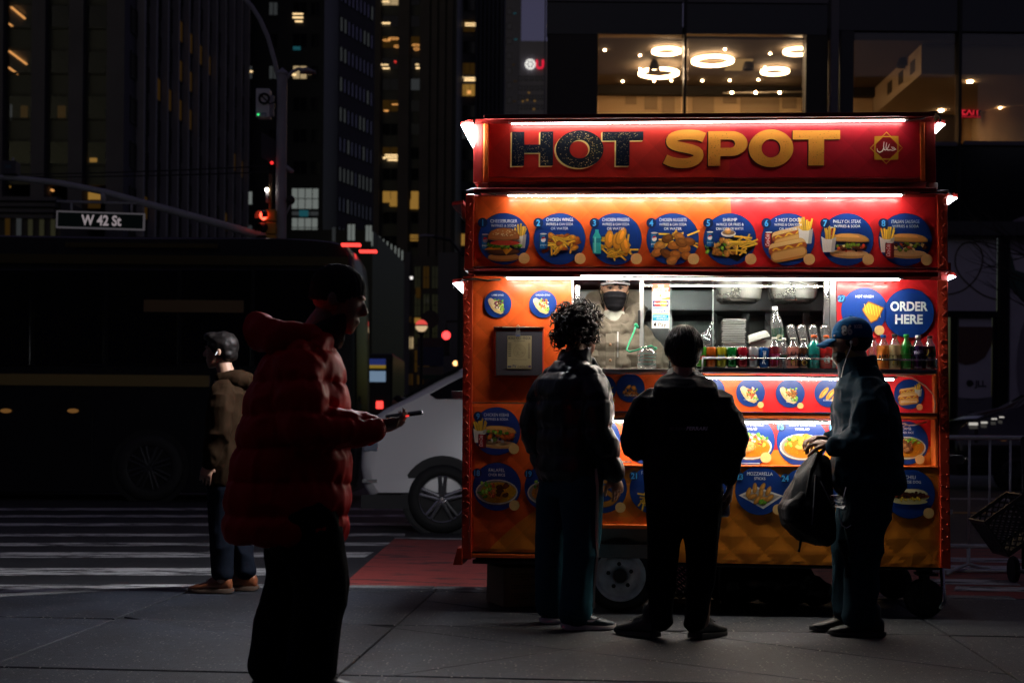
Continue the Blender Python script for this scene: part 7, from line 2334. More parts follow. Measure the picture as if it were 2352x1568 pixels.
shoe(p3, (-.03, -.085, 0), .10, .30, DKSH, chunky=1.1)
mb = MB()
mb.tube([T3(.012, .084, .092), T3(.012, .086, .070), (.10, .10, 1.49), (.12, .11, 1.43), (.13, .12, 1.38)], .0022, 5)
mb.ell(T3(.010, .083, .094), (.008, .006, .010), 8)
mb.build('earphone_wire', pm('white_plastic', (.8, .8, .8), .4), b3)
# ---- the rucksack hanging from his hands
pk = thing('rucksack', 'black rucksack with diagonal zips hanging from the hands of the man in the blue cap', 'rucksack', G(2003, 1456), p3.rotation_euler[2])
RUCK = pm('black_cordura', (.006, .009, .013), .6, spec=.08, var=.15, vscale=20, bump=.25, bscale=300)
# built hanging at p3's front: f forward, z up
mb = MB()
ax = V((.08, .04, -.62)).normalized()
top = V((.30, .07, .965)); bot = V((.335, .08, .50))
secs = []
for t, a_, b_ in [(0, .030, .045), (.08, .050, .075), (.25, .080, .115), (.5, .115, .145), (.72, .135, .155), (.90, .125, .145), (.98, .09, .11), (1.0, .05, .07)]:
    c = top.lerp(bot, t) + V((.055 * math.sin(t * 2.6) - .02, 0, 0))
    secs.append((c, V((a_, 0, .30 * a_)), V((-.25 * b_, b_, 0))))
mb.loft(secs, 24, 0, 2.6)
bag = fuse('bag_body', mb, .008, RUCK, pk, 4, folds(11, .012, (1, 1, .7), 31))
mb = MB()
mb.loft([(V((.36, .12, .76)), V((.06, .02, .02)), V((-.02, .07, 0))), (V((.40, .12, .68)), V((.085, .02, .02)), V((-.02, .10, 0))), (V((.405, .12, .60)), V((.085, .02, .02)), V((-.02, .10, 0))), (V((.39, .11, .55)), V((.05, .02, .02)), V((-.02, .06, 0)))], 20, 0, 2.8)
fuse('front_pocket', mb, .008, RUCK, bag, 3, folds(14, .008, (1, 1, .7), 3))
mb = MB()
mb.tube([(.27, .12, 1.0), (.30, .13, .97), (.345, .155, .88), (.37, .20, .76), (.40, .21, .66)], [.010, .012, .009, .008, .006], 8)
mb.tube([(.25, .06, 1.03), (.29, .03, 1.04), (.31, .06, .99), (.30, .10, .96)], .012, 8)
mb.build('strap', RUCK, pk, smooth=True)
mb = MB()
for (p, q) in [((.20, .20, .62), (.30, .22, .83)), ((.345, .215, .60), (.325, .20, .86))]:
    pts = on_surface(bag, [V(p).lerp(V(q), t) for t in np.linspace(0, 1, 8)], V((0, -1, 0)), .002)
    pts = [x for x in pts if x is not None]
    if len(pts) > 2: mb.tube(pts, .0035, 5)
if mb.v: mb.build('zip', pm('zip_grey', (.16, .18, .20), .4), bag)
MB().tube([(.40, .14, .55), (.395, .15, .51), (.40, .15, .47), (.405, .15, .45)], [.006, .008, .005, .008], 6).build('zip_pull', RUCK, pk)
mb = MB()
mb.tube([(.18, .16, .52), (.17, .17, .47), (.16, .17, .44)], .022, 6)
mb.tube([(.165, .17, .44), (.155, .17, .36), (.15, .17, .32)], [.013, .012, .015], 6)
mb.build('loose_strap', RUCK, pk)
MB().tube([(.17, .225, .80), (.19, .23, .72), (.205, .23, .66), (.19, .23, .60), (.165, .22, .585), (.14, .21, .60)], .003, 5).build('cord', pm('white_plastic', (.8, .8, .8), .4), pk, smooth=True)
a = Art(); a.fit('DRY', 0, 0, .032, .075, (.26, .27, .30), .04)
project_art(a, 'bag_lettering', bag, bag, (.24, .5, .72), V((-.35, 0, -.94)), V((-.94, 0, .35)), V((0, -1, 0)), .003, print_mat('cloth_print', .7))

# ---- place the can in C2's right hand
M2 = Matrix.Translation(p2.location) @ Matrix.Rotation(p2.rotation_euler[2], 4, 'Z')
can2.location = M2 @ V((.085, -.222, .635)); can2.rotation_euler = (0, -.04, 0)

# ---- vendor, inside behind the open pane
yv = .40
xv, _ = cl(1411, 700, yv)
p4 = thing('person', 'vendor in grey hooded parka, cap and black face mask looking out of the serving window', 'person', from_cart(xv, yv, .0), -math.pi / 2 - YAW)
_, zeye = cl(1411, 668, yv)
FLO = zB + .092                              # stands on the cart floor
zb4 = zeye - .101                            # base of the skull
p4.location.z = FLO
Z4 = zb4 - FLO
mb = MB()
T4, R4 = head_shapes(mb, (.060, .0, Z4), .06, .17, 1.03)
limb(mb, [(0, 0, Z4 - .12), (.045, 0, Z4 + .02)], [.066, .058])
hs = Z4 / 1.515
torso(mb, [(0, 0, .88 * hs, .11, .15), (0, 0, 1.1 * hs, .12, .15), (.0, 0, 1.28 * hs, .12, .17), (-.0, 0, 1.38 * hs, .09, .15), (.02, 0, 1.44 * hs, .05, .07)])
vL = [(.0, .20, 1.33 * hs), (.0, .27, 1.06 * hs), (.16, .22, .92 * hs)]
vR = [(.0, -.20, 1.33 * hs), (.0, -.27, 1.06 * hs), (.16, -.22, .92 * hs)]
for a_, sd in ((vL, 1), (vR, -1)):
    limb(mb, [shd(a_[0])] + a_[1:], [.05, .042, .030]); hand_shapes(mb, V(a_[2]) + V((.02, 0, -.02)), (.7, -.1 * sd, -.5), (0, -.3 * sd, -.9), sd, .4)
for s in (-1, 1): limb(mb, [(0, s * .09, .88), (.0, s * .10, .46), (0, s * .10, .06)], [.09, .06, .045]); 
def sock(c, n):
    d = np.zeros(len(c))
    for s in (-1, 1):
        e = np.array(T4(.094, s * .031, .116)); r = np.linalg.norm(c - e, axis=1)
        d -= .010 * np.exp(-(r / .015) ** 2)
    return d
b4 = fuse('body', mb, .0045, SKIN, p4, 3, sock)
for s in (-1, 1):
    c = T4(.0795, s * .031, .116)
    e = MB().ell(c, (.012, .012, .012), 14).build('eye', EYEW, p4, smooth=True)
    MB().ell(c + R4 @ V((.0085, 0, -.0005)), (.0048, .0072, .0072), 12).build('iris', EYED, e, smooth=True)
    mb = MB(); mb.tube([T4(.090, s * .014, .135), T4(.094, s * .030, .140), T4(.086, s * .050, .134)], [.004, .0058, .003], 6)
    mb.build('eyebrow', HAIRB, p4, smooth=True)
    mb = MB(); mb.tube([T4(.0885, s * .016, .119), T4(.0925, s * .031, .1225), T4(.085, s * .048, .118)], [.003, .0045, .003], 6)
    mb.build('eyelid', HAIRB, p4, smooth=True)
mb = MB()
mb.loft([(T4(.050, 0, -.018), R4 @ V((.045, 0, 0)), V((0, .040, 0))), (T4(.050, 0, .0), R4 @ V((.058, 0, 0)), V((0, .054, 0))), (T4(.046, 0, .040), R4 @ V((.069, 0, 0)), V((0, .067, 0))), (T4(.046, 0, .066), R4 @ V((.082, 0, .0)), V((0, .073, 0))), (T4(.052, 0, .084), R4 @ V((.078, 0, .012)), V((0, .068, 0))), (T4(.066, 0, .092), R4 @ V((.060, 0, .012)), V((0, .045, 0)))], 24, 0, 2.2)
mk = fuse('face_mask', mb, .005, pm('black_mask', (.010, .010, .012), .8, spec=.02), p4, 3, lambda c, n: .0012 * np.sin(c[:, 2] * 230) * (n[:, 0] > .2) + .001 * (vnoise(c * 60) - .5))
mb = MB()
for s in (-1, 1): mb.tube([T4(.04, s * .070, .085), T4(.015, s * .080, .100), T4(-.01, s * .088, .118)], .0022, 5); mb.tube([T4(.04, s * .066, .015), T4(.01, s * .078, .05), T4(-.015, s * .086, .08)], .0022, 5)
mb.build('mask_loops', pm('black_mask', (.010, .010, .012), .8, spec=.02), mk)
CAPK = pm('black_cap_cloth', (.010, .011, .015), .8, spec=.03, bump=.1, bscale=300)
mb = MB(); mb.ell(T4(-.008, 0, .165), (.112, .092, .085), 20, rot=R4)
mb.loft([(T4(-.008, 0, .135), R4 @ V((.110, 0, .006)), V((0, .090, 0))), (T4(-.008, 0, .165), R4 @ V((.113, 0, 0)), V((0, .093, 0)))], 24)
cp4 = fuse('cap', mb, .006, CAPK, p4, 3)
vs, fs = [], []
for i in range(15):
    a_ = -1.25 + 2.5 * i / 14
    for jv in range(6):
        t = jv / 5
        vs.append(tuple(T4(.060 + .038 * math.cos(a_) + t * .065 * max(0, math.cos(a_)) ** .7, math.sin(a_) * .092, .156 - .012 * math.sin(a_) ** 2 - .003 * t - .010 * t * math.sin(a_) ** 2)))
for i in range(14):
    for jv in range(5):
        q = i * 6 + jv; fs.append((q, q + 1, q + 7, q + 6))
br = MB().add(vs, fs).build('brim', pm('grey_brim', (.13, .13, .135), .8, spec=.05), cp4, smooth=True)
so = br.modifiers.new('s', 'SOLIDIFY'); so.thickness = .006
a = Art(); a.fit('NEW YORK', 0, 0, .022, .125, hx('#e8e4dc'), .04); a.fit('Empire State', 0, -.012, .008, .06, hx('#c8c4bc'), .02)
# the lettering follows the curve of the peak
def brimwrap(x, y, z):
    a_ = x / .098
    t = max(0, min(1, .50 - z / .045))
    q = T4(.060 + .038 * math.cos(a_) + t * .065 * max(0, math.cos(a_)) ** .7, math.sin(a_) * .092, .156 - .012 * math.sin(a_) ** 2 - .003 * t - .010 * t * math.sin(a_) ** 2)
    return tuple(q + R4 @ V((.0015, 0, .0045 - y)))
a.build('peak_lettering', br, 0, pr, brimwrap)
MB().lathe([(0, 0), (.022, 0), (.024, -.002)], T4(.108, 0, .185), 'x', 18).build('cap_badge', pm('badge_grey', (.3, .3, .3), .6), cp4)
PARKA = pm('grey_parka_cloth', (.155, .138, .108), .8, spec=.03, var=.16, vscale=22, bump=.2, bscale=420, sheen=.1)
mb = MB()
torso(mb, [(0, 0, .78, .16, .23), (0, 0, 1.0, .165, .235), (0, 0, 1.14 * hs, .165, .235), (0, 0, 1.26 * hs, .155, .235), (0, 0, 1.34 * hs, .13, .215), (.01, 0, 1.41 * hs, .10, .15), (.02, 0, 1.45 * hs, .08, .11)], 28, 2.3)
for a_, sd in ((vL, 1), (vR, -1)):
    limb(mb, [shd(a_[0]), (V(a_[0]) + V(a_[1])) / 2, a_[1], (V(a_[1]) + V(a_[2])) / 2, a_[2]], [.095, .092, .088, .076, .056])
fp = lambda c, n: folds(7, .022, (1, 1, .8), 23)(c, n) + folds(16, .011, (1, 1, 1), 3)(c, n)
qz = puffs(.95, .105, .008, 5, .006)
pk4 = fuse('parka', mb, .0075, PARKA, p4, 4, lambda c, n: fp(c, n) + qz(c, n))
mb = MB()
for sd in (-1, 1):
    pts = [(-.06, sd * .115, 1.565 * hs), (-.03, sd * .135, 1.51 * hs), (.03, sd * .125, 1.46 * hs), (.075, sd * .090, 1.415 * hs), (.108, sd * .050, 1.355 * hs), (.122, sd * .022, 1.29 * hs)]
    limb(mb, [V(p) for p in pts], [.050, .056, .052, .042, .030, .018], 12)
limb(mb, [V((-.06, -.115, 1.565 * hs)), V((-.10, -.06, 1.60 * hs)), V((-.11, 0, 1.61 * hs)), V((-.10, .06, 1.60 * hs)), V((-.06, .115, 1.565 * hs))], [.05, .055, .055, .055, .05], 12)
fuse('hood', mb, .0075, PARKA, pk4, 3, folds(13, .022, (1, 1, 1), 2))
mb = MB(); mb.loft([((.03, 0, 1.34 * hs), (.075, 0, 0), (0, .05, 0)), ((.04, 0, 1.41 * hs), (.08, 0, .0), (0, .06, 0)), ((.05, 0, 1.475 * hs), (.072, 0, .02), (0, .07, 0))], 20)
fuse('shirt', mb, .008, pm('pale_shirt', (.50, .52, .46), .8), p4, 3, folds(20, .004))
# placket, zip, pockets, buttons laid on the parka front
def strip(name, parent, target, pts2, w, t, mat, dirn=V((-1, 0, 0))):
    c = on_surface(target, [(0, y, z) for y, z in pts2], dirn, 0)
    ok = [(q, p) for q, p in zip(c, pts2) if q is not None]
    mb = MB(); vs, fs = [], []
    for q, (y, z) in ok:
        vs += [tuple(q + V((t, -w / 2, 0))), tuple(q + V((t, w / 2, 0))), tuple(q + V((-.01, w / 2, 0))), tuple(q + V((-.01, -w / 2, 0)))]
    for i in range(len(ok) - 1):
        a0, b0 = i * 4, i * 4 + 4
        for k in range(4): fs.append((a0 + k, a0 + (k + 1) % 4, b0 + (k + 1) % 4, b0 + k))
    fs += [(3, 2, 1, 0), tuple(len(vs) - 4 + k for k in range(4))]
    o = mb.add(vs, fs).build(name, mat, parent, smooth=False, bevel=.002)
    return o
zz = np.linspace(.90, 1.33 * hs, 14)
strip('placket', pk4, pk4, [(-.018 - .01 * (z - .9), z) for z in zz], .058, .010, PARKA)
strip('zip', pk4, pk4, [(.024, z) for z in np.linspace(1.18 * hs, 1.345 * hs, 6)], .008, .008, pm('zip_metal', (.4, .4, .4), .3, metal=.8))
for sd, y in ((1, .115), (-1, -.130)):
    strip('chest_pocket', pk4, pk4, [(y, z) for z in np.linspace(1.095 * hs, 1.20 * hs, 5)], .105, .009, PARKA)
    strip('pocket_flap', pk4, pk4, [(y, z) for z in np.linspace(1.185 * hs, 1.228 * hs, 4)], .115, .015, PARKA)
    strip('lower_pocket', pk4, pk4, [(y * 1.05, z) for z in np.linspace(.90 * hs, 1.045 * hs, 5)], .115, .008, PARKA)
mb = MB()
for z in (1.26, 1.16, 1.06, .96):
    q = on_surface(pk4, [(0, -.018 - .01 * (z * hs - .9), z * hs)], V((-1, 0, 0)), 0)[0]
    if q is not None: mb.ell(q + V((.012, 0, 0)), (.005, .009, .009), 10)
mb.build('snap_button', pm('bronze_snap', (.30, .17, .10), .35, metal=.7), pk4, smooth=True)
trousers(p4, [(0, 0, .6, .12, .16), (0, 0, .78, .14, .18), (0, 0, .9, .13, .17)], [([(0, .09, .76), (0, .09, .46), (0, .09, .08)], [.12, .09, .08]), ([(0, -.09, .76), (0, -.09, .46), (0, -.09, .08)], [.12, .09, .08])], BLKP)
for s in (-1, 1): shoe(p4, (-.08, s * .09, 0), 0, .29)

# ---- R: man in a red puffer walking past close to the camera, reading his phone
REDN = pm('red_nylon', (.55, .005, .007), .55, spec=.12, var=.15, vscale=8, bump=.08, bscale=50)
gz = 0.0
p5 = thing('person', 'walking man in red puffer jacket and black trousers reading his phone, nearest to camera', 'person', (dxy(693, 5.85), 5.85, 0), .06)
mb = MB()
T5, R5 = head_shapes(mb, (.115, .0, 1.50), -.05, .26, 1.12)
limb(mb, [(.02, 0, 1.42), (.085, 0, 1.53)], [.066, .058])
torso(mb, [(0, 0, .90, .11, .15), (0, 0, 1.1, .12, .15), (.0, 0, 1.3, .12, .17), (-.0, 0, 1.41, .09, .15), (.02, 0, 1.45, .05, .07)])
rR = [(.0, -.20, 1.36), (.03, -.245, 1.08), (.29, -.14, 1.09)]
rL = [(.0, .20, 1.36), (.02, .245, 1.08), (.27, .14, 1.08)]
limb(mb, [shd(rR[0])] + rR[1:], [.05, .042, .030]); limb(mb, [shd(rL[0])] + rL[1:], [.05, .042, .030])
hand_shapes(mb, (.31, -.12, 1.10), (.9, .3, .12), (-.1, .5, .8), -1, .5, 1.05, thumb_curl=.6)
hand_shapes(mb, (.29, .12, 1.09), (.9, -.3, .12), (-.1, -.5, .8), 1, .5, 1.05)
for s, fx in ((-1, .10), (1, -.11)): limb(mb, [(0, s * .09, .90), (fx * .7, s * .10, .48), (fx * 1.0 - .05, s * .09, .1)], [.09, .06, .045])
fuse('body', mb, .006, SKIND, p5, 3)
mb = MB(); mb.ell(T5(-.012, 0, .150), (.116, .094, .098), 20, rot=R5); mb.loft([(T5(-.02, 0, .09), R5 @ V((.10, 0, .01)), V((0, .09, 0))), (T5(-.012, 0, .15), R5 @ V((.116, 0, 0)), V((0, .094, 0)))], 22)
fuse('knit_hat', mb, .007, pm('black_knit', (.012, .011, .011), .9, bump=.5, bscale=120), p5, 3, lambda c, n: .002 * np.sin(np.arctan2(c[:, 1] - T5(0, 0, 0).y, c[:, 0] - T5(0, 0, 0).x) * 40))
mb = MB()
torso(mb, [(-.06, 0, .62, .235, .225), (-.06, 0, .70, .255, .240), (-.05, 0, .86, .25, .235), (-.035, 0, 1.0, .235, .230), (-.02, 0, 1.14, .22, .23), (-.01, 0, 1.27, .195, .23), (.0, 0, 1.36, .155, .215), (.02, 0, 1.42, .12, .16), (.04, 0, 1.47, .095, .11)], 28, 2.3)
for a_ in (rR, rL): limb(mb, [shd(a_[0]), (V(a_[0]) + V(a_[1])) / 2, a_[1], (V(a_[1]) + V(a_[2])) / 2, a_[2]], [.102, .100, .094, .082, .060])
j5 = fuse('puffer_jacket', mb, .009, REDN, p5, 4, puffs(.60, .135, .022, 9, .010, wob=.03))
mb = MB()
limb(mb, [V((-.10, -.12, 1.44)), V((-.15, -.06, 1.475)), V((-.165, 0, 1.49)), V((-.15, .06, 1.475)), V((-.10, .12, 1.44))], [.06, .072, .075, .072, .06])
limb(mb, [V((-.10, -.12, 1.44)), V((-.02, -.12, 1.47)), V((.06, -.10, 1.46))], [.06, .05, .035]); limb(mb, [V((-.10, .12, 1.44)), V((-.02, .12, 1.47)), V((.06, .10, 1.46))], [.06, .05, .035])
fuse('hood', mb, .009, REDN, j5, 4, folds(9, .014, (1, 1, 1), 8))
mb = MB(); mb.loft([((.06, 0, 1.42), (.09, 0, 0), (0, .09, 0)), ((.10, 0, 1.50), (.092, 0, .02), (0, .088, 0)), ((.12, 0, 1.545), (.085, 0, .03), (0, .08, 0))], 22)
fuse('scarf', mb, .008, pm('black_knit', (.012, .011, .011), .9), p5, 3, folds(14, .012))
trousers(p5, [(0, 0, .58, .12, .165), (0, 0, .72, .14, .19), (0, 0, .84, .13, .18)], [([(.02, -.09, .74), (.085, -.10, .47), (.06, -.09, .10)], [.145, .115, .10]), ([(-.02, .09, .74), (-.04, .10, .47), (-.13, .09, .11)], [.145, .11, .095])], BLKP, fold=folds(8, .013, (1, 1, .6), 29))
shoe(p5, (-.01, -.09, 0), 0, .30); shoe(p5, (-.20, .09, 0), 0, .30)
ph = thing('phone', 'dark mobile phone held in front of the man in red', 'phone', (0, 0, 0))
MB().box(-.078, .078, -.038, .038, -.0045, .0045).build('phone_case', pm('phone_black', (.01, .01, .012), .25), ph, bevel=.004)
MB().box(-.074, .074, -.034, .034, .0048, .0056).build('phone_screen', pm('phone_glass', (.012, .012, .014), .08), ph)
MB().box(-.015, .02, -.042, -.0385, -.003, .003).build('phone_light', emit_mat('phone_red', (1, .05, .04), 1.2), ph)
M5 = Matrix.Translation(p5.location) @ Matrix.Rotation(p5.rotation_euler[2], 4, 'Z')
ph.location = M5 @ V((.42, -.03, 1.145)); ph.rotation_euler = (.15, -.14, .06)

# ---- T: man in a tan jacket waiting at the kerb
TAN = pm('tan_jacket_cloth', (.022, .012, .006), .85, spec=.05, var=.15, vscale=14, bump=.15, bscale=300)
JEAN2 = pm('blue_jeans', (.009, .012, .020), .85, spec=.05, var=.2, vscale=16, bump=.2, bscale=260)
TANS = pm('tan_leather', (.24, .075, .03), .4, var=.2, vscale=14)
gp = G(520, 1358)
p6 = thing('person', 'man in tan field jacket and brown leather shoes waiting at the kerb', 'person', gp, math.pi - .10)
mb = MB()
T6, R6 = head_shapes(mb, (.055, .0, 1.475), .0, .02, .98)
limb(mb, [(0, 0, 1.38), (.03, 0, 1.49)], [.06, .054])
torso(mb, [(0, 0, .88, .10, .15), (0, 0, 1.1, .11, .14), (.0, 0, 1.28, .11, .16), (-.0, 0, 1.38, .08, .14), (.01, 0, 1.42, .05, .07)])
tL = [(-.01, .18, 1.33), (-.02, .22, 1.07), (.06, .22, .85)]; tR = [(-.01, -.18, 1.33), (.0, -.22, 1.07), (.08, -.2, .86)]
for a_, sd in ((tL, 1), (tR, -1)):
    limb(mb, [shd(a_[0])] + a_[1:], [.045, .04, .03]); hand_shapes(mb, V(a_[2]), (.2, 0, -1), (.2, -.9 * sd, 0), sd, .4)
for s in (-1, 1): limb(mb, [(0, s * .09, .88), (.02, s * .10, .46), (0, s * .10, .1)], [.08, .055, .04])
fuse('body', mb, .006, SKIN, p6, 3)
mb = MB(); mb.ell(T6(-.022, 0, .145), (.108, .088, .095), 18, rot=R6); mb.ell(T6(.05, 0, .205), (.06, .07, .035), 12, rot=R6); mb.ell(T6(-.06, 0, .09), (.06, .075, .06), 12, rot=R6)
fuse('hair', mb, .007, HAIRB, p6, 2, lambda c, n: .008 * (vnoise(c * 38) - .5))
MB().cap(T6(-.004, .084, .095), T6(.006, .088, .078), .006, .004).build('earbud', pm('white_plastic', (.8, .8, .8), .4), p6, smooth=True)
mb = MB()
torso(mb, [(0, 0, .70, .135, .19), (0, 0, .80, .145, .20), (0, 0, 1.0, .142, .195), (0, 0, 1.16, .142, .20), (-.01, 0, 1.27, .132, .20), (-.01, 0, 1.35, .105, .17), (.0, 0, 1.41, .075, .10)], 26, 2.3)
for a_ in (tL, tR): limb(mb, [shd(a_[0]), (V(a_[0]) + V(a_[1])) / 2, a_[1], (V(a_[1]) + V(a_[2])) / 2, a_[2]], [.080, .076, .072, .064, .05])
j6 = fuse('field_jacket', mb, .008, TAN, p6, 4, folds(9, .013, (1, 1, .9), 41))
mb = MB(); limb(mb, [V((.03, -.09, 1.405)), V((-.07, -.09, 1.40)), V((-.12, 0, 1.395)), V((-.07, .09, 1.40)), V((.03, .09, 1.405))], [.035, .05, .06, .05, .035])
fuse('hood', mb, .008, TAN, j6, 3, folds(14, .010))
strip('sleeve_pocket', j6, j6, [(.0, 1.15), (.0, 1.20), (.0, 1.25)], .01, .006, TAN) if False else None
trousers(p6, [(0, 0, .62, .11, .155), (0, 0, .76, .12, .17), (0, 0, .86, .12, .16)], [([(0, .09, .76), (.01, .09, .46), (.0, .085, .13)], [.105, .078, .066]), ([(0, -.09, .76), (-.03, -.09, .46), (-.11, -.085, .13)], [.105, .078, .066])], JEAN2, fold=folds(9, .010, (1, 1, .6), 6))
TSOLE = pm('brown_sole', (.10, .06, .04), .6)
shoe(p6, (-.07, .085, 0), 0, .30, TANS, TSOLE); shoe(p6, (-.19, -.085, 0), 0, .30, TANS, TSOLE)

# ---- two far pedestrians
def walker(name, label, loc, rz, coat, masked):
    p = thing('person', label, 'person', loc, rz)
    mb = MB(); T, R = head_shapes(mb, (.04, 0, 1.50), 0, .05)
    limb(mb, [(0, 0, 1.40), (.02, 0, 1.52)], [.06, .054]); torso(mb, [(0, 0, .9, .1, .15), (0, 0, 1.3, .11, .17), (0, 0, 1.43, .05, .08)])
    for s in (-1, 1):
        limb(mb, [(0, s * .2, 1.36), (0, s * .25, 1.1), (.08, s * .25, .87)], [.05, .04, .03]); hand_shapes(mb, (.085, s * .25, .86), (.1, 0, -1), (.1, -.9 * s, 0), s, .4); limb(mb, [(0, s * .09, .9), (.05 * s, s * .1, .48), (.02 * s, s * .1, .1)], [.08, .055, .04])
    fuse('body', mb, .010, SKIN, p, 2)
    mb = MB(); mb.ell(T(-.02, 0, .15), (.105, .088, .09), 14, rot=R); fuse('hair', mb, .01, HAIRB, p, 2)
    if masked:
        mb = MB(); mb.ell(T(.05, 0, .045), (.065, .066, .055), 14, rot=R); fuse('face_mask', mb, .01, pm('blue_mask', (.10, .32, .42), .7), p, 2)
    mb = MB(); torso(mb, [(0, 0, .72, .15, .2), (0, 0, 1.1, .15, .2), (0, 0, 1.3, .14, .21), (0, 0, 1.42, .09, .13), (.01, 0, 1.47, .075, .09)])
    for s in (-1, 1): limb(mb, [(0, s * .2, 1.35), (0, s * .25, 1.1), (.08, s * .25, .90)], [.085, .075, .055])
    fuse('coat', mb, .012, coat, p, 3, folds(8, .01))
    trousers(p, [(0, 0, .62, .11, .155), (0, 0, .76, .12, .17), (0, 0, .88, .12, .16)], [([(0, .09, .76), (.04, .09, .46), (.02, .09, .1)], [.105, .08, .07]), ([(0, -.09, .76), (-.04, -.09, .46), (-.03, -.09, .1)], [.105, .08, .07])], BLKP, voxel=.014)
    for s in (-1, 1): shoe(p, (.03 * s - .08, s * .09, 0), 0, .28)
    return p
DKC = pm('dark_coat', (.018, .018, .022), .8)
walker('person', 'distant masked pedestrian in dark coat beyond the white car', (dxy(918, 25), 25, ROADZ), math.pi + .5, DKC, True)
walker('person', 'distant masked pedestrian in dark coat against the pale mural at the right edge', (dxy(2344, 34), 34, .0 + ROADZ), math.pi - .3, DKC, True)
# ------------------------------------------------------------------ vehicles
def slab_car(root, out, W, name, mat, rnd=1.0, tumble=.16, zsplit=1.0):
    """side outline (x, z) swept over the width with rounded shoulders and a greenhouse that leans in; near side faces -y at y = 0"""
    n = len(out)
    cx_ = sum(p[0] for p in out) / n; cz_ = sum(p[1] for p in out) / n
    vs, fs = [], []
    st = [(0.0, .06 * rnd), (.012 * rnd, .028 * rnd), (.03 * rnd, .008 * rnd), (.06 * rnd, .0), (.5, -.012), (.90, .0), (.97, .02), (1.0, .06)]
    for t, ins in st:
        for (x, z) in out:
            lean = tumble * max(0, z - zsplit) / .7
            y = W * t
            y = y + (lean if t < .5 else -lean if t > .5 else 0) * (1 - abs(t - .5) * 0)
            dx, dz = cx_ - x, cz_ - z
            l = math.hypot(dx, dz) or 1
            vs.append((x + dx / l * ins, y, z + dz / l * ins))
    m = len(st)
    for k in range(m - 1):
        for i in range(n): fs.append((k * n + i, k * n + (i + 1) % n, (k + 1) * n + (i + 1) % n, (k + 1) * n + i))
    fs += [list(range(n - 1, -1, -1)), list(range((m - 1) * n, m * n))]
    o = MB().add(vs, fs).build(name, mat, root)
    return smooth_by_angle(o, 38)
def car_wheel(root, x, y, R, w, rimm, spokes=5):
    o = MB().lathe([(R * .66, 0.01), (R * .74, -.01), (R * .95, .0), (R, .03), (R, w - .03), (R * .95, w), (R * .66, w)], (x, y, R), 'y', 40).build('wheel', BLKRUB, root, smooth=True)
    mb = MB().lathe([(R * .68, -.005), (R * .66, .0), (R * .62, .06), (R * .4, .09), (0, .09)], (x, y, R), 'y', 36)
    for k in range(spokes):
        a = 2 * math.pi * k / spokes + .3
        for da in (-.13, .13):
            p = (x + R * .64 * math.cos(a + da), y + .005, R + R * .64 * math.sin(a + da)); q = (x + R * .12 * math.cos(a + da * 3), y - .002, R + R * .12 * math.sin(a + da * 3))
            mb.cap(q, p, .028, .022, 8)
    mb.lathe([(R * .15, -.012), (0, -.016)], (x, y, R), 'y', 16)
    mb.build('rim', rimm, o, smooth=False)
    return o
WHITECAR = pm('white_car_paint', (.82, .80, .82), .25, coat=.6, spec=.5)
ALLOY = pm('alloy_rim', (.55, .55, .56), .25, metal=.9)
CARGL = pm('car_glass', (.012, .013, .016), .06, spec=.7)
dS = 16.0
kS = F / dS
suv = thing('parked_suv', 'white sport utility car passing behind the cart, only its rounded nose in view', 'car', (dxy(822, dS), dS, ROADZ))
suv.name = 'white_suv'
def so_(px, py): 
    p = P(px, py, dS) - suv.location
    return (p.x, p.z)
outl = [so_(*q) for q in [(846, 1142), (832, 1120), (824, 1075), (826, 1030), (836, 985), (852, 958), (882, 936), (920, 917), (968, 889), (1014, 862), (1060, 841), (1110, 829), (1200, 821), (1330, 819), (1480, 824), (1600, 840), (1690, 880), (1750, 930), (1800, 960), (1822, 1010), (1826, 1090), (1815, 1142)]]
slab_car(suv, outl, 1.92, 'body', WHITECAR, 2.2, tumble=.20, zsplit=1.12)
for px in (1016, 1600):
    x, z = so_(px, 1146)
    MB().lathe([(.0, -.006), (.44, -.006), (.47, .0), (.47, .25), (0, .25)], (x, .012, .40), 'y', 36).build('wheel_arch', pm('arch_black', (.02, .02, .022), .6), suv)
    car_wheel(suv, x, -.045, .385, .25, ALLOY)
q = [so_(*p) for p in [(985, 905), (1030, 880), (1075, 857), (1130, 845), (1260, 842), (1260, 912), (1000, 914)]]
MB().poly([(a, .2857 * max(0, b - 1.12) - .012, b) for a, b in q]).build('side_window', CARGL, suv)
q = [so_(*p) for p in [(930, 908), (992, 878), (1052, 847), (1046, 843), (985, 871), (915, 913)]]
MB().prism(q, .25, 1.65).build('windscreen', CARGL, suv)
MB().box(*sum(([so_(840, 0)[0], so_(1800, 0)[0]], [-.012, .05], [so_(0, 1160)[1], so_(0, 1128)[1]]), [])).build('sill', pm('arch_black', (.02, .02, .022), .6), suv)
a0, a1 = so_(828, 1036), so_(868, 1016)
MB().box(a0[0] + .03, a1[0], -.006, .08, a0[1], a1[1]).build('headlight', pm('headlamp_glass', (.35, .4, .5), .1, metal=.3), suv, bevel=.02)
a0, a1 = so_(826, 1108), so_(866, 1100)
MB().box(a0[0] + .03, a1[0], -.008, .08, a0[1], a1[1]).build('fog_trim', ALLOY, suv)
MB().tube([(so_(1120, 0)[0], -.002, .55), (so_(1120, 0)[0] + .02, -.002, 1.1)], .004, 5).build('door_seam', pm('arch_black', (.02, .02, .022), .6), suv)

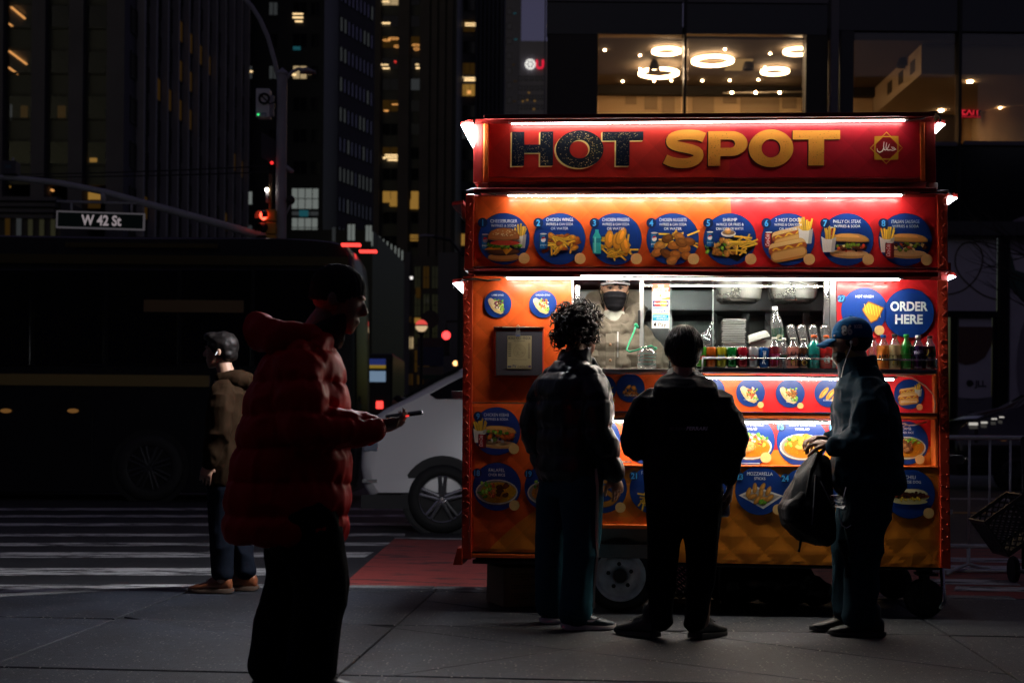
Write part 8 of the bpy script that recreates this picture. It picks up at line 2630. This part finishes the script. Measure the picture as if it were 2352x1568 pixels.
dB_ = 22.0
bus = thing('coach', 'long black coach with tan waist stripe and red roof marker lamps crossing the avenue', 'coach', (dxy(-900, dB_), dB_, ROADZ))
def bo(px, py):
    p = P(px, py, dB_) - bus.location
    return (p.x, p.z)
BUSP = pm('black_coach_paint', (.0105, .0105, .014), .25, coat=.4, var=.2, vscale=.8)
outl = [bo(*q) for q in [(-900, 1132), (-905, 1000), (-900, 640), (-870, 560), (-800, 532), (-300, 533), (300, 539), (640, 543), (720, 547), (765, 552), (795, 562), (808, 585), (813, 640), (815, 820), (816, 1010), (812, 1100), (804, 1132)]]
slab_car(bus, outl, 2.55, 'body', BUSP, tumble=.03, zsplit=1.5)
BUSW = pm('coach_window', (.006, .006, .008), .05, spec=.6)
for k in range(9):
    a, b = bo(-760 + k * 168, 838), bo(-760 + k * 168 + 160, 618)
    if b[0] > bo(785, 0)[0]: b = (bo(785, 0)[0], b[1])
    MB().box(a[0], b[0], -.008, .05, a[1], b[1]).build('window', BUSW, bus, bevel=.02)
a, b = bo(-880, 876), bo(480, 862)
MB().box(a[0], b[0], -.012, .04, a[1], b[1]).build('waist_stripe', pm('tan_stripe', (.22, .15, .05), .4), bus)
for (x0, x1, y0, y1) in [(150, 500, 560, 567), (-850, 800, 590, 596)]:  # painted strips stand in for warm reflections along the roof
    a, b = bo(x0, y1), bo(x1, y0); MB().box(a[0], b[0], -.015, .03, a[1], b[1]).build('roof_reflection', pm('coach_reflection', (.08, .06, .025), .3, metal=.5), bus)
a, b = bo(330, 716), bo(560, 690)
MB().box(a[0], b[0], -.0105, -.0085, a[1], b[1]).build('window_glow_band', pm('ochre_glow', (.12, .065, .02), .5), bus)  # painted band stands in for warm light showing in the panes
RLAMP = emit_mat('red_marker', (1, .05, .04), 2.2)
for (px, py, dd) in [(806, 562, 0), (845, 577, 2.1)]:
    c = P(px, py, dB_ + dd) - bus.location; MB().box(c.x - .15, c.x + .15, dd - .03, dd + .10, c.z - .022, c.z + .022).build('marker_lamp', RLAMP, bus, bevel=.01)
for px in (14, 168):
    c = bo(px, 943); MB().ell((c[0], -.012, c[1]), (.09, .02, .035), 12).build('side_reflection', emit_mat('amber_reflection', (1, .45, .12), .12), bus)  # glowing ovals imitate lamp reflections on the coach side
for px in (345, -560):
    c = bo(px, 1085)
    MB().lathe([(.0, -.012), (.60, -.012), (.60, .02)], (c[0], 0, .52), 'y', 36).build('wheel_arch', pm('arch_black2', (.006, .006, .007), .8), bus)
    car_wheel(bus, c[0], -.05, .52, .3, pm('coach_rim', (.03, .03, .035), .5, metal=.3), 8)
for k in range(6):
    x = bo(-700 + k * 230, 0)[0]
    MB().box(x, x + .012, -.004, .02, .4, 1.45).build('locker_seam', pm('arch_black2', (.006, .006, .007), .8), bus)

dV = 45.0
van = thing('box_van', 'distant dark van with blue and white rear panel and two red tail lights', 'van', (dxy(848, dV), dV, ROADZ))
def vo(px, py):
    p = P(px, py, dV) - van.location
    return (p.x, p.z)
a, b = vo(790, 1010), vo(902, 812)
MB().box(a[0], b[0], 0, 5, .35, b[1]).build('body', pm('van_dark', (.02, .02, .025), .35), van, bevel=.06)
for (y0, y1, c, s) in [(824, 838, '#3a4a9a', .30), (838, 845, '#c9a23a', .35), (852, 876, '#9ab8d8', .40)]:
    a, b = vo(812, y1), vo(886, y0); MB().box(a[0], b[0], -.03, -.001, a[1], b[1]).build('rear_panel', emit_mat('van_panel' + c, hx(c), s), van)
for px in (821, 872):
    a, b = vo(px - 8, 938), vo(px + 8, 921); MB().box(a[0], b[0], -.05, .02, a[1], b[1]).build('tail_light', RLAMP, van, bevel=.02)
for px in (810, 886):
    c = vo(px, 0); MB().lathe([(.0, 0), (.36, 0), (.36, .25), (0, .25)], (c[0], .3, .36), 'y', 24).build('wheel', BLKRUB, van)

dC = 29.0
sed = thing('dark_car', 'dark car with glinting headlight waiting behind the steel barrier', 'car', (dxy(2205, dC), dC, ROADZ))
def co(px, py):
    p = P(px, py, dC) - sed.location
    return (p.x, p.z)
outl = [co(*q) for q in [(2206, 1092), (2196, 1060), (2196, 1015), (2206, 985), (2230, 968), (2290, 946), (2350, 934), (2400, 905), (2450, 885), (2560, 880), (2660, 905), (2720, 945), (2745, 1000), (2745, 1070), (2735, 1092)]]
slab_car(sed, outl, 1.85, 'body', pm('dark_car_paint', (.010, .010, .013), .15, coat=.8), tumble=.2, zsplit=1.1)
for px in (2345, 2640):
    x = co(px, 0)[0]
    MB().lathe([(.0, -.006), (.40, -.006), (.42, .0), (.42, .2)], (x, .01, .35), 'y', 32).build('wheel_arch', pm('arch_black2', (.006, .006, .007), .8), sed)
    car_wheel(sed, x, -.04, .335, .22, pm('coach_rim', (.10, .10, .11), .4, metal=.6), 6)
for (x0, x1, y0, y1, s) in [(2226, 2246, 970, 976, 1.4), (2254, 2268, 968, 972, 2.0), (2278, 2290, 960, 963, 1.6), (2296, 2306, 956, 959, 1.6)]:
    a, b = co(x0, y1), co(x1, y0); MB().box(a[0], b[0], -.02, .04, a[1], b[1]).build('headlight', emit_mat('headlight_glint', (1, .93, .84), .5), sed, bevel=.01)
a, b = co(2238, 996), co(2246, 984); MB().box(a[0], b[0], -.02, .03, a[1] - .15, b[1]).build('chrome_trim', CHROME, sed)
a, b = co(2300, 1009), co(2312, 1003); MB().box(a[0], b[0], -.02, .03, a[1], b[1]).build('indicator', emit_mat('amber_lamp', (1, .36, .08), .9), sed, bevel=.01)

# ------------------------------------------------------------------ street furniture
GALV = pm('galvanised_steel', (.55, .58, .62), .38, metal=.25, var=.2, vscale=6)
dF = 12.0
bar = thing('crowd_barrier', 'galvanised steel crowd barrier standing in the road right of the cart', 'barrier', (dxy(2290, dF), dF, ROADZ))
fo = lambda px, py: (P(px, py, dF).x - bar.location.x, P(px, py, dF).z - ROADZ)
zt, zb_ = fo(2290, 1005)[1], fo(2290, 1254)[1]
xa, xb = fo(2150, 0)[0], fo(2660, 0)[0]
MB().tube([(xa, 0, zb_), (xa, 0, zt - .05), (xa + .05, 0, zt), (xb - .05, 0, zt), (xb, 0, zt - .05), (xb, 0, zb_), (xa, 0, zb_)], .020, 10).build('frame', GALV, bar, smooth=True)
for px in [2186, 2236, 2283, 2330, 2377, 2424, 2471, 2518, 2565, 2612]:
    x = fo(px, 0)[0]
    MB().tube([(x, 0, zb_), (x, 0, zt)], .011, 8).build('upright', GALV, bar, smooth=True)
for px in (2236, 2520):
    x = fo(px, 0)[0]
    MB().tube([(x - .26, -.26, .02), (x - .10, -.05, .05), (x, 0, .08), (x, 0, zb_)], .016, 8).build('foot', GALV, bar, smooth=True)
    MB().tube([(x, 0, .08), (x + .10, .05, .05), (x + .26, .26, .02)], .016, 8).build('foot', GALV, bar, smooth=True)
MB().box(fo(2188, 0)[0], fo(2196, 0)[0], -.03, .03, fo(0, 1160)[1], fo(0, 1150)[1]).build('hook', GALV, bar)
MB().tube([(xa, .02, .02), (xb, .02, .02)], .02, 8).build('ground_rail', GALV, bar, smooth=True)
trk = thing('hand_truck', 'black hand truck with a tilted crate on it at the right edge', 'hand truck', (dxy(2368, 11.2), 11.2, ROADZ))
tz = lambda py: P(2368, py, 11.2).z - ROADZ
MB().tube([(-.05, 0, .12), (-.06, .02, 1.15)], .014, 8).tube([(.25, 0, .12), (.24, .02, 1.15)], .014, 8).tube([(-.06, .02, 1.15), (.24, .02, 1.15)], .014, 8).build('frame', BLKMET, trk, smooth=True)
MB().box(-.12, .32, -.22, .0, .10, .115).build('toe_plate', BLKMET, trk, bevel=.003)
for x in (-.11, .31): MB().lathe([(0, -.02), (.10, -.02), (.11, .0), (.10, .02), (0, .02)], (x, .05, .11), 'x', 20).build('wheel', BLKRUB, trk)
c = P(2322, 1236, 11.0)
crate('milk_crate', 'black lattice crate tipped on its corner on the hand truck at the right edge', (c.x + .07, 11.0, c.z - .02), 0, 0, math.radians(-36), .37, .33)

dP = 25.0
kP = F / dP
POLE = pm('grey_pole_paint', (.40, .40, .44), .5, var=.15, vscale=3)
pole = thing('signal_pole', 'grey corner signal pole with long mast arm, lamp arm and equipment box', 'signal pole', (dxy(641, dP), dP, ROADZ))
def po(px, py, dd=0.0):
    p = P(px, py, dP + dd) - pole.location
    return (p.x, p.y, p.z)
x, y, ztop = po(641, 172)
MB().lathe([(.12, 0), (.11, 1.5), (.09, ztop)], n=18).build('post', POLE, pole, smooth=True)
MB().lathe([(.115, ztop), (.115, ztop + .03), (.0, ztop + .13)], n=8).build('cap', POLE, pole)
MB().tube([po(*q) for q in [(600, 543), (520, 519), (445, 498), (340, 469), (235, 440), (140, 421), (45, 410), (-60, 404)]], [.075, .07, .068, .062, .058, .054, .05, .046], 12).build('mast_arm', POLE, pole, smooth=True)
MB().tube([po(645, 540), po(600, 543)], .08, 10).build('arm_collar', POLE, pole, smooth=True)
MB().tube([po(*q) for q in [(639, 178), (632, 145), (615, 85), (597, 45), (578, 15), (552, -12), (500, -40)]], .04, 8).build('lamp_arm', POLE, pole, smooth=True)
MB().tube([po(*q) for q in [(646, 190), (660, 178), (672, 165), (684, 159), (698, 160)]], .03, 8).build('lamp_bracket', POLE, pole, smooth=True)
c = po(706, 164)
MB().loft([((c[0] - .12, 0, c[2]), (0, .05, 0), (0, 0, .05)), ((c[0], 0, c[2] + .01), (0, .12, 0), (0, 0, .055)), ((c[0] + .14, 0, c[2] - .02), (0, .07, 0), (0, 0, .025))], 14).build('lamp_head', POLE, pole, smooth=True)
a, b = po(590, 272), po(622, 207)
bx = MB().box(a[0], b[0], -.12, .12, a[2], b[2]).build('equipment_box', pm('pale_box', (.78, .78, .82), .5), pole, bevel=.012)
c = po(610, 231)
MB().tube([(c[0] + .085 * math.cos(t), -.14, c[2] + .085 * math.sin(t)) for t in np.linspace(0, 6.283, 20)[:-1]], .02, 8, closed=True).build('cable_coil', BLKRUB, bx, smooth=True)
MB().tube([(c[0] - .08, -.14, c[2] + .08), (c[0] + .1, -.13, c[2] - .09), (c[0] + .18, -.1, c[2] - .05)], .012, 6).build('cable_coil', BLKRUB, bx)
c = po(596, 267); MB().ell((c[0], -.13, c[2]), (.018, .012, .018), 8).build('status_light', emit_mat('green_led', (.05, 1, .25), 1.2), bx)
ar = Art(); ar.fit('ITS', 0, 0, .05, .11, (.05, .18, .35), .03); o = ar.build('box_lettering', bx, 0, print_mat('paint_print', .7)); c = po(608, 267); o.location = (c[0], -.123, c[2] - .02)
MB().box(*sum(([po(622, 0)[0], po(632, 0)[0]], [-.05, .05], [po(0, 262)[2], po(0, 215)[2]]), [])).build('box_bracket', POLE, pole)
c = po(621, 345)
mb = MB(); mb.hexa([(c[0] - .13, -.18, c[2] - .16), (c[0] + .10, -.02, c[2] - .28), (c[0] + .10, .0, c[2] - .28), (c[0] - .13, -.16, c[2] - .16)], [(c[0] - .13, -.18, c[2] + .28), (c[0] + .10, -.02, c[2] + .16), (c[0] + .10, .0, c[2] + .16), (c[0] - .13, -.16, c[2] + .28)])
mb.build('side_sign', pm('sign_dark', (.05, .05, .06), .5), pole)
c = po(627, 377); MB().ell((c[0], -.12, c[2]), (.03, .02, .03), 8).build('red_lamp', emit_mat('red_dot2', (1, .03, .03), 1.5), pole)
MB().tube([po(640, 373), po(655, 383), po(673, 396)], [.03, .045, .04], 8).build('camera_arm', POLE, pole, smooth=True)
MB().tube([po(614, 440), po(614, 465)], .03, 8).build('lamp_stem', POLE, pole, smooth=True)
MB().tube([po(621, 400), po(621, 490)], .03, 8).build('conduit', pm('ochre_conduit', (.20, .13, .06), .5), pole, smooth=True)
c = po(614, 437); MB().ell((c[0], c[1] - .05, c[2]), (.035, .035, .035), 10).build('bright_lamp', emit_mat('white_lamp_spot', (1, .9, .78), 9.0), pole)
MB().tube([po(654, 500), po(662, 482), po(668, 470), po(668, 452)], .018, 6).build('camera_stem', POLE, pole, smooth=True)
c = po(668, 460); MB().ell((c[0], c[1] - .02, c[2]), (.08, .08, .08), 12).build('dome_camera', BLKMET, pole, smooth=True)

sig = thing('traffic_signal', 'yellow traffic signal on the corner pole with its red lamp lit', 'traffic light', P(624, 545, dP - .05))
SIGY = pm('signal_yellow', (.60, .30, .03), .45)
so2 = lambda px, py: (P(px, py, dP).x - sig.location.x, P(px, py, dP).z - sig.location.z)
for k, (y0, y1) in enumerate([(484, 512), (513, 541), (542, 570)]):
    a, b = so2(613, y1), so2(638, y0)
    h = MB().box(a[0], b[0], -.15, .15, a[1] + .004, b[1] - .004).build('signal_section', SIGY, sig, bevel=.02)
    xc = a[0] - .002; zc_ = (a[1] + b[1]) / 2; r = (b[1] - a[1]) * .40
    # lens turned to the left and a little to the camera
    t = bpy.data.objects.new('lens', MB().lathe([(r, .0), (r * .8, .04), (r * .4, .06), (0, .065)], n=24).mesh('lens')); COL.objects.link(t)
    t.data.materials.append(emit_mat('red_lens', (1, .07, .035), 5.0) if k == 0 else pm('dark_lens', (.03, .02, .01), .3)); t.parent = h
    t.rotation_euler = (math.radians(90), 0, math.radians(-36)); t.location = (xc - .02, -.13, zc_)
    t.data.polygons.foreach_set('use_smooth', [True] * len(t.data.polygons))
    n = 16
    vs, fs = [], []
    for q in range(n + 1):
        w = math.pi * 1.25 * q / n - math.pi * .125
        for dpt in (0.0, .22): vs.append((r * 1.12 * math.cos(w), r * 1.12 * math.sin(w) - dpt * .12, dpt * .6))
    for q in range(n): fs.append((2 * q, 2 * q + 2, 2 * q + 3, 2 * q + 1))
    v_ = MB().add(vs, fs).build('visor', pm('visor_black', (.02, .016, .01), .6), h)
    v_.rotation_euler = (math.radians(90), 0, math.radians(-36)); v_.location = (xc - .02, -.13, zc_)
    so3 = v_.modifiers.new('s', 'SOLIDIFY'); so3.thickness = .006
MB().box(*sum(([so2(638, 0)[0], so2(641, 0)[0] + .06], [-.04, .04], [so2(0, 520)[1], so2(0, 510)[1]]), [])).build('bracket', POLE, sig)

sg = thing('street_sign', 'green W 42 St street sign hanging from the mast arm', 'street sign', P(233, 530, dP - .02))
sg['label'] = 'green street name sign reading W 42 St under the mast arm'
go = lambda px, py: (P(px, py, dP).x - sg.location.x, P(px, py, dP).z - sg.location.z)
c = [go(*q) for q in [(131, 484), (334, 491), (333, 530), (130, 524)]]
MB().prism(c, -.02, .02).build('sign_border', emit_mat('sign_border_glow', (.55, .5, .56), .10), sg, bevel=.004)  # border made to glow, standing in for light it would reflect
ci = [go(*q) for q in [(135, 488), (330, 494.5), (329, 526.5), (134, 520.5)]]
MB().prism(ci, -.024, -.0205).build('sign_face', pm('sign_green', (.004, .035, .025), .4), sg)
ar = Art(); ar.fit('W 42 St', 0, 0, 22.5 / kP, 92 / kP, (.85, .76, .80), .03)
o = ar.build('sign_lettering', sg, 0, emit_mat('sign_letters_glow', (.85, .72, .76), .28)); m = go(234, 518); o.location = (m[0], -.0245, m[1]); o.rotation_euler = (0, .018, 0)  # letter glow added for legibility, in place of reflected light
mb = MB(); a, b = go(131, 463), go(333, 468)
mb.tube([(a[0], 0, a[1]), (b[0], 0, b[1])], .022, 8)
for px in (165, 303):
    p, q = go(px, 464 + (px - 131) * .025), go(px, 488); mb.tube([(p[0], 0, p[1]), (q[0], 0, q[1])], .02, 8)
p, q = go(238, 441), go(238, 466); mb.tube([(p[0], 0, p[1]), (q[0], 0, q[1])], .05, 8)
mb.build('hanger', POLE, sg, smooth=True)
cb = thing('camera_box', 'small grey camera box standing on the mast arm at the left edge', 'camera box', P(25, 410, dP))
co2 = lambda px, py: (P(px, py, dP).x - cb.location.x, P(px, py, dP).z - cb.location.z)
a, b = co2(8, 402), co2(42, 372); MB().box(a[0], b[0], -.12, .12, a[1], b[1]).build('housing', pm('slate_box', (.05, .05, .065), .5), cb, bevel=.01)
a, b = co2(17, 389), co2(31, 382); MB().box(a[0], b[0], -.124, -.1205, a[1], b[1]).build('plate', pm('blue_plate', (.04, .09, .13), .5), cb)
p, q = co2(22, 412), co2(22, 400); MB().tube([(p[0], 0, p[1]), (q[0], 0, q[1])], .03, 6).build('stem', POLE, cb)
MB().tube([(co2(30, 372)[0], 0, co2(30, 372)[1]), (co2(30, 362)[0], 0, co2(30, 362)[1])], .02, 6).build('antenna', POLE, cb)
for (ya, yb, lab) in [(402, 381, 'upper thin black span cable meeting the signal pole'), (405, 395, 'lower thin black span cable meeting the signal pole')]:
    pts = [P(-200 + (830) * t, ya + (yb - ya) * t + 6 * math.sin(math.pi * t), dP + 6 * (1 - t)) for t in np.linspace(0, 1, 10)]
    tag(MB().tube([tuple(p) for p in pts], .012, 5).build('span_cable', BLKRUB), lab, 'cable', 'span cables at the corner')

dL = 40.0
gl_ = thing('globe_lamp', 'subway entrance globe lamp, red above and white below, on a black post', 'lamp', (dxy(966, dL), dL, ROADZ))
z = P(966, 748, dL).z - ROADZ
R_ = 14 * dL / F
MB().lathe([(.05, 0), (.05, z - R_ - .1), (.12, z - R_)], n=12).build('post', BLKMET, gl_)
MB().lathe([(R_ * math.sin(t), z + R_ * math.cos(t)) for t in np.linspace(1.60, 3.0, 10)], n=24).build('white_half', emit_mat('globe_white', hx('#ffd9a8'), .62), gl_, smooth=True)
MB().lathe([(R_ * math.sin(t), z + R_ * math.cos(t)) for t in np.linspace(0.02, 1.50, 10)], n=24).build('red_half', emit_mat('globe_red', (1, .10, .08), .75), gl_, smooth=True)
MB().lathe([(R_ * 1.02, z - .012), (R_ * 1.02, z + .025)], n=24).build('band', BLKMET, gl_)
sp = thing('sign_post', 'black post with round and blue bus stop signs beside the globe lamp', 'sign post', (dxy(988, 42), 42, ROADZ))
zo = lambda py: P(988, py, 42).z - ROADZ
MB().tube([(0, 0, 0), (0, 0, zo(705))], .035, 8).build('post', BLKMET, sp)
MB().lathe([(0, -.02), (.26, -.02), (.26, .02), (0, .02)], (-.02, -.05, zo(733)), 'y', 20).build('round_sign', pm('dim_sign', (.06, .045, .05), .5), sp)
for (y0, y1, c) in [(776, 795, (.06, .03, .05)), (797, 840, (.02, .03, .10)), (842, 862, (.16, .13, .11))]:
    MB().box(-.38, .38, -.06, -.03, zo(y1), zo(y0)).build('flag_sign', pm('flag%d' % y0, c, .5), sp)
MB().box(-.25, .65, -.09, -.065, zo(871), zo(861)).build('green_plate', pm('plate_green', (.01, .06, .04), .5), sp)
tl = thing('traffic_signal', 'distant traffic signal with glowing red lamp left of the cart', 'traffic light', (dxy(1023, 60), 60, ROADZ))
z = P(1023, 770, 60).z - ROADZ
MB().box(-.16, .16, 0, .25, z - .85, z + .2).build('housing', BLKMET, tl, bevel=.03)
MB().lathe([(.18, -.01), (.10, -.05), (0, -.06)], (0, 0, z), 'y', 18).build('lens', emit_mat('red_lens_far', (1, .05, .05), 3.2), tl)
MB().tube([(.0, .12, z + .2), (.0, .12, z + .6), (2.5, .12, z + .7)], .05, 6).tube([(2.5, .12, 0), (2.5, .12, z + .8)], .07, 6).build('mast', BLKMET, tl)
for (px, py, d, lab) in [(1046, 834, 55, 'small glowing amber lamp low beside the cart'), (945, 638, 110, 'tiny white lamp on the dark street front')]:
    p = P(px, py, d)
    t = thing('wall_lamp', lab, 'lamp', (p.x, p.y, 0)); 
    MB().ell((0, 0, p.z), (.10 if d == 55 else .12, .1, .10 if d == 55 else .12), 10).build('bulb', emit_mat('amber_bulb', (1, .50, .18), 3.0) if d == 55 else emit_mat('white_bulb', (1, .95, .9), 1.2), t)
    MB().tube([(0, .12, ROADZ), (0, .12, p.z)], .04, 6).build('stem', BLKMET, t)
st = thing('street_lamp', 'slim street lamp whose pale head shows left of the menu board', 'street lamp', (dxy(1052, 48), 48, ROADZ))
z = P(1052, 552, 48).z - ROADZ
MB().tube([(0, 0, 0), (0, 0, z - .4), (-.3, 0, z), (-.9, 0, z + .12)], .05, 8).build('post', BLKMET, st)
x = dxy(970, 48) - st.location.x
MB().loft([((x + .35, 0, z + .14), (0, .04, 0), (0, 0, .03)), ((x, 0, z + .14), (0, .12, 0), (0, 0, .06)), ((x - .2, 0, z + .12), (0, .06, 0), (0, 0, .03))], 12).build('head', pm('lamp_head_grey', (.35, .34, .38), .5), st, smooth=True)
